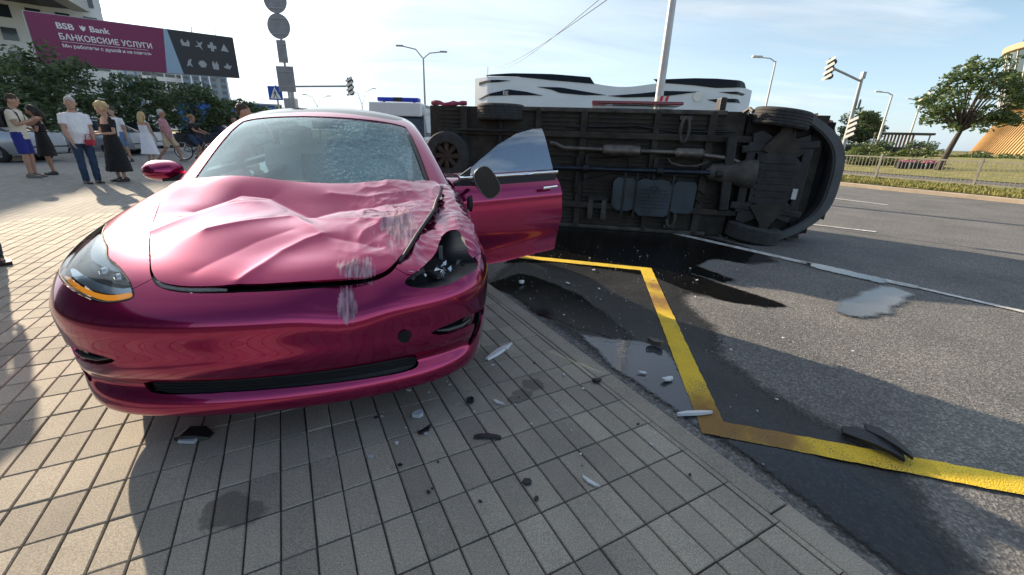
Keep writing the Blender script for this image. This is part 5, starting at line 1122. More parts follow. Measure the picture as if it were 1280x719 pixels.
W1 = cloth('white_cotton', (.78, .78, .80), .05); CR = cloth('cream_cotton', (.66, .61, .50), .06); BLK = cloth('black_cloth', (.012, .012, .014)); NAVY = cloth('cobalt_shorts', (.02, .03, .22)); DEN = cloth('blue_denim', (.025, .05, .10), .3); DEN2 = cloth('light_denim', (.14, .24, .40), .25); PNK = cloth('dusty_pink_cloth', (.45, .22, .26)); BEI = cloth('beige_cloth', (.45, .36, .25)); WD = cloth('white_linen', (.74, .74, .80), .06)
SHG = mat('grey_shoe', (.16, .15, .14), .7); SHB = mat('black_shoe', (.015, .015, .017), .5)
phone_m = mat('phone_black', (.01, .01, .012), .15)
PH = {-1: [(-.05, .08, -.26), (.06, .30, -.14)], 1: [(.05, .08, -.26), (-.06, .30, -.14)]}
def phone(loc, rz): 
    o = MB().box((0, 0, 0), (.075, .012, .15), Matrix.Rotation(R(-30), 4, 'X'), bev=.004).build('phone', phone_m); o.location = loc; o.rotation_euler = (0, 0, rz); return o
pA = person('man in a cream t-shirt and bright blue shorts standing with a black backpack', (-11.40, 10.05, 0), face(.9, .45), 1.80, SK1, ('tee', CR), ('shorts', NAVY), HB, arms=PH, shoes=SHG, nod=.3, lean=.06)
bp_ = MB(); bp_.box((0, -.20, 1.28), (.30, .15, .42), bev=.05); bp_.tube([(.11, -.10, 1.46), (.13, .02, 1.485), (.13, .12, 1.38), (.10, .13, 1.2)], .018, 6); bp_.tube([(-.11, -.10, 1.46), (-.13, .02, 1.485), (-.13, .12, 1.38), (-.10, .13, 1.2)], .018, 6)
o = bp_.build('backpack', mat('black_nylon', (.012, .012, .015), .7)); o.location = (-11.40, 10.05, .03); o.rotation_euler = (0, 0, face(.9, .45)); tag(o, 'small black backpack worn by the man in blue shorts', 'backpack')
pB = person('dark-haired woman in a short black dress holding a phone beside the man in blue shorts', (-11.65, 10.75, 0), face(-.5, -.6), 1.60, SK2, ('dress', BLK), (.50, .5, .05), HD_, 'long', arms=PH, shoes=SHB, nod=.35, female=True)
pC = person('grey-haired man in a white t-shirt and blue jeans standing with his arm down', (-9.38, 9.40, 0), face(.75, -.35), 1.75, SK1, ('tee', W1), ('jeans', DEN), HG, 'grey', arms={-1: [(-.02, .06, -.28), (.05, .20, -.50)], 1: [(.04, .05, -.28), (.02, .16, -.52)]}, shoes=SHB, headturn=-.5, belly=.05, lean=.03)
pD = person('blonde woman in a long black dress looking down at her phone', (-9.16, 9.90, 0), face(-.25, -.9), 1.66, SK1, ('dress', BLK), (.24, .55, .10), HBL, 'curly', arms={-1: [(-.05, .05, -.27), (.10, .27, -.30)], 1: [(.05, .05, -.27), (-.06, .30, -.28)]}, shoes=SHB, nod=.45, female=True)
hb = MB(); hb.box((0, 0, 0), (.17, .07, .12), bev=.02); hb.tube([(-.07, 0, .05), (-.04, 0, .16), (.04, 0, .16), (.07, 0, .05)], .008, 6); o = hb.build('handbag', mat('red_leather', (.40, .02, .05), .4)); o.location = (-9.14, 9.36, .86); o.rotation_euler = (0, 0, .3); tag(o, 'small red handbag between the couple in white and black', 'handbag')
pE = person('young man in a white t-shirt and denim shorts with white socks', (-13.90, 15.3, 0), face(.25, -.9), 1.76, SK1, ('tee', W1), ('shorts', DEN2), HB, arms={-1: [(-.07, .0, -.29), (-.09, .06, -.54)], 1: [(.07, .0, -.29), (.09, .06, -.54)]}, legs={-1: [(-.08, .02, -.43), (-.13, 0, -.84)], 1: [(.08, .02, -.43), (.13, .0, -.84)]}, shoes=SHB)
pF = person('woman in a long white sundress seen from behind', (-12.40, 14.7, 0), face(.1, .95), 1.64, SK1, ('dress', WD), (.34, 0, .10), HBL, 'long', arms={-1: [(-.05, .03, -.27), (-.03, .16, -.48)], 1: [(.05, .03, -.27), (.03, .16, -.48)]}, shoes=SHG, female=True)
pG = person('man in a dusty pink shirt and beige shorts walking away', (-12.42, 15.6, 0), face(.85, .35), 1.76, SK2, ('tee', PNK), ('shorts', BEI), HG, 'grey', legs={-1: [(-.01, .20, -.40), (-.01, .26, -.82)], 1: [(.01, -.06, -.42), (.01, -.34, -.78)]}, shoes=SHG, lean=-.05, belly=.04)
pH = person('curly-haired cyclist in a black t-shirt sitting on a bicycle', (-12.55, 17.0, 0), face(.95, .1), 1.62, SK2, ('tee', BLK), ('shorts', DEN), HC, 'curly', arms={-1: [(-.04, .18, -.22), (.0, .42, -.30)], 1: [(.04, .18, -.22), (.0, .42, -.30)]}, legs={-1: [(-.02, .34, -.26), (-.03, .18, -.66)], 1: [(.02, .26, -.36), (.03, .10, -.80)]}, shoes=SHB, lean=.2, seated=-.02)
pI = person('dark-haired person in dark clothes behind the cyclist', (-11.2, 17.6, 0), face(.6, -.4), 1.66, SK2, ('tee', cloth('dark_grey_cloth', (.04, .045, .05))), ('jeans', DEN), HD_, shoes=SHB)
pJ = person('brown-haired person standing behind the red car roof', (-4.42, 7.2, 0), face(.8, .3), 1.61, SK1, ('tee', cloth('brown_cloth', (.12, .07, .05))), ('jeans', DEN), HB, shoes=SHB)
pK = person('bystander in dark clothes casting a long shadow beside the car', (-4.86, 3.60, 0), face(.8, -.3), 1.74, SK1, ('tee', BLK), ('jeans', DEN), HB, shoes=SHB)
# bicycle under the cyclist
bk = thing('bicycle', 'black bicycle under the curly-haired cyclist', 'bicycle', (-12.55, 17.0, 0), face(.95, .1))
m_fr = mat('bicycle_frame', (.03, .03, .035), .35, .4)
for y_ in (-.42, .62):
    w = bpy.data.objects.new('wheel', None); COL.objects.link(w); w.parent = bk; w.location = (0, y_, .34)
    MB().tube([(0, .325*math.cos(i*math.tau/32), .325*math.sin(i*math.tau/32)) for i in range(33)], .02, 7, cap=False).build('tyre', RUBBER, w, smooth=60)
    MB().tube([(0, .30*math.cos(i*math.tau/32), .30*math.sin(i*math.tau/32)) for i in range(33)], .010, 6, cap=False).build('rim', CHROME, w, smooth=60)
    for i in range(12): MB().tube([(0, 0, 0), (0, .3*math.cos(i*math.tau/12), .3*math.sin(i*math.tau/12))], .0025, 4).build('spoke', CHROME, w)
for nm, pts, r_ in (('frame', [(0, -.42, .34), (0, -.08, .30), (0, .46, .80), (0, -.14, .78), (0, -.08, .30)], .018), ('seat_stay', [(0, -.42, .34), (0, -.14, .78), (0, -.17, .90)], .014), ('fork', [(0, .62, .34), (0, .50, .72), (0, .44, .96)], .016), ('handlebar', [(-.28, .36, 1.0), (-.1, .46, 1.0), (.1, .46, 1.0), (.28, .36, 1.0)], .013)): MB().tube(pts, r_, 7).build(nm, m_fr, bk)
MB().loft([ell(0, -.20+.0, .90, .06, .12), ell(0, -.19, .94, .07, .13)]).build('saddle', BLACKP, bk); MB().tube([(-.1, -.02, .18), (.1, -.12, .42)], .012, 6).build('crank', m_fr, bk)
# ------------------------------------------------------------------ surroundings
m_conc = mat('pale_concrete', (.42, .40, .36), .85, var=.15, vscale=1.5, bump=.2, bscale=60)
m_steel = mat('painted_grey_steel', (.36, .37, .38), .5, .3, var=.12, vscale=4)
m_pole = mat('white_grey_pole', (.55, .55, .54), .5, .2, var=.12, vscale=2)
m_grassg = mat('verge_grass', (.14, .15, .04), .95, var=.5, vscale=3, col2=(.30, .26, .09), det=9)
# ---- far kerb, verge, grass bank
fk = MB().box((0, 0, 0), (300, .55, .20)).build('far_kerb', mat('sandy_kerb', (.42, .34, .25), .9, var=.2, vscale=2)); fk.matrix_world = Matrix.Translation(Vector(kn(-100, FARK+.27, RZ))) @ rot
tag(fk, 'sandy far kerb of the road', 'kerb', kind='structure')
verge = MB(); bank = MB()
vk = list(np.linspace(-150, 40, 96))
verge.add([kn(k_, FARK+.5, .07) for k_ in vk]+[kn(k_, 23.6, .07) for k_ in vk], [(i, i+1, 97+i, 96+i) for i in range(95)])
vo = verge.build('verge', m_grassg); tag(vo, 'dry grass verge along the far kerb', 'verge', kind='structure')
if vo.data.polygons[0].normal.z < 0: vo.data.flip_normals()
nn_ = [29.0, 31, 34, 40, 55, 90]; zz_ = [0., .25, .55, .85, 1.0, 1.0]
kk_ = list(np.linspace(-34, 40, 38)); 
def bz(k_, i): return zz_[i]*(1 if k_ > -26 else max(0, 1-(-26-k_)/8))-.02
bank.add([kn(k_, n_, bz(k_, i)) for i, n_ in enumerate(nn_) for k_ in kk_], [(i*38+j, i*38+j+1, (i+1)*38+j+1, (i+1)*38+j) for i in range(5) for j in range(37)])
bo_ = bank.build('grass_bank', m_grassg, smooth=60); tag(bo_, 'low grass bank below the curved timber building', 'bank', kind='structure')
if bo_.data.polygons[0].normal.z < 0: bo_.data.flip_normals()
# grass blades on the verge and the bank
m_blade = mat('grass_blades', (.13, .15, .035), .9, var=.5, vscale=2, col2=(.34, .30, .10))
gb_ = MB(); gr = random.Random(11)
def tuft(c, h, n_=4):
    for _ in range(n_):
        a_ = gr.uniform(0, math.tau); w_ = .012+.01*gr.random(); hh = h*gr.uniform(.6, 1.3); d = Vector((math.cos(a_), math.sin(a_), 0)); p = Vector(c)+Vector((gr.uniform(-.06, .06), gr.uniform(-.06, .06), 0)); t_ = p+d*hh*gr.uniform(.1, .6)+Vector((0, 0, hh)); s_ = Vector((-d.y, d.x, 0))*w_
        gb_.add([p-s_, p+s_, t_], [(0, 1, 2)])
for _ in range(5200): tuft(kn(gr.uniform(-26, 1), FARK+.5+abs(gr.gauss(0, 1.8)) % 4.8, .07), .10)
o = gb_.build('grass', m_blade); tag(o, 'short dry grass on the verge by the railing', 'grass', kind='stuff')
# ---- railing on the verge
m_fence = mat('weathered_fence', (.27, .25, .21), .6, .2, var=.2, vscale=4)
rail = thing('railing', 'low grey metal railing along the dry verge', 'railing', kn(-8.66, 21.35, .05))
bars = None
for i in range(-9, 4):
    k_ = -8.66+2.9*i; b0 = Vector(kn(k_, 21.35, .05))-rail.location
    MB().box(tuple(b0+Vector((0, 0, .50))), (.07, .07, 1.0), rot).build('post', m_fence, rail)
    if i < 3:
        m_ = b0+KD*1.45; M = Matrix.Translation(m_) @ rot
        if bars is None:
            q = MB()
            for j in range(1, 24): q.box((-1.45+2.9*j/24, 0, .50), (.018, .018, .72))
            bars = q.mesh('bars', m_fence); tr_m = MB().box((0, 0, 0), (2.83, .045, .045)).mesh('rail_bar', m_fence)
        o = bpy.data.objects.new('bars', bars); COL.objects.link(o); o.parent = rail; o.matrix_local = M; tag(o, kind='stuff')
        for z_ in (.13, .88): o = bpy.data.objects.new('rail_bar', tr_m); COL.objects.link(o); o.parent = rail; o.matrix_local = M @ Matrix.Translation((0, 0, z_))
# ---- foliage
def leaf_mat(name, c1, c2):
    m = bpy.data.materials.new(name); m.use_nodes = True; t = m.node_tree; t.nodes.remove(t.nodes['Principled BSDF'])
    oi = t.nodes.new('ShaderNodeNewGeometry'); rp = t.nodes.new('ShaderNodeValToRGB'); rp.color_ramp.elements[0].color = (*c1, 1); rp.color_ramp.elements[1].color = (*c2, 1); t.links.new(oi.outputs['Random Per Island'], rp.inputs[0])
    d = t.nodes.new('ShaderNodeBsdfDiffuse'); tl = t.nodes.new('ShaderNodeBsdfTranslucent'); g = t.nodes.new('ShaderNodeBsdfGlossy'); g.inputs['Roughness'].default_value = .45
    t.links.new(rp.outputs[0], d.inputs[0]); t.links.new(rp.outputs[0], tl.inputs[0])
    a = t.nodes.new('ShaderNodeMixShader'); a.inputs[0].default_value = .38; t.links.new(d.outputs[0], a.inputs[1]); t.links.new(tl.outputs[0], a.inputs[2])
    b = t.nodes.new('ShaderNodeMixShader'); b.inputs[0].default_value = .05; t.links.new(a.outputs[0], b.inputs[1]); t.links.new(g.outputs[0], b.inputs[2])
    t.links.new(b.outputs[0], t.nodes['Material Output'].inputs[0]); return m
LEAF = leaf_mat('leaves_green', (.05, .09, .03), (.14, .19, .06)); LEAF2 = leaf_mat('leaves_dark', (.045, .08, .035), (.13, .18, .075)); LEAF3 = leaf_mat('leaves_light', (.06, .10, .02), (.16, .19, .05))
BARK = mat('bark', (.07, .055, .045), .9, var=.4, vscale=12, bump=.5, bscale=30)
def leaves(b, c, r, n_, ls, lr):
    for _ in range(n_):
        while True:
            p = Vector((lr.uniform(-1, 1), lr.uniform(-1, 1), lr.uniform(-1, 1)))
            if p.length < 1: break
        p = Vector((p.x*r[0], p.y*r[1], p.z*r[2]))+c
        u = Vector((lr.gauss(0, 1), lr.gauss(0, 1), lr.gauss(0, .6))).normalized(); w = u.orthogonal().normalized(); w = (w*math.cos(a_ := lr.uniform(0, 6.28))+u.cross(w)*math.sin(a_)); s_ = ls*lr.uniform(.6, 1.25)
        b.add([p-u*s_, p+w*s_*.42, p+u*s_, p-w*s_*.42], [(0, 1, 2, 3)])
def tree(label, loc, Ht, cr, cz, nb, nl, ls, seed, lm, trunk_r=.10, lean=(0, 0), group=None, name='tree', clump=(.24, .36)):
    lr = random.Random(seed); T_ = thing(name, label, 'tree', loc, 0, group)
    tp_ = Vector((lean[0], lean[1], cz)); tk = MB(); fork = Vector((lean[0]*.6, lean[1]*.6, cz-cr[2]*.75))
    tk.tube([(0, 0, -.1), (lean[0]*.3, lean[1]*.3, fork.z*.5), tuple(fork), tuple(tp_+Vector((0, 0, cr[2]*.5)))], [trunk_r*1.25, trunk_r, trunk_r*.8, trunk_r*.2], 9)
    cb = MB()
    for i in range(nb):
        t_ = lr.uniform(0, math.tau); p_ = math.asin(lr.uniform(-.75, 1)); rr = lr.uniform(.45, 1)**.6
        c = tp_+Vector((cr[0]*rr*math.cos(t_)*math.cos(p_), cr[1]*rr*math.sin(t_)*math.cos(p_), cr[2]*rr*math.sin(p_)))
        k_ = lr.uniform(*clump)*(cr[0]+cr[2])/2; leaves(cb, c, (k_, k_, k_*.62), nl, ls, lr)
        if i % 3 == 0: mid = fork.lerp(c, .5)+Vector((0, 0, .1)); tk.tube([fork, mid, c], [trunk_r*.42, trunk_r*.25, trunk_r*.06], 5)
    tk.build('trunk', BARK, T_, smooth=50); cb.build('crown', lm, T_)
    return T_
tree('leafy young tree leaning on the grass bank before the timber building', (22.8, 23.6, .35), 6.2, (2.15, 2.0, 2.0), 3.35, 90, 56, .13, 21, LEAF, .13, lean=(.9, .2), clump=(.15, .27))
rowp = [(-19.5, 17.0, 3.3), (-20.3, 19.6, 4.3), (-19.8, 23.5, 3.6), (-19.2, 26.6, 3.7), (-18.6, 29.8, 3.2), (-18.0, 33.5, 2.9), (-23.8, 19.0, 3.3)]
rowl = ['leafy street tree behind the man with the backpack', 'tall round street tree reaching over the billboard lettering', 'street tree behind the grey-haired man and blonde woman', 'street tree behind the young man in denim shorts', 'street tree behind the woman in the white sundress', 'small street tree behind the cyclist', 'low street tree beside the white office block']
for i, (x, y, h) in enumerate(rowp):
    tree(rowl[i], (x, y, -.05), h, (1.75, 1.75, 1.45), h-1.5, 60, 58, .13, 40+i, LEAF2, .07, group='street trees behind the bystanders')
for i, (x, y, h) in enumerate(((50, 66, 6.8), (54, 70, 6.0), (47, 74, 5.2))): tree(('broad dark tree at the far road bend', 'dark tree behind the queueing cars', 'lowest dark tree at the far road bend')[i], (x, y, 0), h, (2.6, 2.4, 2.4), h-2.4, 46, 60, .24, 70+i, LEAF2, .16, group='distant trees at the road bend')
# hedges on the bank
def hedge(label, c, r, n_, m, seed, rz=0.):
    H_ = thing('hedge', label, 'hedge', c, rz); b = MB(); lr = random.Random(seed)
    for i in range(n_):
        p = Vector((lr.uniform(-1, 1)*r[0], lr.uniform(-1, 1)*r[1], lr.uniform(.1, .85)*r[2])); leaves(b, p, (.45, .4, .28), 90, .10, lr)
    b.build('foliage', m, H_); core = MB().box((0, 0, r[2]*.3), (r[0]*1.6, r[1]*1.0, r[2]*.5), bev=.1); core.build('twigs', BARK, H_); return H_
hedge('clipped dark green hedge beside the timber building', (33.3, 29.2, .2), (2.6, 1.2, 1.05), 60, LEAF, 5, -.5)
hedge('yellow-green hedge behind the young tree', (27.8, 31.5, .45), (3.2, .9, .75), 60, LEAF3, 6, -.4)
hedge('yellow-green shrubs by the flower planter', (22.4, 26.9, .25), (2.2, .8, .55), 40, LEAF3, 9, -.5)
hedge('dark shrubs far behind the planter', (33.5, 41.5, .7), (4.5, 1.2, 1.3), 70, LEAF2, 8, -.3)
# flower planter
pl = thing('flower_planter', 'black planter with pink flowers and white pegs on the bank', 'planter', (22.6, 24.6, .22), -.45)
MB().box((0, 0, .16), (1.9, .7, .34), bev=.04).build('trough', mat('black_planter', (.015, .015, .017), .5), pl)
fb_ = MB(); lr = random.Random(4)
for _ in range(26): leaves(fb_, Vector((lr.uniform(-.85, .85), lr.uniform(-.28, .28), .40)), (.16, .14, .08), 14, .05, lr)
fb_.build('flowers', mat('pink_petals', (.50, .08, .22), .7, var=.5, vscale=4, col2=(.55, .30, .42)), pl)['kind'] = 'stuff'
for x in (-.5, .2): MB().box((x, -.40, .15), (.07, .05, .3)).build('peg', m_pole, pl)
# ---- curved timber building on the right
tb = thing('timber_building', 'round building with slanted timber slats below dark glass', 'building', (57.6, 43.4, .5))
m_wood = mat('honey_timber', (.42, .27, .12), .7, var=.25, vscale=6, bump=.2, bscale=30); RB, RT = 9.4, 7.6
sl_m = MB().box((0, 0, 0), (.22, .10, 1)).mesh('slat', m_wood)
cc = MB(); cc.lathe([(RB-.25, 0), (RT-.25, 5.0)], 48); cc.build('inner_wall', mat('ochre_render', (.38, .24, .11), .85), tb)
for i in range(96):
    a_ = math.pi*(.62+.95*i/95); p0 = Vector((RB*math.cos(a_), RB*math.sin(a_), 0)); p1 = Vector((RT*math.cos(a_+.10), RT*math.sin(a_+.10), 5.1)); d = p1-p0
    o = bpy.data.objects.new('slat', sl_m); COL.objects.link(o); o.parent = tb; M = d.to_track_quat('Z', 'Y').to_matrix().to_4x4(); M.translation = (p0+p1)/2; o.matrix_local = M @ Matrix.Rotation(0, 4, 'Z') @ Matrix.Diagonal((1, 1, d.length, 1))
gl_ = MB(); gl_.lathe([(8.3, 5.0), (9.3, 10.2)], 48, cap=False); gl_.build('glazing', mat('curtain_glass', (.10, .14, .17), .06, .2, coat=.6), tb, smooth=60)
for i in range(48):
    a_ = i*math.tau/48; MB().tube([(8.35*math.cos(a_), 8.35*math.sin(a_), 5.0), (9.35*math.cos(a_), 9.35*math.sin(a_), 10.2)], .05, 4).build('mullion', m_pole, tb)
MB().lathe([(9.2, 10.2), (9.6, 10.3), (9.7, 10.8), (9.2, 10.9)], 48).build('cornice', mat('tan_band', (.45, .34, .22), .7), tb, smooth=30); MB().lathe([(8.6, 10.9), (8.3, 13.0)], 48).build('top_storey', mat('dark_cladding', (.03, .035, .04), .3), tb, smooth=30)
# bus shelter-like pavilion
sh_ = thing('pavilion', 'small slatted pavilion with flat dark roof beyond the bank', 'pavilion', (43.5, 50.5, .5), -.6)
MB().box((0, 0, 2.35), (5.0, 2.4, .22)).build('roof', mat('dark_roof', (.05, .045, .04), .7), sh_)
for i in range(9): MB().box((-1.6+.30*i, -.9, 1.15), (.18, .08, 2.3)).build('slat', mat('dark_timber', (.16, .09, .05), .8), sh_)
for x in (-2.4, 2.4): MB().box((x, .9, 1.15), (.12, .12, 2.3)).build('post', m_steel, sh_)
# ---- lamps and traffic lights
def lamp_post(label, base, h, arms, r=.09, group=None, m=m_pole):
    L = thing('lamp_post', label, 'street lamp', base, 0, group); MB().tube([(0, 0, -.1), (0, 0, h*.5), (0, 0, h)], [r, r*.8, r*.6], 10).build('pole', m, L, smooth=50)
    for dx_, dy_, dz_ in arms:
        MB().tube([(0, 0, h-.05), (dx_*.35, dy_*.35, h+dz_*.75), (dx_, dy_, h+dz_)], r*.42, 7).build('arm', m, L, smooth=60)
        hd = MB().box((dx_*1.12, dy_*1.12, h+dz_+.02), (.62, .22, .12), Matrix.Rotation(math.atan2(dy_, dx_), 4, 'Z'), bev=.03).build('lamp_head', m, L)
    return L
lamp_post('tall white lamp post rising behind the overturned van', (4.0, 13.0, RZ), 9.2, [(-1.3, .3, .5)], .125)
lamp_post('forked lamp post with two curved arms beyond the red car', (-8.2, 40, RZ), 7.35, [(-1.75, 0, .85), (1.55, 0, .5)], .11, m=m_steel)
lamp_post('distant forked lamp post behind the white police van', (-31, 90, RZ), 6.4, [(-1.8, 0, 2.5), (2.4, 0, 2.9)], .12, m=m_steel)
lamp_post('far forked lamp post above the red car roof', (-32, 72, RZ), 4.9, [(-1.6, 0, 1.6), (1.9, 0, 1.5)], .10, m=m_steel)
lamp_post('slim white lamp post to the side of the wavy building', (16.3, 30, 0), 6.25, [(-1.1, 0, .2)], .08)
lamp_post('slim white lamp post near the pavilion with one short arm', (36.45, 45, .3), 5.9, [(-1.3, 0, .2)], .13)
lamp_post('faint far lamp post beside the young tree', (52.6, 60, .3), 6.9, [(-1.5, 0, .2)], .14)
m_tlb = mat('signal_black', (.02, .02, .022), .5); m_tlw = mat('signal_white', (.62, .62, .6), .6)
def signal(parent, M, n_=3, back=True):
    o = bpy.data.objects.new('signal_head', None); COL.objects.link(o); o.parent = parent; o.matrix_local = M
    MB().box((0, 0, 0), (.26, .14, .30*n_), bev=.02).build('housing', m_tlb, o)
    for i in range(n_):
        z_ = .30*(i-(n_-1)/2); v = MB(); v.lathe([(.10, 0), (.105, .17)], 14, Matrix.Translation((0, -.07, z_)) @ Matrix.Rotation(R(90), 4, 'X'), cap=False); v.build('visor', m_tlb, o)
        MB().lathe([(.001, .012), (.095, 0)], 14, Matrix.Translation((0, -.075, z_)) @ Matrix.Rotation(R(90), 4, 'X'), cap=False).build('lens', mat('signal_lens', ((.25, .02, .02), (.25, .15, .02), (.02, .2, .08))[2-i % 3], .2), o)
    bp2 = MB()
    for i in range(4): bp2.box((0, .09, -.36+.24*i), (.44, .012, .12), Matrix.Rotation(.5, 4, 'Y'))
    bp2.build('backing_board', m_tlw, o); return o
tl = thing('traffic_light', 'tall traffic light with long arm reaching over the far side of the road', 'traffic light', (16.2, 22, 0))
MB().tube([(0, 0, -.1), (0, 0, 2.4), (-.05, 0, 4.4)], [.10, .09, .075], 10).build('pole', m_steel, tl, smooth=50); MB().tube([(-.05, 0, 4.2), (-.9, 0, 4.50), (-1.55, 0, 4.72)], .05, 8).build('arm', m_steel, tl, smooth=50)
signal(tl, Matrix.Translation((-1.65, 0, 4.68)) @ Matrix.Rotation(R(115), 4, 'Z')); signal(tl, Matrix.Translation((.02, -.2, 2.15)) @ Matrix.Rotation(R(115), 4, 'Z')); MB().lathe([(.22, -.02), (.22, .02)], 18, Matrix.Translation((.12, -.1, 3.2)) @ Matrix.Rotation(R(90), 4, 'X') @ Matrix.Rotation(R(60), 4, 'Y')).build('round_sign', m_tlb, tl)
MB().box((-.02, 0, 4.45), (.16, .16, .3)).build('control_box', m_steel, tl)
tl2 = thing('traffic_light', 'grey traffic light on a horizontal arm above the red car', 'traffic light', (-7.95, 16, 0))
MB().tube([(0, 0, -.1), (0, 0, 2.75)], .06, 10).build('pole', m_steel, tl2, smooth=50); MB().tube([(0, 0, 2.66), (2.05, 0, 2.73)], .032, 8).build('arm', m_steel, tl2, smooth=50); signal(tl2, Matrix.Translation((2.08, 0, 2.72)) @ Matrix.Rotation(R(172), 4, 'Z') @ Matrix.Scale(.62, 4))
# ---- sign post seen from behind, pedestrian sign
m_sback = mat('sign_back', (.30, .31, .33), .55, .5, var=.15, vscale=5)
spn = thing('sign_post', 'tall post carrying the grey backs of four road signs', 'road sign', (-7.05, 14, 0)); MB().tube([(0, 0, -.1), (0, 0, 5.3)], .035, 8).build('pole', m_steel, spn, smooth=50)
def plate(kind, z_, a_, b_=0, rz=0.):
    M = Matrix.Translation((.0, -.045, z_)) @ Matrix.Rotation(rz, 4, 'Y')
    if kind == 'round': q = MB().lathe([(a_, -.008), (a_, .008)], 32, M @ Matrix.Rotation(R(90), 4, 'X'))
    else: q = MB().box((0, -.045, z_), (a_, .016, b_), bev=.004)
    o = q.build('sign_plate', m_sback, spn)
    for dz_ in (-.3, .3): MB().box((0, -.062, z_+dz_*(a_*2 if kind == 'round' else b_)), ((a_*1.4 if kind == 'round' else a_*.8), .018, .03)).build('bracket', m_steel, o)
plate('round', 4.72, .33); plate('round', 4.07, .33); plate('rect', 3.42, .28, .60); plate('rect', 2.68, .52, .70)
MB().tube([(.12, .02, -.1), (.12, .02, 2.4)], .03, 8).build('second_pole', m_steel, spn); MB().box((.03, 0, 1.9), (.34, .2, .5)).build('control_box', m_steel, spn)
pd = thing('pedestrian_sign', 'blue square pedestrian crossing sign with white triangle', 'road sign', (-8.0, 15, 0)); MB().tube([(.02, .05, -.1), (.02, .05, 2.6)], .03, 8).build('pole', m_steel, pd)
bl = MB().box((0, 0, 2.36), (.46, .014, .42), bev=.004).build('blue_plate', mat('sign_blue', (.01, .08, .42), .4), pd)
MB().prism([(-.18, 2.19), (.18, 2.19), (0, 2.54)], 0, .004, Matrix(((1, 0, 0, 0), (0, 0, -1, -.008), (0, 1, 0, 0), (0, 0, 0, 1)))).build('white_triangle', mat('sign_white', (.8, .8, .8), .5), bl)
fg = MB(); FM = Matrix(((1, 0, 0, 0), (0, 0, -1, -.013), (0, 1, 0, 0), (0, 0, 0, 1)))
fg.prism([(.018*math.cos(q)+.005, 2.43+.02*math.sin(q)) for q in [i*math.tau/10 for i in range(10)]], 0, .003, FM); fg.prism([(-.02, 2.31), (.02, 2.31), (.03, 2.40), (-.02, 2.405)], 0, .003, FM); fg.prism([(-.02, 2.31), (0, 2.31), (-.05, 2.21), (-.075, 2.21)], 0, .003, FM); fg.prism([(0, 2.31), (.022, 2.31), (.07, 2.21), (.045, 2.21)], 0, .003, FM); fg.prism([(.02, 2.40), (.03, 2.385), (.075, 2.33), (.06, 2.325)], 0, .003, FM); fg.prism([(-.02, 2.40), (-.01, 2.385), (-.06, 2.32), (-.07, 2.33)], 0, .003, FM)
fg.build('walking_figure', m_tlb, bl)
for i, y_ in enumerate((24, 60)):
    sgn = thing('direction_sign', ('small blue square road sign beyond the red car', 'tiny blue road sign beside the police van')[i], 'road sign', ((-8.6, -24.6)[i], (40, 78)[i], 0)); MB().tube([(0, 0, -.1), (0, 0, (3.6, 4.6)[i])], .05, 6).build('pole', m_steel, sgn); MB().box((0, -.06, (3.2, 4.2)[i]), (.7, .02, .7)).build('plate', bpy.data.materials['sign_blue'], sgn)
# striped warning board behind the van
wb = thing('warning_board', 'red and white striped warning board behind the overturned van', 'warning board', (2.86, 9.2, RZ)); MB().tube([(0, 0, 0), (0, 0, 2.0)], .02, 6).build('pole', m_steel, wb)
for i in range(4): MB().prism([(-.11+.055*i, 1.92), (-.055+.055*i, 1.92), (-.01+.055*i, 2.16), (-.065+.055*i, 2.16)], 0, .012, Matrix(((1, 0, 0, 0), (0, 0, -1, -.03), (0, 1, 0, 0), (0, 0, 0, 1)))).build('stripe', mat('board_red', (.5, .02, .03), .5) if i % 2 else m_tlw, wb)
# overhead wires
for i in range(2):
    a_ = Vector((2.9+.5*i, 13, 5.4+.1*i)); b_ = Vector((-4-1.5*i, 62, 9.6)); MB().tube([a_.lerp(b_, t_)+Vector((0, 0, -.9*math.sin(math.pi*t_))) for t_ in np.linspace(0, 1, 14)], .011+.004*i, 5).build('overhead_wire', m_tlb)
    tag(bpy.context.scene.objects[-1] if False else COL.objects[-1], 'thin overhead cable crossing the sky', 'cable', 'overhead cables')
# ---- wavy black and white building
ar = thing('wavy_building', 'wide white building with wavy dark bands behind the overturned van', 'building', (0, 75, 0))
m_aw = mat('pale_facade', (.70, .74, .80), .5, var=.06, vscale=.3); m_ab = mat('dark_band_glass', (.008, .013, .024), .5, spec=.15)
AX0, AX1 = -7.6, 42.0
topz = spl([-9, -6, 0, 5, 9, 12.2, 14.5, 18, 21.5, 25, 30, 36, 40], [10.4, 10.5, 10.45, 10.4, 10.2, 9.75, 9.45, 9.4, 9.9, 10.3, 10.4, 10.35, 10.3])
def depth(x): t_ = (x-16)/24.; return 3.0*t_**2+9*max(0, abs(t_)-.86)*2.2
wl = MB(); xs = np.linspace(AX0, AX1, 70)
wl.add([(x, depth(x), 0) for x in xs]+[(x, depth(x), float(topz(x))) for x in xs]+[(x, depth(x)+18, float(topz(x))) for x in xs]+[(x, depth(x)+18, 0) for x in xs], [(i, i+1, 71+i, 70+i) for i in range(69)]+[(70+i, 71+i, 141+i, 140+i) for i in range(69)]+[(140+i, 141+i, 211+i, 210+i) for i in range(69)]+[(0, 70, 140, 210), (69, 279, 209, 139)])
wl.build('facade', m_aw, ar, smooth=40, fix=True)
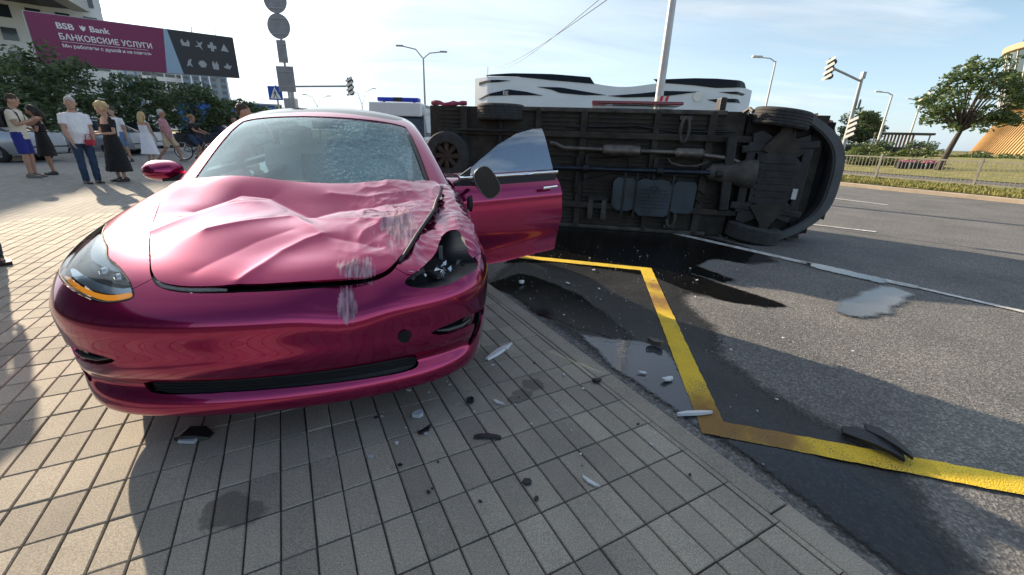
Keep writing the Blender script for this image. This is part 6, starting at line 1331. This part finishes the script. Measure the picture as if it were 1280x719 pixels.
def band(pts):
    n_ = 24; lo = min(p[0] for p in pts); hi = max(p[0] for p in pts); b = MB(); xs = np.linspace(lo, hi, n_); V_ = []
    P = np.array(pts); m = len(P)
    for x in xs:
        zs = []
        for i in range(m):
            a, c = P[i], P[(i+1) % m]
            if (a[0]-x)*(c[0]-x) <= 0 and abs(c[0]-a[0]) > 1e-6: zs.append(a[1]+(c[1]-a[1])*(x-a[0])/(c[0]-a[0]))
        z0, z1 = (min(zs), max(zs)) if zs else (0, 0); V_.append((x, z0, max(z1, z0+.02)))
    b.add([(x, depth(x)-.12, z0) for x, z0, z1 in V_]+[(x, depth(x)-.12, z1) for x, z0, z1 in V_]+[(x, depth(x)+.02, z0) for x, z0, z1 in V_]+[(x, depth(x)+.02, z1) for x, z0, z1 in V_], [(i, i+1, n_+1+i, n_+i) for i in range(n_-1)]+[(n_+i, n_+1+i, 3*n_+1+i, 3*n_+i) for i in range(n_-1)]+[(i, 2*n_+i, 2*n_+1+i, i+1) for i in range(n_-1)]+[(n_-1, 2*n_-1, 4*n_-1, 3*n_-1), (0, n_, 3*n_, 2*n_)]); return b.build('dark_band', m_ab, ar, fix=True)
BANDS = [[(-5.5, 10.77), (-1.1, 11.01), (5.3, 10.96), (12.2, 10.58), (12.3, 9.65), (5.4, 10.04), (0.2, 10.47), (-5.5, 10.59)],
         [(-6.8, 9.80), (-5.6, 9.95), (-3.4, 10.01), (-1.4, 9.90), (-3.4, 9.66), (-5.6, 9.60), (-6.8, 9.33)],
         [(-6.8, 7.19), (-5.2, 7.84), (-1.7, 8.59), (1.3, 8.27), (4.0, 7.75), (-1.0, 7.72), (-5.2, 7.54), (-6.8, 7.07)],
         [(3.1, 9.03), (6.8, 9.02), (14.3, 8.05), (10.8, 7.95), (6.8, 8.19), (5.5, 8.63)],
         [(21.8, 10.63), (23.4, 10.68), (28.6, 11.06), (32.4, 11.17), (38.2, 11.11), (39.2, 10.67), (39.3, 10.32), (35.9, 9.99), (32.7, 9.78), (28.7, 10.01), (23.5, 10.15), (21.9, 10.05)],
         [(14.7, 7.95), (19.9, 8.46), (23.7, 8.98), (29.9, 9.11), (26.4, 8.53), (23.2, 8.08), (17.3, 7.78)],
         [(33.4, 9.21), (36.6, 9.42), (39.5, 9.39), (38.7, 9.01), (35.4, 9.03)],
         [(31.5, 7.96), (34.3, 8.28), (37.5, 8.32), (38.3, 7.80), (33.1, 7.65)]]
for q_ in BANDS: band(q_)
tx_w = mat('white_lettering', (.8, .78, .8), .5)
text_obj('facade_lettering', 'ВВССI', .85, tx_w, ar, Matrix.Translation((-2.6, depth(-2)-.16, 7.72)) @ Matrix.Rotation(R(90), 4, 'X'), .02)
lo_ = MB(); lo_.lathe([(.001, 0), (.75, 0), (.75, .1), (.001, .1)], 24, Matrix.Translation((29.6, depth(29.6)-.12, 8.35)) @ Matrix.Rotation(R(90), 4, 'X'), cap=False); lo_.build('round_logo', mat('pale_disc', (.75, .74, .70), .5), ar)
lowr = MB().box((16, 2.0, 2.6), (42, 2.0, 5.2)).build('ground_floor', mat('shop_glass', (.06, .07, .08), .2, coat=.4), ar)
MB().tube([(-5.3, 4, 10), (-5.3, 4, 12.2)], .06, 6).build('antenna', m_steel, ar)
# ---- billboard
bbm = Matrix(((4.57, 0, 0, 0),)*1+((8.0, 0, 0, 0),)+((0, 0, 0, 0),)+((0, 0, 0, 1),)) if False else None
B0, B1 = Vector((-22.75, 22, 0)), Vector((-18.18, 30, 0)); L_ = (B1-B0).length; du = (B1-B0).normalized()
BM = Matrix((du, Vector((0, 0, 1)), du.cross(Vector((0, 0, 1))))).transposed().to_4x4(); BM.translation = B0
# local x along the board, y up, z towards the viewer
bb_ = thing('billboard', 'long maroon bank advertising billboard with a black panel of white icons', 'billboard', mat=BM)
m_mar = mat('maroon_print', (.21, .012, .085), .45, var=.05, vscale=.5); m_blk = mat('black_print', (.022, .024, .03), .5); m_ltb = mat('pale_blue_print', (.30, .42, .55), .5)
z0, z1 = 3.80, 5.98; zr0, zr1 = 4.30, 6.58
zb = lambda x: z0+(zr0-z0)*x/L_; zt = lambda x: z1+(zr1-z1)*x/L_
def panel_(name, x0, x1, m, x0b=None, x1b=None, dz=0.): 
    x0b = x0 if x0b is None else x0b; x1b = x1 if x1b is None else x1b
    return MB().prism([(x0b, zb(x0b)), (x1b, zb(x1b)), (x1, zt(x1)), (x0, zt(x0))], -.18+dz, .0+dz).build(name, m, bb_, fix=True)
pm_ = panel_('maroon_panel', 0, 5.45, m_mar, 0, 5.15); panel_('blue_wedge', 5.45, 5.62, m_ltb, 5.15, 6.0); pk = panel_('black_panel', 5.62, L_, m_blk, 6.0, L_)
fr_ = MB()
for f in (zb, zt): fr_.tube([(0, f(0), -.09), (L_, f(L_), -.09)], .05, 4)
fr_.tube([(0, zb(0), -.09), (0, zt(0), -.09)], .05, 4); fr_.tube([(L_, zb(L_), -.09), (L_, zt(L_), -.09)], .05, 4); fr_.build('frame', m_steel, bb_)
for x in (1.2, 4.6, 8.0): MB().tube([(x, -.2, -.35), (x, zb(x)+1.5, -.35)], .12, 8).build('support', m_steel, bb_)
for x in (6.9, 8.2): MB().tube([(x, zt(x)-.05, -.05), (x, zt(x)+.22, .0), (x-.05, zt(x)+.28, .25)], .025, 5).build('spot_lamp', m_steel, bb_)
sl_ = math.atan2(zr0-z0, L_); TXM = lambda x, y: Matrix.Translation((x, y, .004)) @ Matrix.Rotation(sl_, 4, 'Z')
text_obj('lettering', 'BSB', .36, tx_w, bb_, TXM(.95, 5.48), .004, weight=.008, sx=1.15); text_obj('lettering', 'Bank', .36, tx_w, bb_, TXM(2.18, 5.56), .004, weight=.008, sx=1.1)
MB().prism([(1.84, 5.62), (1.93, 5.52), (2.02, 5.62), (2.05, 5.76), (1.97, 5.72), (1.93, 5.79), (1.89, 5.72), (1.81, 5.76)], .003, .008).build('crest', tx_w, bb_, fix=True)
text_obj('lettering', 'БАНКОВСКИЕ УСЛУГИ', .36, tx_w, bb_, TXM(.95, 5.02), .004, weight=.006, sx=.94); MB().box((2.75, 5.02, .005), (3.5, .015, .006), Matrix.Rotation(sl_, 4, 'Z')).build('rule', tx_w, bb_)
text_obj('lettering', 'Мы работаем с душой и на совесть', .21, tx_w, bb_, TXM(.98, 4.68), .004, weight=.004, sx=1.0)['kind'] = 'stuff'
ic = random.Random(6)
shapes = [[(-.2, .1), (-.12, .2), (-.05, .05), (.05, .05), (.12, .2), (.2, .1), (.16, -.1), (-.16, -.1)], [(-.22, -.1), (-.02, .02), (-.1, .2), (.02, .1), (.2, .2), (.08, 0), (.14, -.2), (0, -.06)], [(-.07, .2), (.07, .2), (.07, .07), (.2, .07), (.2, -.07), (.07, -.07), (.07, -.2), (-.07, -.2), (-.07, -.07), (-.2, -.07), (-.2, .07), (-.07, .07)], [(-.2, -.14), (-.08, .06), (0, .2), (.1, .04), (.2, -.14)], [(-.14, -.18), (-.02, .12), (.14, .2), (.06, 0), (.14, -.18), (0, -.1)], [(-.2, 0), (-.1, .14), (.08, .16), (.2, .02), (.1, -.14), (-.08, -.16)], [(-.12, -.2), (-.16, .02), (-.08, .2), (0, .04), (.08, .2), (.16, .02), (.14, -.2)], [(-.22, -.06), (-.08, .02), (0, .16), (.08, .02), (.22, .06), (.1, -.14), (-.1, -.12)]]
m_ic = mat('icon_print', (.36, .37, .39), .6)
for i in range(4):
    for j in range(2):
        x = 6.42+.72*i; y = zb(x)+(1.62 if j == 0 else .62); MB().prism([(x+1.2*a, y+1.2*b) for a, b in shapes[i+4*j]], .002, .006).build('icon', m_ic, bb_, fix=True)
# ---- buildings on the left
m_glz = mat('window_dark', (.03, .04, .055), .12, coat=.4); m_wpl = mat('white_cladding', (.84, .85, .86), .7, var=.06, vscale=.4)
def block(label, base, rz, w, d, h, fl, cols, wm, colb=None, win=(.5, .55), strips=False, name='apartment_block'):
    B = thing(name, label, 'building', base, rz); MB().box((0, 0, h/2), (w, d, h)).build('wall', wm, B)
    ws, hs = w/cols, h/fl; me = MB().box((0, 0, 0), (ws*win[0], .12, hs*win[1])).mesh('window', m_glz)
    for i in range(cols):
        for j in range(fl):
            o = bpy.data.objects.new('window', me); COL.objects.link(o); o.parent = B; o.location = (-w/2+ws*(i+.5), -d/2-.03, hs*(j+.5))
    cs2 = max(2, int(d/ws)); me2 = MB().box((0, 0, 0), (.12, d/cs2*win[0], hs*win[1])).mesh('window', m_glz)
    for sd in (1, -1):
        for i in range(cs2):
            for j in range(fl): o = bpy.data.objects.new('window', me2); COL.objects.link(o); o.parent = B; o.location = (sd*(w/2+.03), -d/2+d/cs2*(i+.5), hs*(j+.5))
    MB().box((0, 0, h+.3), (w+.3, d+.3, .6)).build('parapet', m_conc, B)
    if colb is not None:
        for i in range(cols+1): MB().box((-w/2+ws*i, -d/2-.06, h/2), (.35, .16, h)).build('pilaster', colb, B)
    return B
block('white office block with dark square windows behind the billboard', (-66, 60, 0), R(44), 20, 14, 24, 10, 8, m_wpl, win=(.5, .55))
block('tall narrow tower peeping above the canopy', (-88, 78, 0), R(48), 10, 10, 38, 12, 4, mat('beige_cladding', (.45, .44, .42), .7), win=(.4, .5))
m_bw = mat('blue_white_cladding', (.50, .58, .66), .7, var=.06, vscale=.3)
block('pale blue apartment slab behind the trees', (-121, 140, 0), R(40), 16, 12, 17.5, 9, 7, m_bw, mat('blue_pilaster', (.16, .30, .50), .6))
block('white apartment slab with long balcony bands', (-107, 141, 0), R(38), 13, 12, 18, 9, 5, m_wpl, win=(.86, .42))
block('blue and white tower block on the skyline', (-96.5, 141, 0), R(36), 11, 11, 17.0, 10, 5, mat('blue_grey_cladding', (.20, .27, .36), .7), m_wpl, win=(.5, .5))
bs = thing('blue_hall', 'low bright blue trade hall beyond the trees', 'building', (-50.5, 80, 0), R(28)); MB().box((0, 0, 2.5), (15, 10, 5.0)).build('wall', mat('cobalt_cladding', (.015, .10, .42), .5, var=.25, vscale=.4), bs); MB().box((0, 0, 5.12), (15.3, 10.3, .25)).build('roof', m_steel, bs); MB().box((4.5, -5.05, 3.6), (5, .2, 1.2)).build('sign_board', mat('navy_board', (.02, .03, .08), .5), bs); MB().box((0, -5.06, 1.2), (9, .15, 1.8)).build('window', m_glz, bs)
# canopy edge showing at the upper left, set far back
cn = thing('canopy', 'dark overhanging canopy corner above the bystanders', 'canopy', (0, 0, 0))
MB().prism([(-40.74, 33.6), (-54.18, 59.64), (-74.34, 51.24), (-61.74, 23.52)], 14.28, 15.2).build('soffit', mat('dark_soffit', (.05, .052, .058), .6), cn, fix=True)
MB().prism([(-40.32, 33.39), (-53.97, 60.27), (-55.44, 59.64), (-41.79, 32.97)], 14.2, 17.4).build('fascia', mat('grey_fascia', (.40, .40, .40), .6), cn, fix=True)
for x, y in ((-61, 26), (-69, 44)): MB().tube([(x, y, 0), (x, y, 14.4)], .4, 12).build('column', m_steel, cn, smooth=50)
# unseen building added left of and behind the viewer to darken the bumper's reflections
sb = thing('unseen_dark_block', 'unseen dark glazed building added for its reflection in the bumper', 'building', (-9.5, -8.2, 0), R(90)); MB().box((0, 4, 4.2), (22, 8, 8.4)).build('wall', mat('unseen_block_cladding', (.05, .05, .055), .5), sb)
for i in range(10): MB().box((-9.9+2.2*i, -.03, 2.2), (1.9, .08, 3.6)).build('window', m_glz, sb)
MB().box((0, 4, 8.5), (22.4, 8.4, .3)).build('parapet', m_conc, sb)
# ---- parked cars and the police van
def simple_car(name, label, loc, rz, paint, van_=False, group=None):
    C_ = thing(name, label, 'car' if not van_ else 'van', loc, rz, group)
    # y forward
    if not van_: pr = [(-2.15, .35, .62, .80), (-2.1, .30, .95, .82), (-1.2, .28, 1.02, .86), (.0, .28, .98, .87), (1.0, .28, .92, .86), (1.8, .30, .80, .83), (2.15, .35, .60, .74)]; ca_ = [(-1.75, .98, .70), (-1.1, 1.40, .60), (.1, 1.45, .60), (.55, 1.38, .60), (1.15, .96, .70)]
    else: pr = [(-2.3, .4, 1.0, .93), (-2.25, .3, 1.25, .95), (1.3, .3, 1.25, .96), (2.0, .32, 1.05, .93), (2.45, .4, .8, .85)]; ca_ = [(-2.28, 1.25, .93), (-2.2, 2.15, .82), (.9, 2.2, .82), (1.15, 2.1, .82), (1.75, 1.22, .90)]
    rg = lambda y, a, b, w: [(-w*.92, y, a), (-w, y, a+.2), (-w, y, b-.12), (-w*.9, y, b), (w*.9, y, b), (w, y, b-.12), (w, y, a+.2), (w*.92, y, a)]
    MB().loft([rg(*q) for q in pr]).build('body', paint, C_, smooth=35, fix=True)
    b = MB(); b.loft([[(-w*1.12, y, 1.0 if not van_ else 1.24), (-w, y, z-.03), (-w*.85, y, z), (w*.85, y, z), (w, y, z-.03), (w*1.12, y, 1.0 if not van_ else 1.24)] for y, z, w in ca_]); b.build('cabin', m_glz, C_, smooth=25, fix=True)
    top = [(y, z, w) for y, z, w in ca_[1:-1]]; MB().loft([[(-w*.98, y, z-.02), (-w*.86, y, z+.015), (w*.86, y, z+.015), (w*.98, y, z-.02)] for y, z, w in top]).build('roof', paint, C_, smooth=35, fix=True)
    if van_:
        MB().box((0, 1.20, 2.0), (1.68, .50, .40), bev=.05).build('roof_visor', paint, C_)
        for s in (-1, 1): MB().box((s*.90, -.4, 1.7), (.06, 3.4, .75), Matrix.Rotation(-s*.11, 4, 'Y')).build('side_panel', paint, C_)
    for s in (-1, 1):
        for y in (-1.3, 1.35): wheel_mesh('wheel', .32, .2, .2, 5, RUBBER, m_rim, C_, Matrix.Translation((s*.76, y, .32)) @ Matrix.Rotation(R(90*s), 4, 'Y'))
        MB().box((s*.62, pr[-1][0]-.12, .66), (.34, .14, .15), Matrix.Rotation(-s*.3, 4, 'Z'), bev=.03).build('headlight', m_silver, C_); MB().box((s*.95, .85, .98), (.16, .1, .12), bev=.03).build('mirror', paint, C_)
        for y0, y1 in ((.05, .95), (-.95, -.05)): MB().box((s*.872 if not van_ else s*.965, (y0+y1)/2+.3, .70), (.012, y1-y0, .5)).build('door', paint, C_)
    return C_
PW = mat('white_car_paint', (.70, .70, .71), .25, coat=.8); PS = mat('silver_car_paint', (.42, .44, .47), .3, .6, coat=.8); PD = mat('dark_car_paint', (.03, .035, .05), .25, coat=.8)
simple_car('parked_car', 'silver car parked under the street trees behind the couple', (-18.4, 18.6, -.05), R(105), PS, group='cars parked under the trees')
simple_car('parked_car', 'white car parked behind the man in denim shorts', (-20.4, 22.5, -.05), R(100), PW, group='cars parked under the trees')
simple_car('parked_car', 'dark car parked behind the woman in the white sundress', (-18.6, 26.5, -.05), R(100), PD, group='cars parked under the trees')
simple_car('parked_car', 'pale car parked behind the cyclist', (-16.4, 29.5, -.05), R(100), PW, group='cars parked under the trees')
simple_car('parked_car', 'light silver car parked at the pavement edge beside the cream-shirted man', (-17.6, 14.0, -.05), R(100), PS, group='cars parked under the trees')
for i, (x, y) in enumerate(((58, 78), (62, 80), (66, 81), (71, 86))): simple_car('distant_car', 'tiny pale car queueing at the far road bend', (x, y, .3), R(70), PW if i % 2 else PS, group='cars at the far bend')
pv_ = simple_car('police_van', 'white police van with blue roof light bar beyond the red car', (-3.75, 15.6, RZ), R(176), PW, True)
lb = MB().box((0, 1.0, 2.30), (1.35, .26, .13), bev=.03).build('light_bar', mat('blue_beacon', (.01, .04, .45), .2, coat=.6), pv_); MB().box((0, 1.0, 2.305), (.28, .27, .12)).build('speaker', BLACKP, lb)
for s in (-1, 1): MB().box((s*.5, 1.0, 2.225), (.06, .1, .06)).build('bar_foot', BLACKP, lb)
# low planting edge behind the plaza
ed = MB().box((0, 0, .05), (46, .25, .16)).build('planting_kerb', m_conc); ed.location = (-17.6, 20, 0); ed.rotation_euler = (0, 0, R(100)); tag(ed, 'low concrete edge between plaza and street trees', 'kerb', kind='structure')
# ------------------------------------------------------------------ debris
m_frag = mat('pale_plastic_shard', (.62, .64, .66), .35, var=.1, vscale=20); m_bfrag = mat('black_plastic_shard', (.012, .012, .014), .45, bump=.2, bscale=80); m_clear = mat('clear_lens_shard', (.45, .48, .52), .08, coat=.5)
db = random.Random(12)
def shard(name, label, loc, size, m, rz=0., th=.012, curl=.2, n_=9, group=None):
    b = MB(); P = []
    for i in range(n_):
        a = i*math.tau/n_; r_ = db.uniform(.62, 1.08); P.append((math.cos(a)*size[0]*r_, math.sin(a)*size[1]*r_))
    zf = lambda x, y: curl*(x*x/max(size[0], .001)+y*y/max(size[1], .001)*.5)+.003
    b.add([(x, y, zf(x, y)) for x, y in P]+[(x*.97, y*.97, zf(x, y)+th) for x, y in P]+[(0, 0, .002), (0, 0, .002+th)], [(i, n_+i, n_+(i+1) % n_, (i+1) % n_) for i in range(n_)]+[((i+1) % n_, 2*n_, i) for i in range(n_)]+[(n_+i, 2*n_+1, n_+(i+1) % n_) for i in range(n_)])
    o = b.build(name, m, None, smooth=40, fix=True); o.location = loc; o.rotation_euler = (db.uniform(-.06, .06), db.uniform(-.06, .06), rz); tag(o, label, 'debris', group); return o
# long white trim sliver with torn end beside the bumper
b = MB(); b.loft([[(x+dx_, y, z) for dx_, z in ((-w, .004), (w, .004), (w*.6, .016), (-w*.6, .016))] for x, y, w in ((0, -.13, .012), (.004, -.06, .026), (.01, .02, .028), (.02, .08, .016), (.028, .13, .004))])
b.tube([(.02, .03, .01), (.055, .05, .012)], [.008, .003], 5); o = b.build('trim_piece', m_frag, None, smooth=40, fix=True); o.location = (-.075, 2.30, 0); o.rotation_euler = (0, 0, R(-28)); tag(o, 'long pale torn trim piece lying beside the bumper corner', 'debris')
b = MB(); b.loft([[(x, y+dy_, z+zz) for dy_, z in ((-w, .0), (w, .0), (w*.7, .012), (-w*.7, .012))] for x, y, w, zz in ((-.06, -.006, .006, .003), (-.04, 0, .013, .004), (.0, .004, .014, .006), (.04, .0, .013, .004), (.062, -.004, .007, .003))]); o = b.build('rubber_strip', m_bfrag, None, smooth=40, fix=True); o.location = (-.088, 1.507, 0); tag(o, 'short black curved rubber strip on the pavement', 'debris')
b = MB(); b.loft([[(x, y+dy_, .022*math.sin((x+.17)*9)+z) for dy_, z in ((-w, .0), (w, .0), (w, .014), (-w, .014))] for x, y, w in ((-.17, .05, .03), (-.10, .035, .055), (-.02, .01, .06), (.06, -.02, .05), (.12, -.05, .03))]); b.loft([[(x, y+dy_, .014+.018*math.sin((x+.1)*11)+z) for dy_, z in ((-w, .0), (w, .0), (w, .012), (-w, .012))] for x, y, w in ((-.05, .10, .03), (.02, .07, .045), (.09, .02, .04), (.16, -.03, .025))])
o = b.build('bumper_fragment', m_bfrag, None, smooth=40, fix=True); o.location = (1.70, 1.575, RZ+.012); o.rotation_euler = (0, 0, R(-32)); o.scale = (.72, .9, 1.2); tag(o, 'large bent black bumper fragment lying on the yellow line', 'debris')
b = MB(); b.loft([[(x, y+dy_, z) for dy_, z in ((-w, .004), (w, .004), (w*.7, .018), (-w*.7, .018))] for x, y, w in ((-.09, 0, .006), (-.03, .004, .015), (.04, .002, .013), (.10, .0, .003))]); o = b.build('trim_piece', m_frag, None, smooth=40, fix=True); o.location = (.94, 1.775, RZ+.012); o.rotation_euler = (0, 0, R(8)); tag(o, 'white pointed trim piece where kerb meets yellow line', 'debris')
b = MB(); b.loft([[(x, y+dy_, z) for dy_, z in ((-w, .004), (w, .004), (w*.8, h), (-w*.8, h))] for x, y, w, h in ((-.07, .0, .02, .012), (-.03, .0, .04, .035), (.03, .01, .04, .03), (.07, .01, .02, .010))]); o = b.build('sensor_housing', m_bfrag, None, smooth=30, fix=True); o.location = (-1.347, 1.45, 0); tag(o, 'broken black sensor housing in the shade before the bumper', 'debris'); b = MB(); b.box((.0, -.03, .012), (.07, .03, .014), bev=.004).build('lens', m_clear, o)
shard('lens_shard', 'clear headlamp lens shard near the bumper middle', (-.427, 1.641, 0), (.035, .022), m_clear, .4, .02)
shard('plastic_shard', 'black triangular shard pointing at the bumper', (-.374, 1.53, 0), (.045, .016), m_bfrag, .9, .010, .3, 5)
shard('plastic_shard', 'black upright shard between stain and bumper', (-.189, 1.76, 0), (.03, .02), m_bfrag, .3, .02, .5, 5)
shard('plastic_shard', 'white oval chip beside the wet stain', (-.049, 1.765, 0), (.035, .013), m_frag, -.5, .006, .1)
shard('plastic_shard', 'white splinter on the pavement near the kerb joint', (.33, 1.27, 0), (.045, .012), m_frag, -.7, .006, .15, 7)
shard('plastic_shard', 'dark flat flake lying alone on a paver', (.086, 1.26, 0), (.024, .018), m_bfrag, .2, .006, .1, 6)
shard('plastic_shard', 'black clod beside the kerb strip', (.48, 1.987, 0), (.032, .02), m_bfrag, .1, .014, .3, 7)
shard('plastic_shard', 'crumpled silver bracket on the asphalt beside the puddle', (.976, 2.523, RZ+.012), (.07, .035), m_exh, -.6, .03, .4, 8)
shard('plastic_shard', 'curved white shard floating in the puddle', (.915, 2.09, RZ+.012), (.06, .022), m_frag, .5, .010, .3, 8)
shard('plastic_shard', 'small white chip in the puddle', (.79, 2.16, RZ+.012), (.03, .012), m_frag, -.3, .006, .1, 6)
shard('plastic_shard', 'white shard standing on the oil by the open door', (.09, 3.70, RZ+.01), (.05, .025), m_frag, .8, .02, .4, 7)
gch = 'small glass and plastic chips'
for i in range(78):     # scattered crumbs
    if i < 45: x, y, z_ = db.uniform(-.65, .75), db.uniform(1.15, 2.6), .001
    else:
        t_ = db.random(); x, y, z_ = db.uniform(.1, 2.6), db.uniform(1.6, 5.2), RZ+.012
    n_ = x*ND.x+y*ND.y
    if i < 45 and n_ > 1.33: continue
    if i >= 45 and n_ < 1.56: continue
    s_ = db.uniform(.003, .010)*(1.5 if y > 3 else 1); m = db.choice((m_frag, m_bfrag, m_clear)) if z_ > 0 else m_frag
    shard('plastic_chip', 'tiny pale chip scattered on the road' if z_ < 0 else {m_frag: 'tiny pale chip scattered on the pavement', m_bfrag: 'tiny black chip scattered on the pavement', m_clear: 'tiny clear glass chip scattered on the pavement'}[m], (x, y, z_), (s_*1.5, s_), m, db.uniform(0, 6), s_*.5, .2, 6, gch)

# glass crumbs swept over the impact side: too many and too small to count
gc = MB(); gr2 = random.Random(31)
for i in range(900):
    if i < 420: x, y, z_ = gr2.gauss(.0, .35), gr2.gauss(1.95, .38), .001
    else: x, y, z_ = gr2.gauss(.9, .75), gr2.gauss(3.6, .9), RZ+.0125
    n_ = x*ND.x+y*ND.y
    if (i < 420 and (n_ > 1.33 or under_car(x, y))) or (i >= 420 and n_ < 1.56) or y > 5.6: continue
    s_ = gr2.uniform(.0012, .0042)*(1 if i < 420 else 1.5); a_ = gr2.uniform(0, 6.28); c_, q_ = math.cos(a_)*s_, math.sin(a_)*s_
    gc.add([(x+c_, y+q_, z_), (x-q_, y+c_, z_), (x-c_, y-q_, z_), (x, y, z_+s_*1.1)], [(0, 1, 3), (1, 2, 3), (2, 0, 3)])
o = gc.build('glass_crumbs', m_clear); tag(o, 'fine glass crumbs strewn round the damaged corner', 'glass', kind='stuff')
